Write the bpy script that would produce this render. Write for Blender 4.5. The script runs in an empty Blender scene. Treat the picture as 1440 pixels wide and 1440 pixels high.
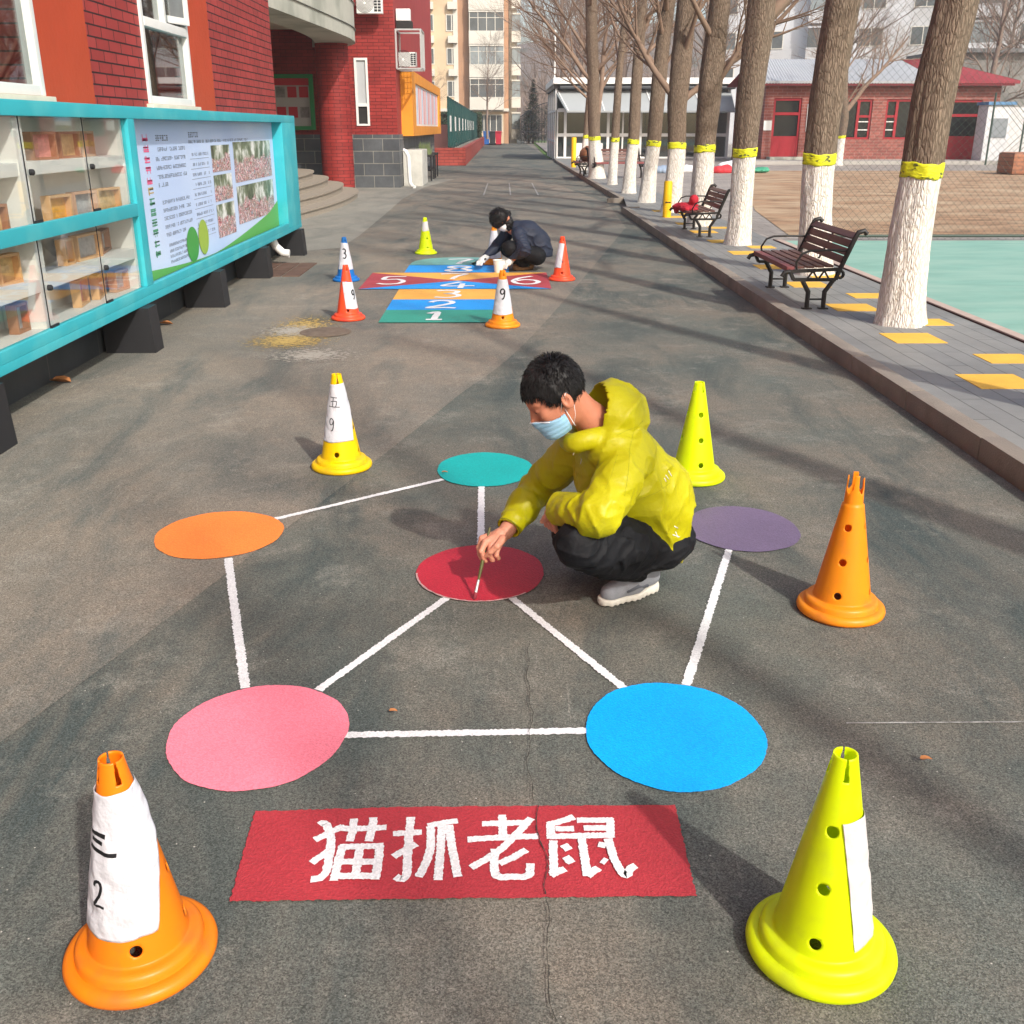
import bpy, bmesh, math, random
import numpy as np
from mathutils import Vector, Matrix
random.seed(7)
SC = bpy.context.scene
COL = SC.collection
PI = math.pi
# ------------------------------------------------------------------ camera numbers (metres; road runs along +Y)
F = 1435.0; PITCH = math.radians(20.62); CH = 1.6; YAW = math.atan(.0111)
def ray(px, py):
    x = (px-720)/F; y = -(py-720)/F
    dy = math.cos(PITCH)+y*math.sin(PITCH); dz = -math.sin(PITCH)+y*math.cos(PITCH)
    c, s = math.cos(YAW), math.sin(YAW)
    return Vector((x*c+dy*s, -x*s+dy*c, dz))
def at(px, py, z=0.0):
    d = ray(px, py); t = (z-CH)/d.z
    return Vector((d.x*t, d.y*t, z))
def aty(px, py, y):
    d = ray(px, py); t = y/d.y
    return Vector((d.x*t, y, CH+d.z*t))
def atx(px, py, x):
    d = ray(px, py); t = x/d.x
    return Vector((x, d.y*t, CH+d.z*t))
# ------------------------------------------------------------------ object helpers
def tag(o, label=None, cat=None, group=None, kind=None):
    if label: o['label'] = label
    if cat: o['category'] = cat
    if group: o['group'] = group
    if kind: o['kind'] = kind
    return o
def empty(name, loc=(0, 0, 0), rz=0.0, label=None, cat=None, group=None):
    o = bpy.data.objects.new(name, None); o.empty_display_size = .2
    COL.objects.link(o); o.location = loc; o.rotation_euler = (0, 0, rz)
    return tag(o, label, cat, group)
def copy_tree(o, parent=None):
    c = o.copy(); COL.objects.link(c)
    if parent is not None: c.parent = parent
    for ch in list(o.children): copy_tree(ch, c)
    return c
def obj_from(name, verts, faces, mats, parent=None, midx=None, smooth=True, angle=40):
    me = bpy.data.meshes.new(name)
    me.from_pydata([tuple(v) for v in verts], [], faces)
    if not isinstance(mats, (list, tuple)): mats = [mats]
    for m in mats: me.materials.append(m)
    if midx is not None: me.polygons.foreach_set('material_index', midx)
    if smooth:
        me.polygons.foreach_set('use_smooth', [True]*len(me.polygons))
        if angle is not None and angle < 180: me.set_sharp_from_angle(angle=math.radians(angle))
    me.validate(); me.update()
    o = bpy.data.objects.new(name, me); COL.objects.link(o)
    if parent is not None: o.parent = parent
    return o
class MB:
    def __init__(s): s.v = []; s.f = []; s.m = []
    def add(s, vs, fs, mi=0):
        n = len(s.v); s.v += [tuple(v) for v in vs]
        s.f += [tuple(i+n for i in f) for f in fs]; s.m += [mi]*len(fs)
        return s
    def box(s, x0, x1, y0, y1, z0, z1, mi=0, b=0.0, mat=None):
        x0, x1 = min(x0, x1), max(x0, x1); y0, y1 = min(y0, y1), max(y0, y1); z0, z1 = min(z0, z1), max(z0, z1)
        b = min(b, (x1-x0)*.45, (y1-y0)*.45, (z1-z0)*.45)
        if b <= 0:
            vs = [(x, y, z) for z in (z0, z1) for y in (y0, y1) for x in (x0, x1)]
            fs = [(0, 2, 3, 1), (4, 5, 7, 6), (0, 1, 5, 4), (2, 6, 7, 3), (0, 4, 6, 2), (1, 3, 7, 5)]
        else:
            bm = bmesh.new()
            bmesh.ops.create_cube(bm, size=1)
            for v in bm.verts:
                v.co = Vector(((x0+x1)/2+v.co.x*(x1-x0), (y0+y1)/2+v.co.y*(y1-y0), (z0+z1)/2+v.co.z*(z1-z0)))
            bmesh.ops.bevel(bm, geom=list(bm.edges), offset=b, segments=2, affect='EDGES', profile=.7)
            bm.verts.index_update()
            vs = [v.co.copy() for v in bm.verts]; fs = [tuple(v.index for v in f.verts) for f in bm.faces]
            bm.free()
        if mat is not None: vs = [mat @ Vector(v) for v in vs]
        return s.add(vs, fs, mi)
    def bar(s, p, q, w, h, mi=0, b=0.0, up=(0, 0, 1)):
        p = Vector(p); q = Vector(q); d = q-p; L = d.length
        z = d.normalized(); u = Vector(up)
        if abs(z.dot(u)) > .98: u = Vector((1, 0, 0))
        x = u.cross(z).normalized(); y = z.cross(x)
        M = Matrix((x, y, z)).transposed().to_4x4(); M.translation = p
        return s.box(-w/2, w/2, -h/2, h/2, 0, L, mi, b, M)
    def tube(s, pts, rad, n=8, mi=0, cap=True, closed=False):
        pts = [Vector(p) for p in pts]; k = len(pts)
        if not isinstance(rad, (list, tuple)): rad = [rad]*k
        t0 = (pts[1]-pts[0]).normalized()
        a = Vector((0, 0, 1)) if abs(t0.z) < .9 else Vector((1, 0, 0))
        u = t0.cross(a).normalized(); vs = []
        for i in range(k):
            if closed: t = (pts[(i+1) % k]-pts[i-1])
            else: t = pts[min(i+1, k-1)]-pts[max(i-1, 0)]
            if t.length < 1e-9: t = t0
            t = t.normalized(); u = (u-t*u.dot(t))
            if u.length < 1e-6: u = t.orthogonal()
            u.normalize(); w = t.cross(u)
            for j in range(n):
                an = 2*PI*j/n; vs.append(pts[i]+(u*math.cos(an)+w*math.sin(an))*rad[i])
        fs = []
        for i in range(k if closed else k-1):
            for j in range(n):
                a0 = i*n+j; a1 = i*n+(j+1) % n; b0 = ((i+1) % k)*n+j; b1 = ((i+1) % k)*n+(j+1) % n
                fs.append((a0, a1, b1, b0))
        if cap and not closed:
            fs.append(tuple(range(n-1, -1, -1))); fs.append(tuple((k-1)*n+j for j in range(n)))
        return s.add(vs, fs, mi)
    def lathe(s, prof, n=32, c=(0, 0, 0), mi=0):
        vs = []; fs = []
        for r, z in prof:
            for j in range(n):
                a = 2*PI*j/n; vs.append((c[0]+r*math.cos(a), c[1]+r*math.sin(a), c[2]+z))
        for i in range(len(prof)-1):
            for j in range(n): fs.append((i*n+j, i*n+(j+1) % n, (i+1)*n+(j+1) % n, (i+1)*n+j))
        return s.add(vs, fs, mi)
    def prism(s, poly, z0, z1, mi=0):            # horizontal polygon extruded upwards
        n = len(poly)
        area = sum(poly[i][0]*poly[(i+1) % n][1]-poly[(i+1) % n][0]*poly[i][1] for i in range(n))
        if area < 0: poly = poly[::-1]
        vs = [(p[0], p[1], z0) for p in poly]+[(p[0], p[1], z1) for p in poly]
        fs = [tuple(range(n-1, -1, -1)), tuple(range(n, 2*n))]
        fs += [(i, (i+1) % n, n+(i+1) % n, n+i) for i in range(n)]
        return s.add(vs, fs, mi)
    def sheet(s, poly, z, mi=0):
        n = len(poly)
        area = sum(poly[i][0]*poly[(i+1) % n][1]-poly[(i+1) % n][0]*poly[i][1] for i in range(n))
        if area < 0: poly = poly[::-1]
        return s.add([(p[0], p[1], z) for p in poly], [tuple(range(n))], mi)
    def build(s, name, mats, parent=None, smooth=True, angle=40, xf=None):
        v = s.v if xf is None else [xf @ Vector(p) for p in s.v]
        return obj_from(name, v, s.f, mats, parent, s.m, smooth, angle)
# ------------------------------------------------------------------ numpy noise
_rs = np.random.RandomState(3)
_LAT = _rs.rand(32, 32, 32).astype(np.float32)
def vnoise(x, y, z):
    xi = np.floor(x).astype(int); yi = np.floor(y).astype(int); zi = np.floor(z).astype(int)
    fx = x-xi; fy = y-yi; fz = z-zi
    fx = fx*fx*(3-2*fx); fy = fy*fy*(3-2*fy); fz = fz*fz*(3-2*fz)
    def L(a, b, c): return _LAT[(xi+a) & 31, (yi+b) & 31, (zi+c) & 31]
    c00 = L(0, 0, 0)*(1-fx)+L(1, 0, 0)*fx; c10 = L(0, 1, 0)*(1-fx)+L(1, 1, 0)*fx
    c01 = L(0, 0, 1)*(1-fx)+L(1, 0, 1)*fx; c11 = L(0, 1, 1)*(1-fx)+L(1, 1, 1)*fx
    return (c00*(1-fy)+c10*fy)*(1-fz)+(c01*(1-fy)+c11*fy)*fz
def vn1(x, y=0., z=0.):
    return float(vnoise(np.array([x]), np.array([y]), np.array([z]))[0])
# ------------------------------------------------------------------ materials
def srgb(r, g, b):
    f = lambda c: (c/255/12.92) if c/255 <= .04045 else ((c/255+.055)/1.055)**2.4
    return (f(r), f(g), f(b), 1)
def mat(name, col, rough=.7, var=.0, vscale=3., bump=0., bscale=60., spec=.3, metal=0., var2=None, v2scale=.6, v2lo=.45, v2hi=.65,
        stretch=(1, 1, 1), coord='P', sss=0., coat=0.):
    m = bpy.data.materials.new(name); m.use_nodes = True; nt = m.node_tree; N = nt.nodes; Lk = nt.links
    p = N['Principled BSDF']; p.inputs['Roughness'].default_value = rough
    p.inputs['Specular IOR Level'].default_value = spec; p.inputs['Metallic'].default_value = metal
    if coat: p.inputs['Coat Weight'].default_value = coat
    if sss:
        p.inputs['Subsurface Weight'].default_value = sss; p.inputs['Subsurface Radius'].default_value = (.01, .004, .002)
        p.inputs['Subsurface Scale'].default_value = 1.
    col = tuple(col[:3])+(1,); p.inputs['Base Color'].default_value = col
    if coord == 'P':
        g = N.new('ShaderNodeNewGeometry'); src = g.outputs['Position']
    else:
        g = N.new('ShaderNodeTexCoord'); src = g.outputs['Object']
    mp = N.new('ShaderNodeMapping'); mp.inputs['Scale'].default_value = stretch; Lk.new(src, mp.inputs['Vector'])
    src = mp.outputs['Vector']
    last = None
    if var or var2:
        n1 = N.new('ShaderNodeTexNoise'); n1.inputs['Scale'].default_value = vscale; n1.inputs['Detail'].default_value = 6; n1.inputs['Roughness'].default_value = .65
        Lk.new(src, n1.inputs['Vector'])
        mr = N.new('ShaderNodeMapRange'); mr.inputs['From Min'].default_value = .25; mr.inputs['From Max'].default_value = .75
        mr.inputs['To Min'].default_value = 1-var; mr.inputs['To Max'].default_value = 1+var; Lk.new(n1.outputs['Fac'], mr.inputs['Value'])
        mx = N.new('ShaderNodeMix'); mx.data_type = 'RGBA'; mx.blend_type = 'MULTIPLY'; mx.inputs['Factor'].default_value = 1
        mx.inputs['A'].default_value = col; Lk.new(mr.outputs['Result'], mx.inputs['B']); last = mx.outputs['Result']
        if var2:
            n2 = N.new('ShaderNodeTexNoise'); n2.inputs['Scale'].default_value = v2scale; n2.inputs['Detail'].default_value = 5
            Lk.new(src, n2.inputs['Vector'])
            r2 = N.new('ShaderNodeMapRange'); r2.inputs['From Min'].default_value = v2lo; r2.inputs['From Max'].default_value = v2hi
            Lk.new(n2.outputs['Fac'], r2.inputs['Value'])
            m2 = N.new('ShaderNodeMix'); m2.data_type = 'RGBA'; Lk.new(r2.outputs['Result'], m2.inputs['Factor'])
            Lk.new(last, m2.inputs['A']); m2.inputs['B'].default_value = tuple(var2[:3])+(1,); last = m2.outputs['Result']
        Lk.new(last, p.inputs['Base Color'])
    if bump:
        nb = N.new('ShaderNodeTexNoise'); nb.inputs['Scale'].default_value = bscale; nb.inputs['Detail'].default_value = 5; Lk.new(src, nb.inputs['Vector'])
        bp = N.new('ShaderNodeBump'); bp.inputs['Strength'].default_value = min(1, bump); bp.inputs['Distance'].default_value = .02 if bump <= 1 else .02*bump
        Lk.new(nb.outputs['Fac'], bp.inputs['Height']); Lk.new(bp.outputs['Normal'], p.inputs['Normal'])
    return m
def brick_mat(name, axis, c1, c2, mortar, bw, bh, ms=.008, off=.5, rough=.6, bump=.6, dirt=.12, shift=(0, 0)):
    """axis: 'x' wall lies in YZ, 'y' wall lies in XZ, 'z' floor"""
    m = bpy.data.materials.new(name); m.use_nodes = True; nt = m.node_tree; N = nt.nodes; Lk = nt.links
    p = N['Principled BSDF']; p.inputs['Roughness'].default_value = rough; p.inputs['Specular IOR Level'].default_value = .3
    g = N.new('ShaderNodeNewGeometry'); sp = N.new('ShaderNodeSeparateXYZ'); cb = N.new('ShaderNodeCombineXYZ')
    Lk.new(g.outputs['Position'], sp.inputs[0])
    a, b = {'x': ('Y', 'Z'), 'y': ('X', 'Z'), 'z': ('X', 'Y')}[axis]
    Lk.new(sp.outputs[a], cb.inputs['X']); Lk.new(sp.outputs[b], cb.inputs['Y'])
    mp = N.new('ShaderNodeMapping'); mp.inputs['Location'].default_value = (shift[0], shift[1], 0); Lk.new(cb.outputs[0], mp.inputs['Vector'])
    t = N.new('ShaderNodeTexBrick'); t.offset = off; Lk.new(mp.outputs['Vector'], t.inputs['Vector'])
    t.inputs['Scale'].default_value = 1; t.inputs['Color1'].default_value = tuple(c1[:3])+(1,); t.inputs['Color2'].default_value = tuple(c2[:3])+(1,)
    t.inputs['Mortar'].default_value = tuple(mortar[:3])+(1,); t.inputs['Mortar Size'].default_value = ms
    t.inputs['Brick Width'].default_value = bw; t.inputs['Row Height'].default_value = bh; t.inputs['Mortar Smooth'].default_value = .15
    n1 = N.new('ShaderNodeTexNoise'); n1.inputs['Scale'].default_value = 1.3; n1.inputs['Detail'].default_value = 8; n1.inputs['Roughness'].default_value = .7
    Lk.new(g.outputs['Position'], n1.inputs['Vector'])
    mr = N.new('ShaderNodeMapRange'); mr.inputs['From Min'].default_value = .25; mr.inputs['From Max'].default_value = .75
    mr.inputs['To Min'].default_value = 1-dirt*2; mr.inputs['To Max'].default_value = 1+dirt*2; Lk.new(n1.outputs['Fac'], mr.inputs['Value'])
    mx = N.new('ShaderNodeMix'); mx.data_type = 'RGBA'; mx.blend_type = 'MULTIPLY'; mx.inputs['Factor'].default_value = 1
    Lk.new(t.outputs['Color'], mx.inputs['A']); Lk.new(mr.outputs['Result'], mx.inputs['B']); Lk.new(mx.outputs['Result'], p.inputs['Base Color'])
    bp = N.new('ShaderNodeBump'); bp.invert = True; bp.inputs['Strength'].default_value = bump; bp.inputs['Distance'].default_value = .01
    Lk.new(t.outputs['Fac'], bp.inputs['Height']); Lk.new(bp.outputs['Normal'], p.inputs['Normal'])
    return m
def glassy(name, tint=(.9, .95, .95), refl=.12, rough=.02):
    m = bpy.data.materials.new(name); m.use_nodes = True; nt = m.node_tree; N = nt.nodes; Lk = nt.links
    N.remove(N['Principled BSDF']); out = N['Material Output']
    tr = N.new('ShaderNodeBsdfTransparent'); tr.inputs['Color'].default_value = tuple(tint)+(1,)
    gl = N.new('ShaderNodeBsdfGlossy'); gl.inputs['Roughness'].default_value = rough
    lw = N.new('ShaderNodeLayerWeight'); lw.inputs['Blend'].default_value = .5
    fr = N.new('ShaderNodeMath'); fr.operation = 'POWER'; fr.inputs[1].default_value = 4.5; Lk.new(lw.outputs['Facing'], fr.inputs[0])
    ad = N.new('ShaderNodeMath'); ad.operation = 'MULTIPLY_ADD'; ad.use_clamp = True; ad.inputs[1].default_value = .8; ad.inputs[2].default_value = refl; Lk.new(fr.outputs[0], ad.inputs[0])
    mx = N.new('ShaderNodeMixShader'); Lk.new(ad.outputs[0], mx.inputs[0]); Lk.new(tr.outputs[0], mx.inputs[1]); Lk.new(gl.outputs[0], mx.inputs[2])
    Lk.new(mx.outputs[0], out.inputs['Surface'])
    return m
def plastic(name, col, trans=.3, rough=.38, bump=.02):
    m = mat(name, col, rough, var=.08, vscale=6, bump=bump, bscale=30, spec=.4, coord='O', var2=(col[0]*.70, col[1]*.66, col[2]+.03), v2scale=9, v2lo=.56, v2hi=.80)
    nt = m.node_tree; N = nt.nodes; Lk = nt.links; p = N['Principled BSDF']
    tl = N.new('ShaderNodeBsdfTranslucent'); tl.inputs['Color'].default_value = tuple(col[:3])+(1,)
    mx = N.new('ShaderNodeMixShader'); mx.inputs[0].default_value = trans
    Lk.new(p.outputs[0], mx.inputs[1]); Lk.new(tl.outputs[0], mx.inputs[2]); Lk.new(mx.outputs[0], N['Material Output'].inputs['Surface'])
    return m
def ground_mat(name, base, brown, dark, pale, speck=.22, sc=1., bump=.35, mix=(.42, .62)):
    """worn rubber/asphalt: big soft patches, streaks, fine aggregate"""
    m = bpy.data.materials.new(name); m.use_nodes = True; nt = m.node_tree; N = nt.nodes; Lk = nt.links
    p = N['Principled BSDF']; p.inputs['Roughness'].default_value = .85; p.inputs['Specular IOR Level'].default_value = .25
    g = N.new('ShaderNodeNewGeometry'); P = g.outputs['Position']
    def noise(scale, detail=5, rough=.6, vec=P, dist=0.):
        n = N.new('ShaderNodeTexNoise'); n.inputs['Scale'].default_value = scale; n.inputs['Detail'].default_value = detail
        n.inputs['Roughness'].default_value = rough; n.inputs['Distortion'].default_value = dist; Lk.new(vec, n.inputs['Vector']); return n.outputs['Fac']
    def rng(v, a, b, c=0., d=1.):
        r = N.new('ShaderNodeMapRange'); r.inputs['From Min'].default_value = a; r.inputs['From Max'].default_value = b
        r.inputs['To Min'].default_value = c; r.inputs['To Max'].default_value = d; Lk.new(v, r.inputs['Value']); return r.outputs['Result']
    def mixc(f, a, b, mode='MIX'):
        x = N.new('ShaderNodeMix'); x.data_type = 'RGBA'; x.blend_type = mode
        for k, s in (('Factor', f), ('A', a), ('B', b)):
            if hasattr(s, 'is_output'): Lk.new(s, x.inputs[k])
            elif k == 'Factor': x.inputs[k].default_value = s
            else: x.inputs[k].default_value = tuple(s[:3])+(1,)
        return x.outputs['Result']
    mp = N.new('ShaderNodeMapping'); mp.inputs['Rotation'].default_value = (0, 0, .5); mp.inputs['Scale'].default_value = (1, .35, 1); Lk.new(P, mp.inputs['Vector'])
    c = mixc(rng(noise(.9*sc, 6, .62), *mix), base, brown)
    c = mixc(rng(noise(1.6*sc, 6, .65, mp.outputs['Vector'], .6), .47, .66), c, dark)
    c = mixc(rng(noise(2.3*sc, 10, .8), .53, .72, 0, .62), c, pale)
    c = mixc(rng(noise(11.*sc, 6, .7), .3, .7, 0, .35), c, dark)
    m3 = N.new('ShaderNodeMapping'); m3.inputs['Rotation'].default_value = (0, 0, -.9); m3.inputs['Scale'].default_value = (1, .12, 1); Lk.new(P, m3.inputs['Vector'])
    scf = N.new('ShaderNodeMath'); scf.operation = 'MULTIPLY'; Lk.new(rng(noise(34, 8, .8, m3.outputs['Vector']), .56, .70), scf.inputs[0]); Lk.new(rng(noise(.55, 4, .6), .48, .68), scf.inputs[1])
    c = mixc(scf.outputs[0], c, pale)
    c = mixc(rng(noise(.33, 3, .5), .50, .64, 0, .55), c, dark)
    v = N.new('ShaderNodeTexVoronoi'); v.inputs['Scale'].default_value = 330; Lk.new(P, v.inputs['Vector'])
    sp = N.new('ShaderNodeSeparateColor'); Lk.new(v.outputs['Color'], sp.inputs[0])
    gr = rng(sp.outputs[0], 0, 1, 1-speck*1.2, 1+speck*1.2)
    c = mixc(1., c, gr, 'MULTIPLY')
    fine = rng(noise(120, 3, .8), .3, .7, 1-speck, 1+speck); c = mixc(1., c, fine, 'MULTIPLY')
    # pale chips
    v2 = N.new('ShaderNodeTexVoronoi'); v2.inputs['Scale'].default_value = 45; Lk.new(P, v2.inputs['Vector'])
    s2 = N.new('ShaderNodeSeparateColor'); Lk.new(v2.outputs['Color'], s2.inputs[0])
    near = rng(v2.outputs['Distance'], .07, .12, 1, 0)
    pick = rng(s2.outputs[0], .93, .95)
    mm = N.new('ShaderNodeMath'); mm.operation = 'MULTIPLY'; Lk.new(near, mm.inputs[0]); Lk.new(pick, mm.inputs[1])
    c = mixc(mm.outputs[0], c, (.50, .48, .42))
    Lk.new(c, p.inputs['Base Color'])
    bp = N.new('ShaderNodeBump'); bp.inputs['Strength'].default_value = bump; bp.inputs['Distance'].default_value = .006
    Lk.new(v.outputs['Distance'], bp.inputs['Height']); Lk.new(bp.outputs['Normal'], p.inputs['Normal'])
    return m
def paint_mat(name, col, wear=.25, bump=.35, under=(.12, .115, .10), wscale=9., lo=.60, hi=.74, grain=.16, pits=.5):
    """road paint over the rough ground: shows the grain, worn through here and there"""
    m = bpy.data.materials.new(name); m.use_nodes = True; nt = m.node_tree; N = nt.nodes; Lk = nt.links
    p = N['Principled BSDF']; p.inputs['Roughness'].default_value = .55; p.inputs['Specular IOR Level'].default_value = .35
    P = N.new('ShaderNodeNewGeometry').outputs['Position']
    n = N.new('ShaderNodeTexNoise'); n.inputs['Scale'].default_value = wscale; n.inputs['Detail'].default_value = 10; n.inputs['Roughness'].default_value = .8; Lk.new(P, n.inputs['Vector'])
    r = N.new('ShaderNodeMapRange'); r.inputs['From Min'].default_value = lo; r.inputs['From Max'].default_value = hi
    r.inputs['To Max'].default_value = wear; Lk.new(n.outputs['Fac'], r.inputs['Value'])
    n2 = N.new('ShaderNodeTexNoise'); n2.inputs['Scale'].default_value = 3.; n2.inputs['Detail'].default_value = 5; Lk.new(P, n2.inputs['Vector'])
    r2 = N.new('ShaderNodeMapRange'); r2.inputs['From Min'].default_value = .3; r2.inputs['From Max'].default_value = .7
    r2.inputs['To Min'].default_value = .9; r2.inputs['To Max'].default_value = 1.08; Lk.new(n2.outputs['Fac'], r2.inputs['Value'])
    a = N.new('ShaderNodeMix'); a.data_type = 'RGBA'; a.blend_type = 'MULTIPLY'; a.inputs['Factor'].default_value = 1
    a.inputs['A'].default_value = tuple(col[:3])+(1,); Lk.new(r2.outputs['Result'], a.inputs['B'])
    b = N.new('ShaderNodeMix'); b.data_type = 'RGBA'; Lk.new(r.outputs['Result'], b.inputs['Factor']); Lk.new(a.outputs['Result'], b.inputs['A'])
    b.inputs['B'].default_value = tuple(under)+(1,); Lk.new(b.outputs['Result'], p.inputs['Base Color'])
    v = N.new('ShaderNodeTexVoronoi'); v.inputs['Scale'].default_value = 210; Lk.new(P, v.inputs['Vector'])
    sg = N.new('ShaderNodeSeparateColor'); Lk.new(v.outputs['Color'], sg.inputs[0])
    gr = N.new('ShaderNodeMapRange'); gr.inputs['To Min'].default_value = 1-grain; gr.inputs['To Max'].default_value = 1+grain*.6; Lk.new(sg.outputs[0], gr.inputs['Value'])
    gm = N.new('ShaderNodeMix'); gm.data_type = 'RGBA'; gm.blend_type = 'MULTIPLY'; gm.inputs['Factor'].default_value = 1; Lk.new(b.outputs['Result'], gm.inputs['A']); Lk.new(gr.outputs['Result'], gm.inputs['B'])
    n4 = N.new('ShaderNodeTexNoise'); n4.inputs['Scale'].default_value = 320; n4.inputs['Detail'].default_value = 2; Lk.new(P, n4.inputs['Vector'])
    r4 = N.new('ShaderNodeMapRange'); r4.inputs['From Min'].default_value = .70; r4.inputs['From Max'].default_value = .74; r4.inputs['To Max'].default_value = pits; Lk.new(n4.outputs['Fac'], r4.inputs['Value'])
    pm = N.new('ShaderNodeMix'); pm.data_type = 'RGBA'; Lk.new(r4.outputs['Result'], pm.inputs['Factor']); Lk.new(gm.outputs['Result'], pm.inputs['A']); pm.inputs['B'].default_value = tuple(under)+(1,); Lk.new(pm.outputs['Result'], p.inputs['Base Color'])
    bp = N.new('ShaderNodeBump'); bp.inputs['Strength'].default_value = min(1, bump*.9); bp.inputs['Distance'].default_value = .005
    Lk.new(v.outputs['Distance'], bp.inputs['Height']); Lk.new(bp.outputs['Normal'], p.inputs['Normal'])
    return m
# ------------------------------------------------------------------ hand lettering: strokes in a unit box (x right, y up)
GLY = {
 '1': [[(.25, .80), (.50, 1.0), (.45, .0)], [(.22, .02), (.70, .02)]],
 '2': [[(.12, .78), (.25, .96), (.55, 1.0), (.78, .85), (.74, .62), (.45, .35), (.10, .04), (.55, .07), (.92, .02)]],
 '3': [[(.15, .92), (.45, 1.), (.78, .86), (.70, .62), (.42, .54), (.76, .46), (.84, .22), (.55, .0), (.14, .06)]],
 '4': [[(.55, 1.), (.10, .36), (.95, .36)], [(.62, .72), (.58, .0)]],
 '5': [[(.85, .98), (.28, .95), (.22, .58), (.62, .62), (.84, .40), (.74, .10), (.40, .0), (.10, .10)]],
 '6': [[(.70, 1.), (.30, .72), (.14, .34), (.30, .04), (.64, .0), (.86, .22), (.76, .46), (.48, .54), (.20, .40)]],
 '7': [[(.06, .92), (.45, 1.), (.92, .96), (.62, .50), (.48, .0)]],
 '8': [[(.50, .54), (.20, .74), (.28, .96), (.56, 1.), (.80, .86), (.72, .64), (.30, .42), (.14, .18), (.36, .0), (.68, .02), (.86, .22), (.66, .44), (.50, .54)]],
 '9': [[(.80, .84), (.56, 1.), (.24, .90), (.16, .66), (.36, .50), (.66, .56), (.82, .84), (.80, .40), (.62, .08), (.36, .02)]],
 'S3': [[(.05, .86), (.62, .80)], [(.10, .58), (.52, .50)], [(0., .26), (.30, .16), (.92, .06)]],
 'S5': [[(.12, .98), (.85, .92)], [(.46, .94), (.36, .06)], [(.18, .54), (.78, .56), (.70, .06)], [(-.1, .04), (1.1, .0)]],
}
def smooth_line(pts, step=.03):
    """Catmull-Rom resample"""
    P_ = [Vector((p[0], p[1], 0)) for p in pts]
    if len(P_) == 2:
        n = max(2, int((P_[1]-P_[0]).length/step)); return [P_[0].lerp(P_[1], i/n) for i in range(n+1)]
    Q = [P_[0]*2-P_[1]]+P_+[P_[-1]*2-P_[-2]]; out = []
    for i in range(1, len(Q)-2):
        a, b, c, d = Q[i-1:i+3]; n = max(2, int((c-b).length/step))
        for k in range(n):
            t = k/n
            out.append(.5*((2*b)+(c-a)*t+(2*a-5*b+4*c-d)*t*t+(3*b-3*c+d-a)*t**3))
    out.append(P_[-1]); return out
def stroke_strip(line, w, jit=.0, taper=False, seed=0):
    """polyline (2D Vectors) -> list of left/right 2D points"""
    n = len(line); L = []; R = []
    rr = random.Random(seed)
    for i, p in enumerate(line):
        t = (line[min(i+1, n-1)]-line[max(i-1, 0)])
        t = t.normalized() if t.length > 1e-9 else Vector((1, 0, 0))
        nn = Vector((-t.y, t.x, 0)); h = w/2
        if taper: h *= .35+.65*math.sin(PI*min(1, (i/(n-1))*.85+.12))
        L.append(p+nn*(h+rr.uniform(-jit, jit))); R.append(p-nn*(h+rr.uniform(-jit, jit)))
    return L, R
def ground_strokes(mb, lines, w, z, jit=.002, mi=0, step=.012, seed=0):
    """lines: list of lists of ground points (x, y); curved ones already resampled"""
    for k, ln in enumerate(lines):
        d = [Vector((p[0], p[1], 0)) for p in ln]
        ww = w[k] if isinstance(w, (list, tuple)) else w
        r = [d[0]]
        for a, b in zip(d, d[1:]):
            n = max(1, int((b-a).length/step))
            r += [a.lerp(b, (i+1)/n) for i in range(n)]
        L, R = stroke_strip(r, ww, jit, seed=seed+k)
        n = len(L); zz = z+.00022*k
        mb.add([(p.x, p.y, zz) for p in L]+[(p.x, p.y, zz) for p in R], [(i, n+i, n+i+1, i+1) for i in range(n-1)], mi)
# ================================================================== MATERIALS
M = {}
M['road'] = ground_mat('worn_rubber_road', (.122, .136, .118), (.192, .168, .132), (.062, .078, .073), (.36, .34, .285), speck=.38, mix=(.34, .60), bump=.22)
M['apron'] = ground_mat('worn_asphalt', (.198, .180, .148), (.245, .205, .158), (.108, .116, .104), (.36, .33, .275), speck=.34, mix=(.36, .6), bump=.22)
M['concrete_apron'] = ground_mat('pale_concrete', (.27, .26, .222), (.30, .28, .235), (.19, .19, .165), (.36, .34, .29), speck=.12, bump=.1)
M['earth'] = mat('earth', (.20, .18, .15), .95, .2, .5)
M['white_paint'] = paint_mat('white_paint', (.80, .80, .79), wear=.3, lo=.66, hi=.78)
M['red_paint'] = paint_mat('red_paint', (.42, .038, .048), wear=.25)
M['red_wet'] = paint_mat('fresh_red_paint', (.50, .022, .042), wear=.16, wscale=26)
M['pink_paint'] = paint_mat('pink_paint', (.92, .23, .30), wear=.12)
M['blue_paint'] = paint_mat('blue_paint', (.0, .41, 1.0), wear=.0)
M['teal_paint'] = paint_mat('teal_paint', (.0, .40, .38), wear=.05)
M['orange_paint'] = paint_mat('orange_paint', (.93, .25, .045), wear=.05)
M['purple_paint'] = paint_mat('purple_paint', (.16, .12, .20), wear=.45)
M['green_paint'] = paint_mat('green_paint', (.03, .30, .22), wear=.3)
M['sky_paint'] = paint_mat('sky_blue_paint', (.01, .31, .80), wear=.15)
M['yellow_paint'] = paint_mat('yellow_ochre_paint', (.82, .42, .07), wear=.35)
M['maroon_paint'] = paint_mat('maroon_paint', (.40, .055, .065), wear=.4)
M['pale_green_paint'] = paint_mat('pale_green_paint', (.16, .42, .38), wear=.5, lo=.45, hi=.75)
M['faint_white'] = paint_mat('faint_white_paint', (.40, .40, .37), wear=.9, lo=.42, hi=.6)
M['black_ink'] = mat('black_ink', (.012, .012, .014), .5)
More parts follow.
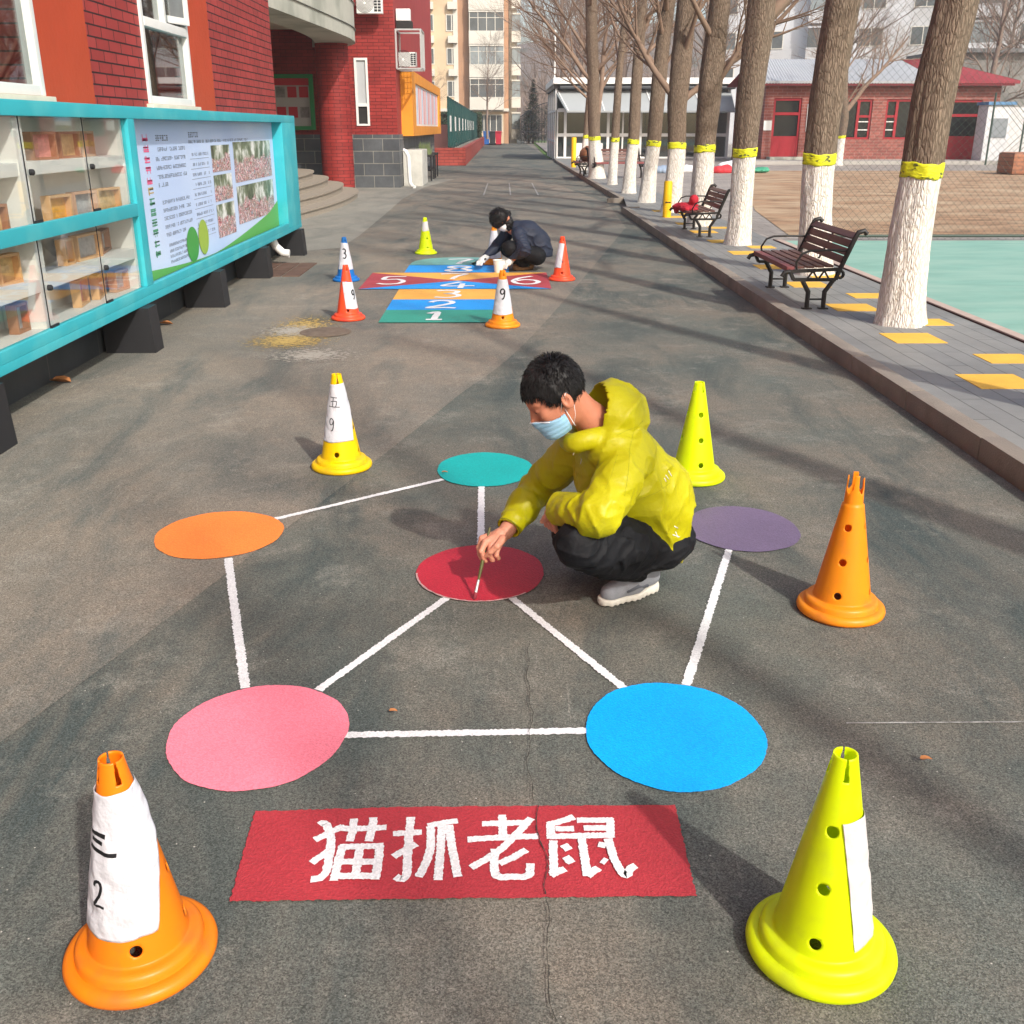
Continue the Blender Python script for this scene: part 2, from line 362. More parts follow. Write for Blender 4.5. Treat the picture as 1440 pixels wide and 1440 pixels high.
M['kerb'] = mat('granite_kerb', (.26, .225, .185), .85, .25, 5, bump=.25, bscale=90, var2=(.14, .125, .11), v2scale=2.5, v2lo=.5, v2hi=.8)
M['yellow_tile'] = mat('yellow_tile', (.72, .42, .06), .8, .12, 5, bump=.15, bscale=60)
M['court'] = mat('teal_court', (.20, .37, .305), .9, .14, 2.5, bump=.1, bscale=150, var2=(.25, .41, .34), v2scale=.8, stretch=(1, 3, 1))
M['plaza'] = brick_mat('paving', 'z', (.33, .29, .25), (.28, .25, .22), (.18, .16, .14), .4, .4, .01, dirt=.2)
M['dirt'] = mat('bare_dirt', (.300, .185, .108), .95, .65, 3.2, bump=1, bscale=9, var2=(.42, .31, .20), v2scale=1.1, v2lo=.42, v2hi=.66, stretch=(.6, 1.1, 1))
M['grass'] = mat('short_grass', (.10, .17, .04), .95, .3, 8)
# ================================================================== GROUND
def sheet(name, poly, z, m, mats=None):
    o = MB().sheet([(p[0], p[1]) for p in poly], z).build(name, m, smooth=False)
    return tag(o, kind='structure')
sheet('ground', [(-400, -60), (400, -60), (400, 700), (-400, 700)], -.03, M['earth'])
sheet('road', [(-30, -10), (2.45, -10), (2.45, 21.3), (2.72, 24.4), (2.72, 54), (3.0, 190), (-30, 190)], 0, M['road'])
seam = [at(0, 1045), at(190, 905), at(350, 783), at(500, 670), at(640, 560), at(760, 460), at(880, 320)]
seamp = [(p.x, p.y) for p in smooth_line([(p.x, p.y) for p in seam], .15)]
sheet('asphalt_pavement', [(-3.1, -8), (-4.2, -8), (-4.2, 43), (-3.0, 43), (-1.2, 40), (1.6, 34), (2.44, 24)]+[(p[0], p[1]) for p in seamp[::-1]]+[(-2.4, -.6), (-3.1, -3)], .002, M['apron'])
cp = [at(640, 252), at(596, 264), at(566, 280), at(540, 303), at(505, 332), at(478, 349), at(432, 353)]
sheet('concrete_pavement', [(p.x, p.y) for p in cp]+[(-12, cp[-1].y), (-12, cp[0].y)], .0040, M['concrete_apron'])
# drain cover slabs by the building corner
dq = MB()
for i in range(3):
    for j in range(2): dq.box(-2.95+i*.22, -2.95+i*.22+.20, 11.95+j*.62, 11.95+j*.62+.6, .0, .012, b=.004)
tag(dq.build('drain_cover', mat('brown_slab', (.12, .07, .05), .8, .3, 6), smooth=False), 'brown slab drain cover set in the ground beside the display case end', 'drain cover')
# kerb: granite stones with open joints
kb = MB()
def kerb(mb, x0, y0, x1, y1, w=.115, h=.118):
    L = math.hypot(x1-x0, y1-y0); n = int(L/1.0); a = math.atan2(-(x1-x0), y1-y0)
    for i in range(n):
        T = Matrix.Translation((x0+(x1-x0)*i/n, y0+(y1-y0)*i/n, 0)) @ Matrix.Rotation(a, 4, 'Z')
        mb.box(0, w, .004, L/n-.004, -.02, h+random.uniform(-.003, .003), 0, .008, T)
kerb(kb, 2.515, -9, 2.44, 9); kerb(kb, 2.44, 9, 2.45, 21.3); kerb(kb, 2.72, 24.4, 2.74, 54.)
kb.box(2.45, 2.8, 21.3, 21.42, -.02, .118); kb.box(2.45, 2.72, 24.28, 24.4, -.02, .1)
tag(kb.build('kerb', M['kerb'], angle=50), kind='structure')
# tree-side sidewalk
def tile_mat():
    m = brick_mat('grey_paving_slabs', 'z', (.225, .225, .21), (.195, .197, .188), (.10, .10, .094), .90, .15, .0045, dirt=.14, bump=.5)
    nt = m.node_tree
    cb = [n for n in nt.nodes if n.type == 'COMBXYZ'][0]; sp = [n for n in nt.nodes if n.type == 'SEPXYZ'][0]
    for l in list(nt.links):
        if l.to_node == cb: nt.links.remove(l)
    nt.links.new(sp.outputs['Y'], cb.inputs['X']); nt.links.new(sp.outputs['X'], cb.inputs['Y'])
    return m
M['slabs'] = tile_mat()
sheet('sidewalk', [(2.55, -10), (3.90, -10), (3.90, 21.5), (3.9, 58), (2.83, 58), (2.83, 24.4), (2.56, 21.4)], .10, M['slabs'])
yt = MB()
for k in range(-6, 14):
    ya = 6.10+(k)*1.42
    if ya > 21: continue
    yt.box(2.95, 3.33, ya, ya+.39, .08, .1035); yt.box(3.34, 3.68, ya+.72, ya+1.02, .08, .1035)
YTILE = yt
tag(yt.build('paving_markers', M['yellow_tile'], smooth=False), kind='structure')
eg = MB(); eg.box(3.90, 3.925, -10, 15.0, .06, .112, 0); eg.box(3.93, 4.03, -10, 15.0, .05, .108, 1)
tag(eg.build('path_edging', [mat('dark_red_edge', (.07, .035, .03), .8), mat('pale_edge', (.42, .33, .28), .9, .15, 5)], smooth=False), kind='structure')
sheet('sports_court', [(4.02, -10), (40, -10), (40, 14.9), (4.02, 14.9)], .10, M['court'])
sheet('plaza', [(3.9, 14.0), (60, 14.0), (60, 120), (3.9, 120), (2.9, 58), (3.9, 58)], .093, M['plaza'])
dp = [at(1445, 330, .1), at(1110, 331, .1), at(1062, 296, .1), at(1050, 270, .1), at(1032, 249, .1), at(1075, 240, .1), at(1440, 240, .1)]
dpoly = [(p.x, p.y) for p in dp]; dpoly = [(45, dp[0].y)]+dpoly[1:6]+[(45, dp[6].y)]
sheet('dirt_field', dpoly, .10, M['dirt'])
gp = [at(746, 197.5), at(770, 223), at(775, 223), at(768, 198)]
sheet('grass_strip', [(p.x, p.y) for p in gp], .006, M['grass'])
# ================================================================== PAINTED GAME ON THE ROAD
def disc(px, cx, cy, rx, ry, m, label, z=.0052, seed=0):
    rr = random.Random(seed); n = 190; ph = [rr.uniform(0, 6.28) for _ in range(4)]
    poly = []
    for i in range(n):
        a = 2*PI*i/n; k = 1+.010*math.sin(3*a+ph[0])+.006*math.sin(5*a+ph[1])+.004*math.sin(11*a+ph[2])+rr.uniform(-.0045, .0045)
        poly.append((cx+rx*k*math.cos(a), cy+ry*k*math.sin(a)))
    o = MB().sheet(poly, z).build('painted_circle', m, smooth=False)
    return tag(o, label, 'painted circle', 'painted circles of the ground game')
disc(0, -1.186, 3.994, .263, .268, M['orange_paint'], 'orange painted circle on the road, leftmost of the game', seed=1)
disc(0, -.686, 2.478, .250, .267, M['pink_paint'], 'pink painted circle on the road above the red title strip', seed=2)
disc(0, .485, 2.469, .251, .275, M['blue_paint'], 'bright blue painted circle on the road', seed=3)
disc(0, -.082, 4.857, .240, .272, M['teal_paint'], 'teal painted circle behind the crouching man', seed=4)
disc(0, 1.024, 4.037, .240, .264, M['purple_paint'], 'dull purple painted circle beside the crouching man', seed=5)
rd = disc(0, -.080, 3.593, .245, .264, M['red_wet'], 'wet red painted circle under the man\'s brush', seed=6)
rim = MB(); rp = []
for i in range(38):
    a = PI*1.02+i/37*PI*.72; rp.append((-.080+.246*math.cos(a), 3.593+.266*math.sin(a)))
ground_strokes(rim, [rp], .007, .0060, .002)
rim.build('primer_rim', paint_mat('pink_primer', (.70, .40, .38), wear=.8, lo=.45, hi=.7), rd, smooth=False)
for a, b, lab in (((386, 731), (623, 675), 'white line between the orange and teal circles'), ((321, 786), (345, 969), 'white line from orange circle down to pink circle'),
             ((677, 685), (676, 770), 'short white line between teal and red circles'), ((628, 842), (447, 972), 'white line between the red and pink circles'),
             ((720, 842), (877, 969), 'white line between the red and blue circles'), ((1025, 774), (965, 965), 'white line from purple circle down to blue circle'),
             ((485, 1035), (826, 1029), 'white line between pink and blue circles, level across the road')):
    A = at(*a); B = at(*b); mb = MB(); ground_strokes(mb, [[(A.x, A.y), (B.x, B.y)]], .030, .0040, .0030, step=.006, seed=int(a[0]))
    tag(mb.build('painted_line', M['white_paint'], smooth=False), lab, 'painted line', 'white lines of the ground game')
# red title strip and its brushed characters
q = [at(359, 1143), at(560, 1137), at(949, 1134), at(979, 1262), at(600, 1266), at(323, 1270)]
edge = []
for i in range(len(q)):
    A, B = q[i], q[(i+1) % len(q)]
    for k in range(50): 
        t = k/50; p = A.lerp(B, t); edge.append((p.x+random.uniform(-.0022, .0022), p.y+random.uniform(-.0022, .0022)))
bn = MB().sheet(edge, .0050).build('painted_title_strip', M['red_paint'], smooth=False)
tag(bn, 'red painted strip with four white Chinese characters in the foreground', 'painted sign')
def z1(x, y): return at(420+x/5.538, 1130+y/5.538)
def z2(x, y): return at(640+x/5.143, 1130+y/5.143)
CH1 = [  # cat
 [(160, 178), (205, 165), (245, 250), (252, 330), (235, 450), (215, 545), (170, 595), (95, 605)], [(345, 190), (250, 240), (125, 298)],
 [(255, 375), (200, 410), (100, 478)], [(325, 200), (400, 213), (685, 203)], [(430, 135), (425, 210), (398, 312)], [(585, 125), (572, 220), (545, 312)],
 [(345, 345), (310, 470), (275, 620)], [(320, 358), (660, 348)], [(632, 345), (622, 470), (595, 612)], [(478, 365), (462, 470), (440, 590)], [(330, 474), (620, 474)], [(290, 586), (620, 586)]]
CH2 = [  # grab
 [(735, 250), (960, 238)], [(875, 120), (862, 240), (850, 420), (845, 560), (810, 605), (755, 585)], [(918, 330), (830, 378), (738, 430)],
 [(1240, 150), (1120, 168), (1005, 190)], [(1028, 195), (1030, 340), (1000, 460), (935, 590)], [(1115, 185), (1105, 380), (1085, 615)], [(1170, 185), (1195, 360), (1240, 590)]]
CH3 = [  # old
 [(195, 160), (545, 150)], [(340, 95), (345, 260)], [(90, 275), (300, 262), (600, 250)], [(550, 120), (440, 240), (300, 370), (115, 480)],
 [(515, 350), (430, 400), (320, 450)], [(290, 345), (285, 440), (300, 540), (430, 545), (530, 540), (545, 450)]]
CH4 = [  # mouse
 [(860, 110), (770, 140), (680, 165)], [(690, 150), (692, 270)], [(725, 198), (860, 196)], [(880, 135), (1140, 135)], [(1120, 120), (1125, 260)], [(930, 195), (1100, 192)],
 [(680, 255), (1150, 245)], [(710, 285), (712, 430), (715, 540)], [(690, 535), (795, 490)], [(785, 315), (825, 355)], [(795, 405), (845, 450)],
 [(915, 270), (935, 400), (955, 545)], [(955, 545), (1035, 485)], [(1035, 315), (1090, 325)], [(1060, 430), (1095, 445)], [(1105, 275), (1150, 420), (1200, 510), (1240, 545), (1270, 490), (1305, 470)]]
for name, ch, zf in (('cat', CH1, z1), ('grab', CH2, z1), ('old', CH3, z2), ('mouse', CH4, z2)):
    mb = MB(); lines = []
    for s in ch:
        g = [zf(*p) for p in s]
        lines.append([(p.x, p.y) for p in smooth_line([(p.x, p.y) for p in g], .012)])
    ground_strokes(mb, lines, .0205, .0058, .0014, step=.004, seed=len(name))
    mb.build('character', M['white_paint'], bn, smooth=False)
# crack through the strip, running down the road
ck = MB(); cl = []
for a in ([(758, 1137), (752, 1160), (766, 1200), (768, 1262)], [(768, 1270), (772, 1320), (768, 1360), (780, 1440)], [(744, 905), (742, 960), (748, 1010), (742, 1075), (752, 1130)]):
    g = [at(*p) for p in a]; ln = smooth_line([(p.x, p.y) for p in g], .01)
    cl.append([(p.x+.004*math.sin(p.y*40)+random.uniform(-.0012, .0012), p.y) for p in ln])
ground_strokes(ck, cl, .0020, .0092, .0009, step=.02)
tag(ck.build('road_crack', mat('crack', (.045, .042, .036), .9), smooth=False), kind='structure')
fl = MB(); A = at(1190, 1018); B = at(1500, 1016); ground_strokes(fl, [[(A.x, A.y), (B.x, B.y)]], .006, .0035, .001)
tag(fl.build('road_marking', M['faint_white'], smooth=False), kind='structure')
# paint splash around the manhole
mh = at(458, 468)
def splat_mat(name, col, lo, hi):
    m = paint_mat(name, col, wear=.5); nt = m.node_tree; N = nt.nodes; Lk = nt.links; p = N['Principled BSDF']
    P = N.new('ShaderNodeTexCoord').outputs['Object']; mp = N.new('ShaderNodeMapping'); mp.inputs['Scale'].default_value = (1, 1.6, 1); Lk.new(P, mp.inputs['Vector'])
    n = N.new('ShaderNodeTexNoise'); n.inputs['Scale'].default_value = 9; n.inputs['Detail'].default_value = 10; n.inputs['Roughness'].default_value = .75; Lk.new(mp.outputs[0], n.inputs['Vector'])
    g = N.new('ShaderNodeVectorMath'); g.operation = 'LENGTH'; Lk.new(P, g.inputs[0])
    r = N.new('ShaderNodeMapRange'); r.inputs['From Min'].default_value = lo; r.inputs['From Max'].default_value = hi; r.inputs['To Min'].default_value = .60; r.inputs['To Max'].default_value = .395; Lk.new(g.outputs['Value'], r.inputs['Value'])
    c = N.new('ShaderNodeMath'); c.operation = 'SUBTRACT'; Lk.new(r.outputs[0], c.inputs[0]); Lk.new(n.outputs['Fac'], c.inputs[1])
    r2 = N.new('ShaderNodeMapRange'); r2.inputs['From Min'].default_value = -.01; r2.inputs['From Max'].default_value = .05; Lk.new(c.outputs[0], r2.inputs['Value']); Lk.new(r2.outputs[0], p.inputs['Alpha']); return m
def splat(px, py, sx, sy, m, z):
    c = at(px, py); o = MB().sheet([(1.1*math.cos(2*PI*i/40), 1.1*math.sin(2*PI*i/40)) for i in range(40)], 0).build('paint_spill', m, smooth=False)
    o.location = (c.x, c.y, z); o.scale = (sx, sy, 1); return o
for px, py, sx, sy in ((406, 480, .46, .46), (425, 462, .36, .8)):
    tag(splat(px, py, sx, sy, splat_mat('yellow_spill', (.46, .32, .09), .1, 1.0), .0050+.0003*sx), 'dried yellow paint spill left of the manhole, '+('front patch' if px < 410 else 'rear patch touching the cover'), 'paint spill')
for px, py, sx, sy in ((440, 500, .50, .42), (410, 466, .42, .40)):
    tag(splat(px, py, sx, sy, splat_mat('white_spill', (.38, .35, .29), .1, 1.0), .0056+.0003*sx), 'dried white paint spill '+('in front of' if py > 480 else 'behind')+' the round manhole', 'paint spill')
mhm = MB().lathe([(0, .013), (.19, .013), (.205, .011), (.215, .008)], 40, (mh.x, mh.y, 0))
mm = mhm.build('manhole_cover', mat('rusty_brown', (.15, .115, .085), .85, .35, 14, bump=.4, bscale=40)); tag(mm, 'round brown manhole cover in the pavement between the dried paint spills', 'manhole cover')
# ------------------------------------------------------------------ hopscotch
hs = empty('painted_hopscotch', (-.55, 11, 0), 0, 'striped rainbow hopscotch court with white numbers painted on the road', 'hopscotch')
def hp(name, pts, m, z=.010, world=False):
    poly = [(p[0], p[1]) for p in pts]
    o = MB().sheet([(p[0]+.55, p[1]-11) for p in poly], z).build(name, m, hs, smooth=False); return o
HX0, HX1 = -1.07, -.05
yb = [8.94, 9.60, 10.22, 10.90]
for i, mm_ in enumerate(('green_paint', 'sky_paint', 'yellow_paint')):
    hp('stripe', [(HX0, yb[i]), (HX1, yb[i]), (HX1, yb[i+1]), (HX0, yb[i+1])], M[mm_])
W0, W1, Y0, Y1 = -1.50, .54, 10.93, 12.22; cxm = (-.48, 11.55)
hp('triangle', [(W0, Y0), (W1, Y0), cxm], M['sky_paint']); hp('triangle', [(W0, Y1), (W1, Y1), cxm], M['yellow_paint'])
hp('triangle', [(W0, Y0), cxm, (W0, Y1)], M['maroon_paint']); hp('triangle', [(W1, Y0), (W1, Y1), cxm], M['maroon_paint'])
hp('stripe', [(-1.13, 12.24), (.10, 12.24), (.10, 12.92), (-1.13, 12.92)], M['sky_paint'])
arc = [(.10, 12.95)]+[(-.515+.615*math.cos(a), 12.95+.80*math.sin(a)**.7) for a in [PI*i/16 for i in range(1, 16)]]+[(-1.13, 12.95)]
hp('arch', arc, M['pale_green_paint'])
def hnum(ch, cx, cy, w, h, rot=0., sw=.06):
    mb = MB(); lines = []
    for s in GLY[ch]:
        pts = [((x-.5)*w, (y-.5)*h) for x, y in s]
        pts = [(cx+x*math.cos(rot)-y*math.sin(rot)+.55, cy+x*math.sin(rot)+y*math.cos(rot)-11) for x, y in pts]
        lines.append([(p.x, p.y) for p in smooth_line(pts, .04)])
    ground_strokes(mb, lines, sw, .0135, .003, step=.03)
    mb.build('number', M['white_paint'], hs, smooth=False)
hnum('1', -.58, 9.26, .30, .40); hnum('2', -.56, 9.90, .32, .44); hnum('3', -.54, 10.56, .34, .48); hnum('4', -.46, 11.20, .40, .46)
hnum('7', -.54, 11.88, .34, .46); hnum('8', -.50, 12.55, .38, .50, sw=.07); hnum('7', -.52, 13.28, .34, .50, sw=.07)
hnum('5', -1.20, 11.57, .36, .62); hnum('6', .28, 11.57, .38, .62)
# faint game lines further up the road
fm = MB()
for a, b in (((680, 275), (757, 275)), ((680, 275), (686, 258)), ((718, 275), (716, 258)), ((757, 275), (748, 258))):
    A = at(*a); B = at(*b); ground_strokes(fm, [[(A.x, A.y), (B.x, B.y)]], .035, .009, .006, step=.08)
tag(fm.build('road_marking', M['faint_white'], smooth=False), kind='structure')
# ================================================================== CONES
def cone_r(z):      # outer radius of the tapered body
    return .098+(.0225-.098)*(z-.058)/(.476-.058)
PROF = [(.1455, .0), (.1500, .004), (.1515, .012), (.1490, .022), (.1420, .0285), (.1330, .0300), (.1270, .0300), (.1255, .034), (.1250, .044), (.1200, .0510), (.1120, .0535), (.1040, .0540), (.0990, .0560)]
def cone_mesh(holes, top='slit', seg=112, dz=.0046, seed=0):
    rr = random.Random(seed)
    zs = [.058+i*dz for i in range(int((.476-.058)/dz)+1)]
    if top == 'prong': zs += [.476+i*dz for i in range(1, 8)]
    rings = PROF+[(max(cone_r(z), .0235 if top != 'tip' else .017), z) for z in zs]
    if top == 'prong': rings = PROF+[((cone_r(z) if z < .40 else cone_r(.40)-.004-(z-.40)*.05), z) for z in zs]
    npf = len(PROF)
    V = [[None]*seg for _ in rings]
    for i, (r, z) in enumerate(rings):
        for j in range(seg):
            a = 2*PI*j/seg; rx = r
            V[i][j] = [rx*math.cos(a), rx*math.sin(a), z]
    dele = set()
    def adiff(a, b): return (a-b+PI) % (2*PI)-PI
    for (ha, hz, hr) in holes:
        for i in range(npf, len(rings)-1):
            for j in range(seg):
                r, z = rings[i]
                u = adiff(2*PI*(j+.5)/seg, ha)*r; w = (z+dz/2-hz)*1.02
                if u*u+w*w < hr*hr: dele.add((i, j))
    bound = {}
    for (i, j) in dele:
        for a, b in ((i, j), (i+1, j), (i, (j+1) % seg), (i+1, (j+1) % seg)): bound.setdefault((a, b), 0); bound[(a, b)] += 1
    for (a, b), c in bound.items():      # snap rim vertices onto the hole circle
        if c == 4: continue
        r, z = rings[a]; ang = 2*PI*b/seg
        ha, hz, hr = min(holes, key=lambda h: (adiff(ang, h[0])*r)**2+(z-h[1])**2)
        u = adiff(ang, ha)*r; w = z-hz; d = math.hypot(u, w)
        if d < 1e-6: continue
        u2, w2 = u/d*hr, w/d*hr; an = ha+u2/r; rr_ = r-(w2-w)*.18
        V[a][b] = [rr_*math.cos(an), rr_*math.sin(an), z+w2-w]
    if top == 'slit':
        for i in range(npf, len(rings)-1):
            z = rings[i][1]; r = rings[i][0]
            if z < .425: continue
            hw = .0048*(1-(z-.425)/.055)+.0011
            for k in range(4):
                for j in range(seg):
                    if abs(adiff(2*PI*(j+.5)/seg, .35+k*PI/2)*r) < hw: dele.add((i, j))
    if top == 'prong':
        hts = [(0.3, .51, .30), (1.9, .485, .30), (3.4, .505, .34), (4.9, .49, .36)]
        for i in range(npf, len(rings)-1):
            z = rings[i][1]
            if z < .43: continue
            for j in range(seg):
                a = 2*PI*(j+.5)/seg; ok = False
                for pa, ph, pw in hts:
                    w_ = pw+max(0, (.455-z))*24
                    if abs(adiff(a, pa)) < w_ and z < ph+.004*math.sin(j*1.7): ok = True
                if not ok: dele.add((i, j))
    mb = MB(); vs = [tuple(V[i][j]) for i in range(len(rings)) for j in range(seg)]; fs = []
    for i in range(len(rings)-1):
        for j in range(seg):
            if (i, j) in dele: continue
            fs.append((i*seg+j, i*seg+(j+1) % seg, (i+1)*seg+(j+1) % seg, (i+1)*seg+j))
    mb.add(vs, fs); return mb
def four(z, a0, r=.0125, n=4): return [(a0+k*2*PI/n, z, r) for k in range(n)]
CONE_MB = {}
def cone(loc, m, rz, label, top='slit', lowres=False, scale=1., tilt=0.):
    key = (top, lowres)
    if key not in CONE_MB:
        hs_ = four(.088, 0)+four(.205, 0)+four(.325, 0)
        CONE_MB[key] = cone_mesh(hs_, top, 56 if lowres else 128, .0092 if lowres else .0042)
    o = CONE_MB[key].build('traffic_cone', [m], angle=60)
    md = o.modifiers.new('thickness', 'SOLIDIFY'); md.thickness = .0035; md.offset = -1
    o.location = (loc[0], loc[1], .004); o.rotation_euler = (tilt, 0, rz); o.scale = (scale,)*3
    return tag(o, label, 'traffic cone', 'plastic cones around the painted games')
def paper_on(cn, z0, z1, width, ac, ink, m, bulge=0., seed=0, wr=.0012):
    """sheet of paper taped round the cone; ac = centre angle in the cone's local frame; ink = [(glyph, u, v, w, h, stroke)] in metres on the sheet"""
    nu, nv = 64, 56
    def surf(u, v, off=0.):       # u along the arc from centre (+ = anticlockwise), v up
        z = z0+v; r = cone_r(z); a = ac+u/r*(1 if abs(u/r) < PI else PI*r/abs(u))
        s = u/width+.5
        k = .0022+wr*(vn1(u*55+seed, v*40+seed, 1.)-.3)*2+bulge*max(0, min(1, (s-.62)/.3))*math.sin(PI*min(1, max(0, v/(z1-z0)))**.8)
        return Vector(((r+k+off)*math.cos(a), (r+k+off)*math.sin(a), z))
    vs = []; fs = []
    for j in range(nv+1):
        for i in range(nu+1): vs.append(surf((i/nu-.5)*width, j/nv*(z1-z0)+.003*math.sin(i*.1+seed)))
    for j in range(nv):
        for i in range(nu): fs.append((j*(nu+1)+i, j*(nu+1)+i+1, (j+1)*(nu+1)+i+1, (j+1)*(nu+1)+i))
    p = MB().add(vs, fs).build('paper_sheet', m, cn, angle=180)
    md = p.modifiers.new('t', 'SOLIDIFY'); md.thickness = .0004; md.offset = 1
    if ink:
        for k, (g, u, v, gw, gh, sw) in enumerate(ink):
            w = MB()
            for s in GLY[g]:
                line = smooth_line([(x*gw, y*gh) for x, y in s], .006); L, R = stroke_strip(line, sw, .0004, seed=k)
                n = len(L); A = [surf(u+q.x-gw/2, v+q.y-gh/2, .0015) for q in L]; B = [surf(u+q.x-gw/2, v+q.y-gh/2, .0015) for q in R]
                w.add(A+B, [(i, i+1, n+i+1, n+i) for i in range(n-1)])
            w.build('numeral' if g.isdigit() else 'character', M['black_ink'], p, smooth=False)
    return p
M['c_orange'] = plastic('orange_plastic', (1.0, .30, .010), .34)
M['c_amber'] = plastic('amber_plastic', (1.0, .37, .014), .34)
M['c_lime'] = plastic('lime_yellow_plastic', (.86, 1.0, .003), .36)
M['c_yellow'] = plastic('yellow_plastic', (1.0, .70, .0), .3)
M['c_red'] = plastic('red_orange_plastic', (.98, .10, .03), .25)
M['c_blue'] = plastic('blue_plastic', (.01, .16, .50), .15)
M['paper'] = mat('white_paper', (.56, .565, .60), .6, .05, 20, bump=.5, bscale=22, coord='O')
M['paper2'] = mat('creased_paper', (.60, .57, .56), .6, .05, 20, bump=.25, bscale=30, coord='O')
def view_ang(x, y): return math.atan2(-y, -x)      # direction from a cone towards the viewer
# bottom left
c = cone((-.743, 1.656), M['c_orange'], 0, 'orange cone with white paper reading three and 2, bottom left foreground'); a = view_ang(-.743, 1.656)
c.rotation_euler.z = a-.12; c.location.z = .009
paper_on(c, .115, .415, .168, -.45, [('S3', -.012, .20, .064, .050, .0085), ('2', -.026, .092, .028, .052, .0062)], M['paper'], bulge=.014, seed=2, wr=.0024)
# bottom right
c = cone((.656, 1.654), M['c_lime'], 0, 'lime yellow cone with a creased blank paper strip, bottom right foreground'); a = view_ang(.656, 1.654)
c.rotation_euler.z = a-.10; c.location.z = .009; paper_on(c, .078, .350, .088, 1.30, [], M['paper2'], seed=5, wr=.0020)
# right, broken prongs
c = cone((1.199, 3.251), M['c_amber'], view_ang(1.199, 3.251)-.15, 'amber cone with a broken pronged top, right of the crouching man', top='prong')
# behind the man
c = cone((.939, 4.716), M['c_lime'], view_ang(.939, 4.716)+.35, 'lime yellow cone without paper standing behind the crouching man', top='slit')
# left middle, 5 / 9
c = cone((-.802, 4.903), M['c_yellow'], 0, 'golden yellow cone with white paper reading five and 9'); a = view_ang(-.802, 4.903)
c.rotation_euler.z = a-.25; paper_on(c, .15, .43, .190, -.05, [('S5', -.006, .195, .046, .048, .0034), ('9', -.018, .085, .030, .062, .0044)], M['paper'], seed=9)
# far group
c = cone((-1.011, 14.222), M['c_lime'], -1.2, 'lime yellow cone with a pale tip, beyond the hopscotch', lowres=True); paper_on(c, .30, .42, .10, -.2, [], M['paper2'], seed=3)
c = cone((.689, 11.642), M['c_red'], 0, 'red orange cone with diagonal paper, right of the hopscotch', lowres=True); a = view_ang(.689, 11.642)
c.rotation_euler.z = a; paper_on(c, .14, .40, .10, -.75, [], M['paper'], seed=4)
c = cone((-1.724, 11.612), M['c_blue'], 0, 'blue cone with white paper reading 3, left of the hopscotch', lowres=True); a = view_ang(-1.724, 11.612)
c.rotation_euler.z = a; paper_on(c, .13, .41, .200, .10, [('3', -.01, .17, .045, .10, .013)], M['paper'], seed=6)
c = cone((-1.360, 9.159), M['c_red'], 0, 'red orange cone with white paper, in front of the blue cone', lowres=True); a = view_ang(-1.36, 9.159)
c.rotation_euler.z = a; paper_on(c, .10, .33, .130, .55, [('9', .02, .12, .04, .08, .013)], M['paper'], seed=7)
c = cone((.018, 8.794), M['c_amber'], 0, 'amber cone with white paper reading 9, at the hopscotch corner', lowres=True); a = view_ang(.018, 8.794)
c.rotation_euler.z = a; paper_on(c, .11, .40, .200, 0, [('9', .0, .17, .05, .085, .012)], M['paper'], seed=8)
c = cone((-.078, 13.054), M['c_amber'], 0, 'amber cone with white paper, behind the crouching woman', lowres=True); a = view_ang(-.078, 13.054)
c.rotation_euler.z = a; paper_on(c, .08, .41, .200, 0, [], M['paper'], seed=8)
# ================================================================== FALLEN LEAVES
lm = mat('dry_leaf', (.42, .17, .06), .8, .2, 30, coord='O')
for i, (px, py, s, lab) in enumerate(((1300, 1074, .022, 'small curled brown leaf on the road near the lime cone'), (85, 540, .10, 'dry brown leaf by the dark plinth at left'), (625, 1005 and 668, .02, 'tiny pale leaf beside the teal circle'),
                           (553, 1006, .018, 'tiny pale leaf between the pink and blue circles'), (234, 458, .08, 'dry leaf lying against the building plinth'))):
    p = at(px, py); rr = random.Random(i); vs = []; n = 9
    for k in range(n):
        a = 2*PI*k/n; r = s*(.55+.45*abs(math.cos(a*1.5)))*rr.uniform(.7, 1); vs.append((r*math.cos(a), r*.6*math.sin(a), s*.35*abs(math.sin(a))+.014))
    vs.append((0, 0, .016)); o = MB().add(vs, [(k, (k+1) % n, n) for k in range(n)]).build('dry_leaf', lm, angle=180)
    o.location = (p.x, p.y, 0); tag(o, lab, 'leaf')
# ================================================================== SCHOOL BUILDING ON THE LEFT
M['redbrick'] = brick_mat('red_brick_tiles', 'x', srgb(160, 58, 54), srgb(145, 48, 44), srgb(46, 22, 22), .27, .083, .0065, rough=.55, dirt=.14)
M['redbrick_y'] = brick_mat('red_brick_tiles_end', 'y', srgb(148, 50, 46), srgb(130, 41, 38), srgb(70, 24, 24), .30, .088, .006, rough=.55, dirt=.14)
M['redplain'] = mat('red_masonry_paint', srgb(150, 54, 52), .7, .12, 1.5, bump=.1, bscale=20)
M['orangewall'] = mat('orange_masonry_paint', srgb(176, 68, 38), .75, .12, 1.6, bump=.15, bscale=25, var2=srgb(180, 52, 38), v2scale=.8, v2lo=.5, v2hi=.85)
M['plinth'] = brick_mat('dark_plinth_slabs', 'x', (.035, .038, .040), (.045, .048, .05), (.09, .085, .075), .9, .30, .006, rough=.5, dirt=.2, bump=.3)
M['stone'] = brick_mat('grey_stone_blocks', 'y', srgb(82, 85, 88), srgb(70, 73, 77), srgb(130, 128, 120), .55, .33, .010, dirt=.2)
M['stone_x'] = brick_mat('grey_stone_blocks_side', 'x', srgb(98, 100, 102), srgb(86, 89, 92), srgb(140, 138, 130), .55, .33, .010, dirt=.2)
M['upvc'] = mat('white_window_frame', (.72, .71, .68), .45, .06, 4)
M['cream'] = mat('cream_sill', (.66, .58, .46), .7, .12, 5)
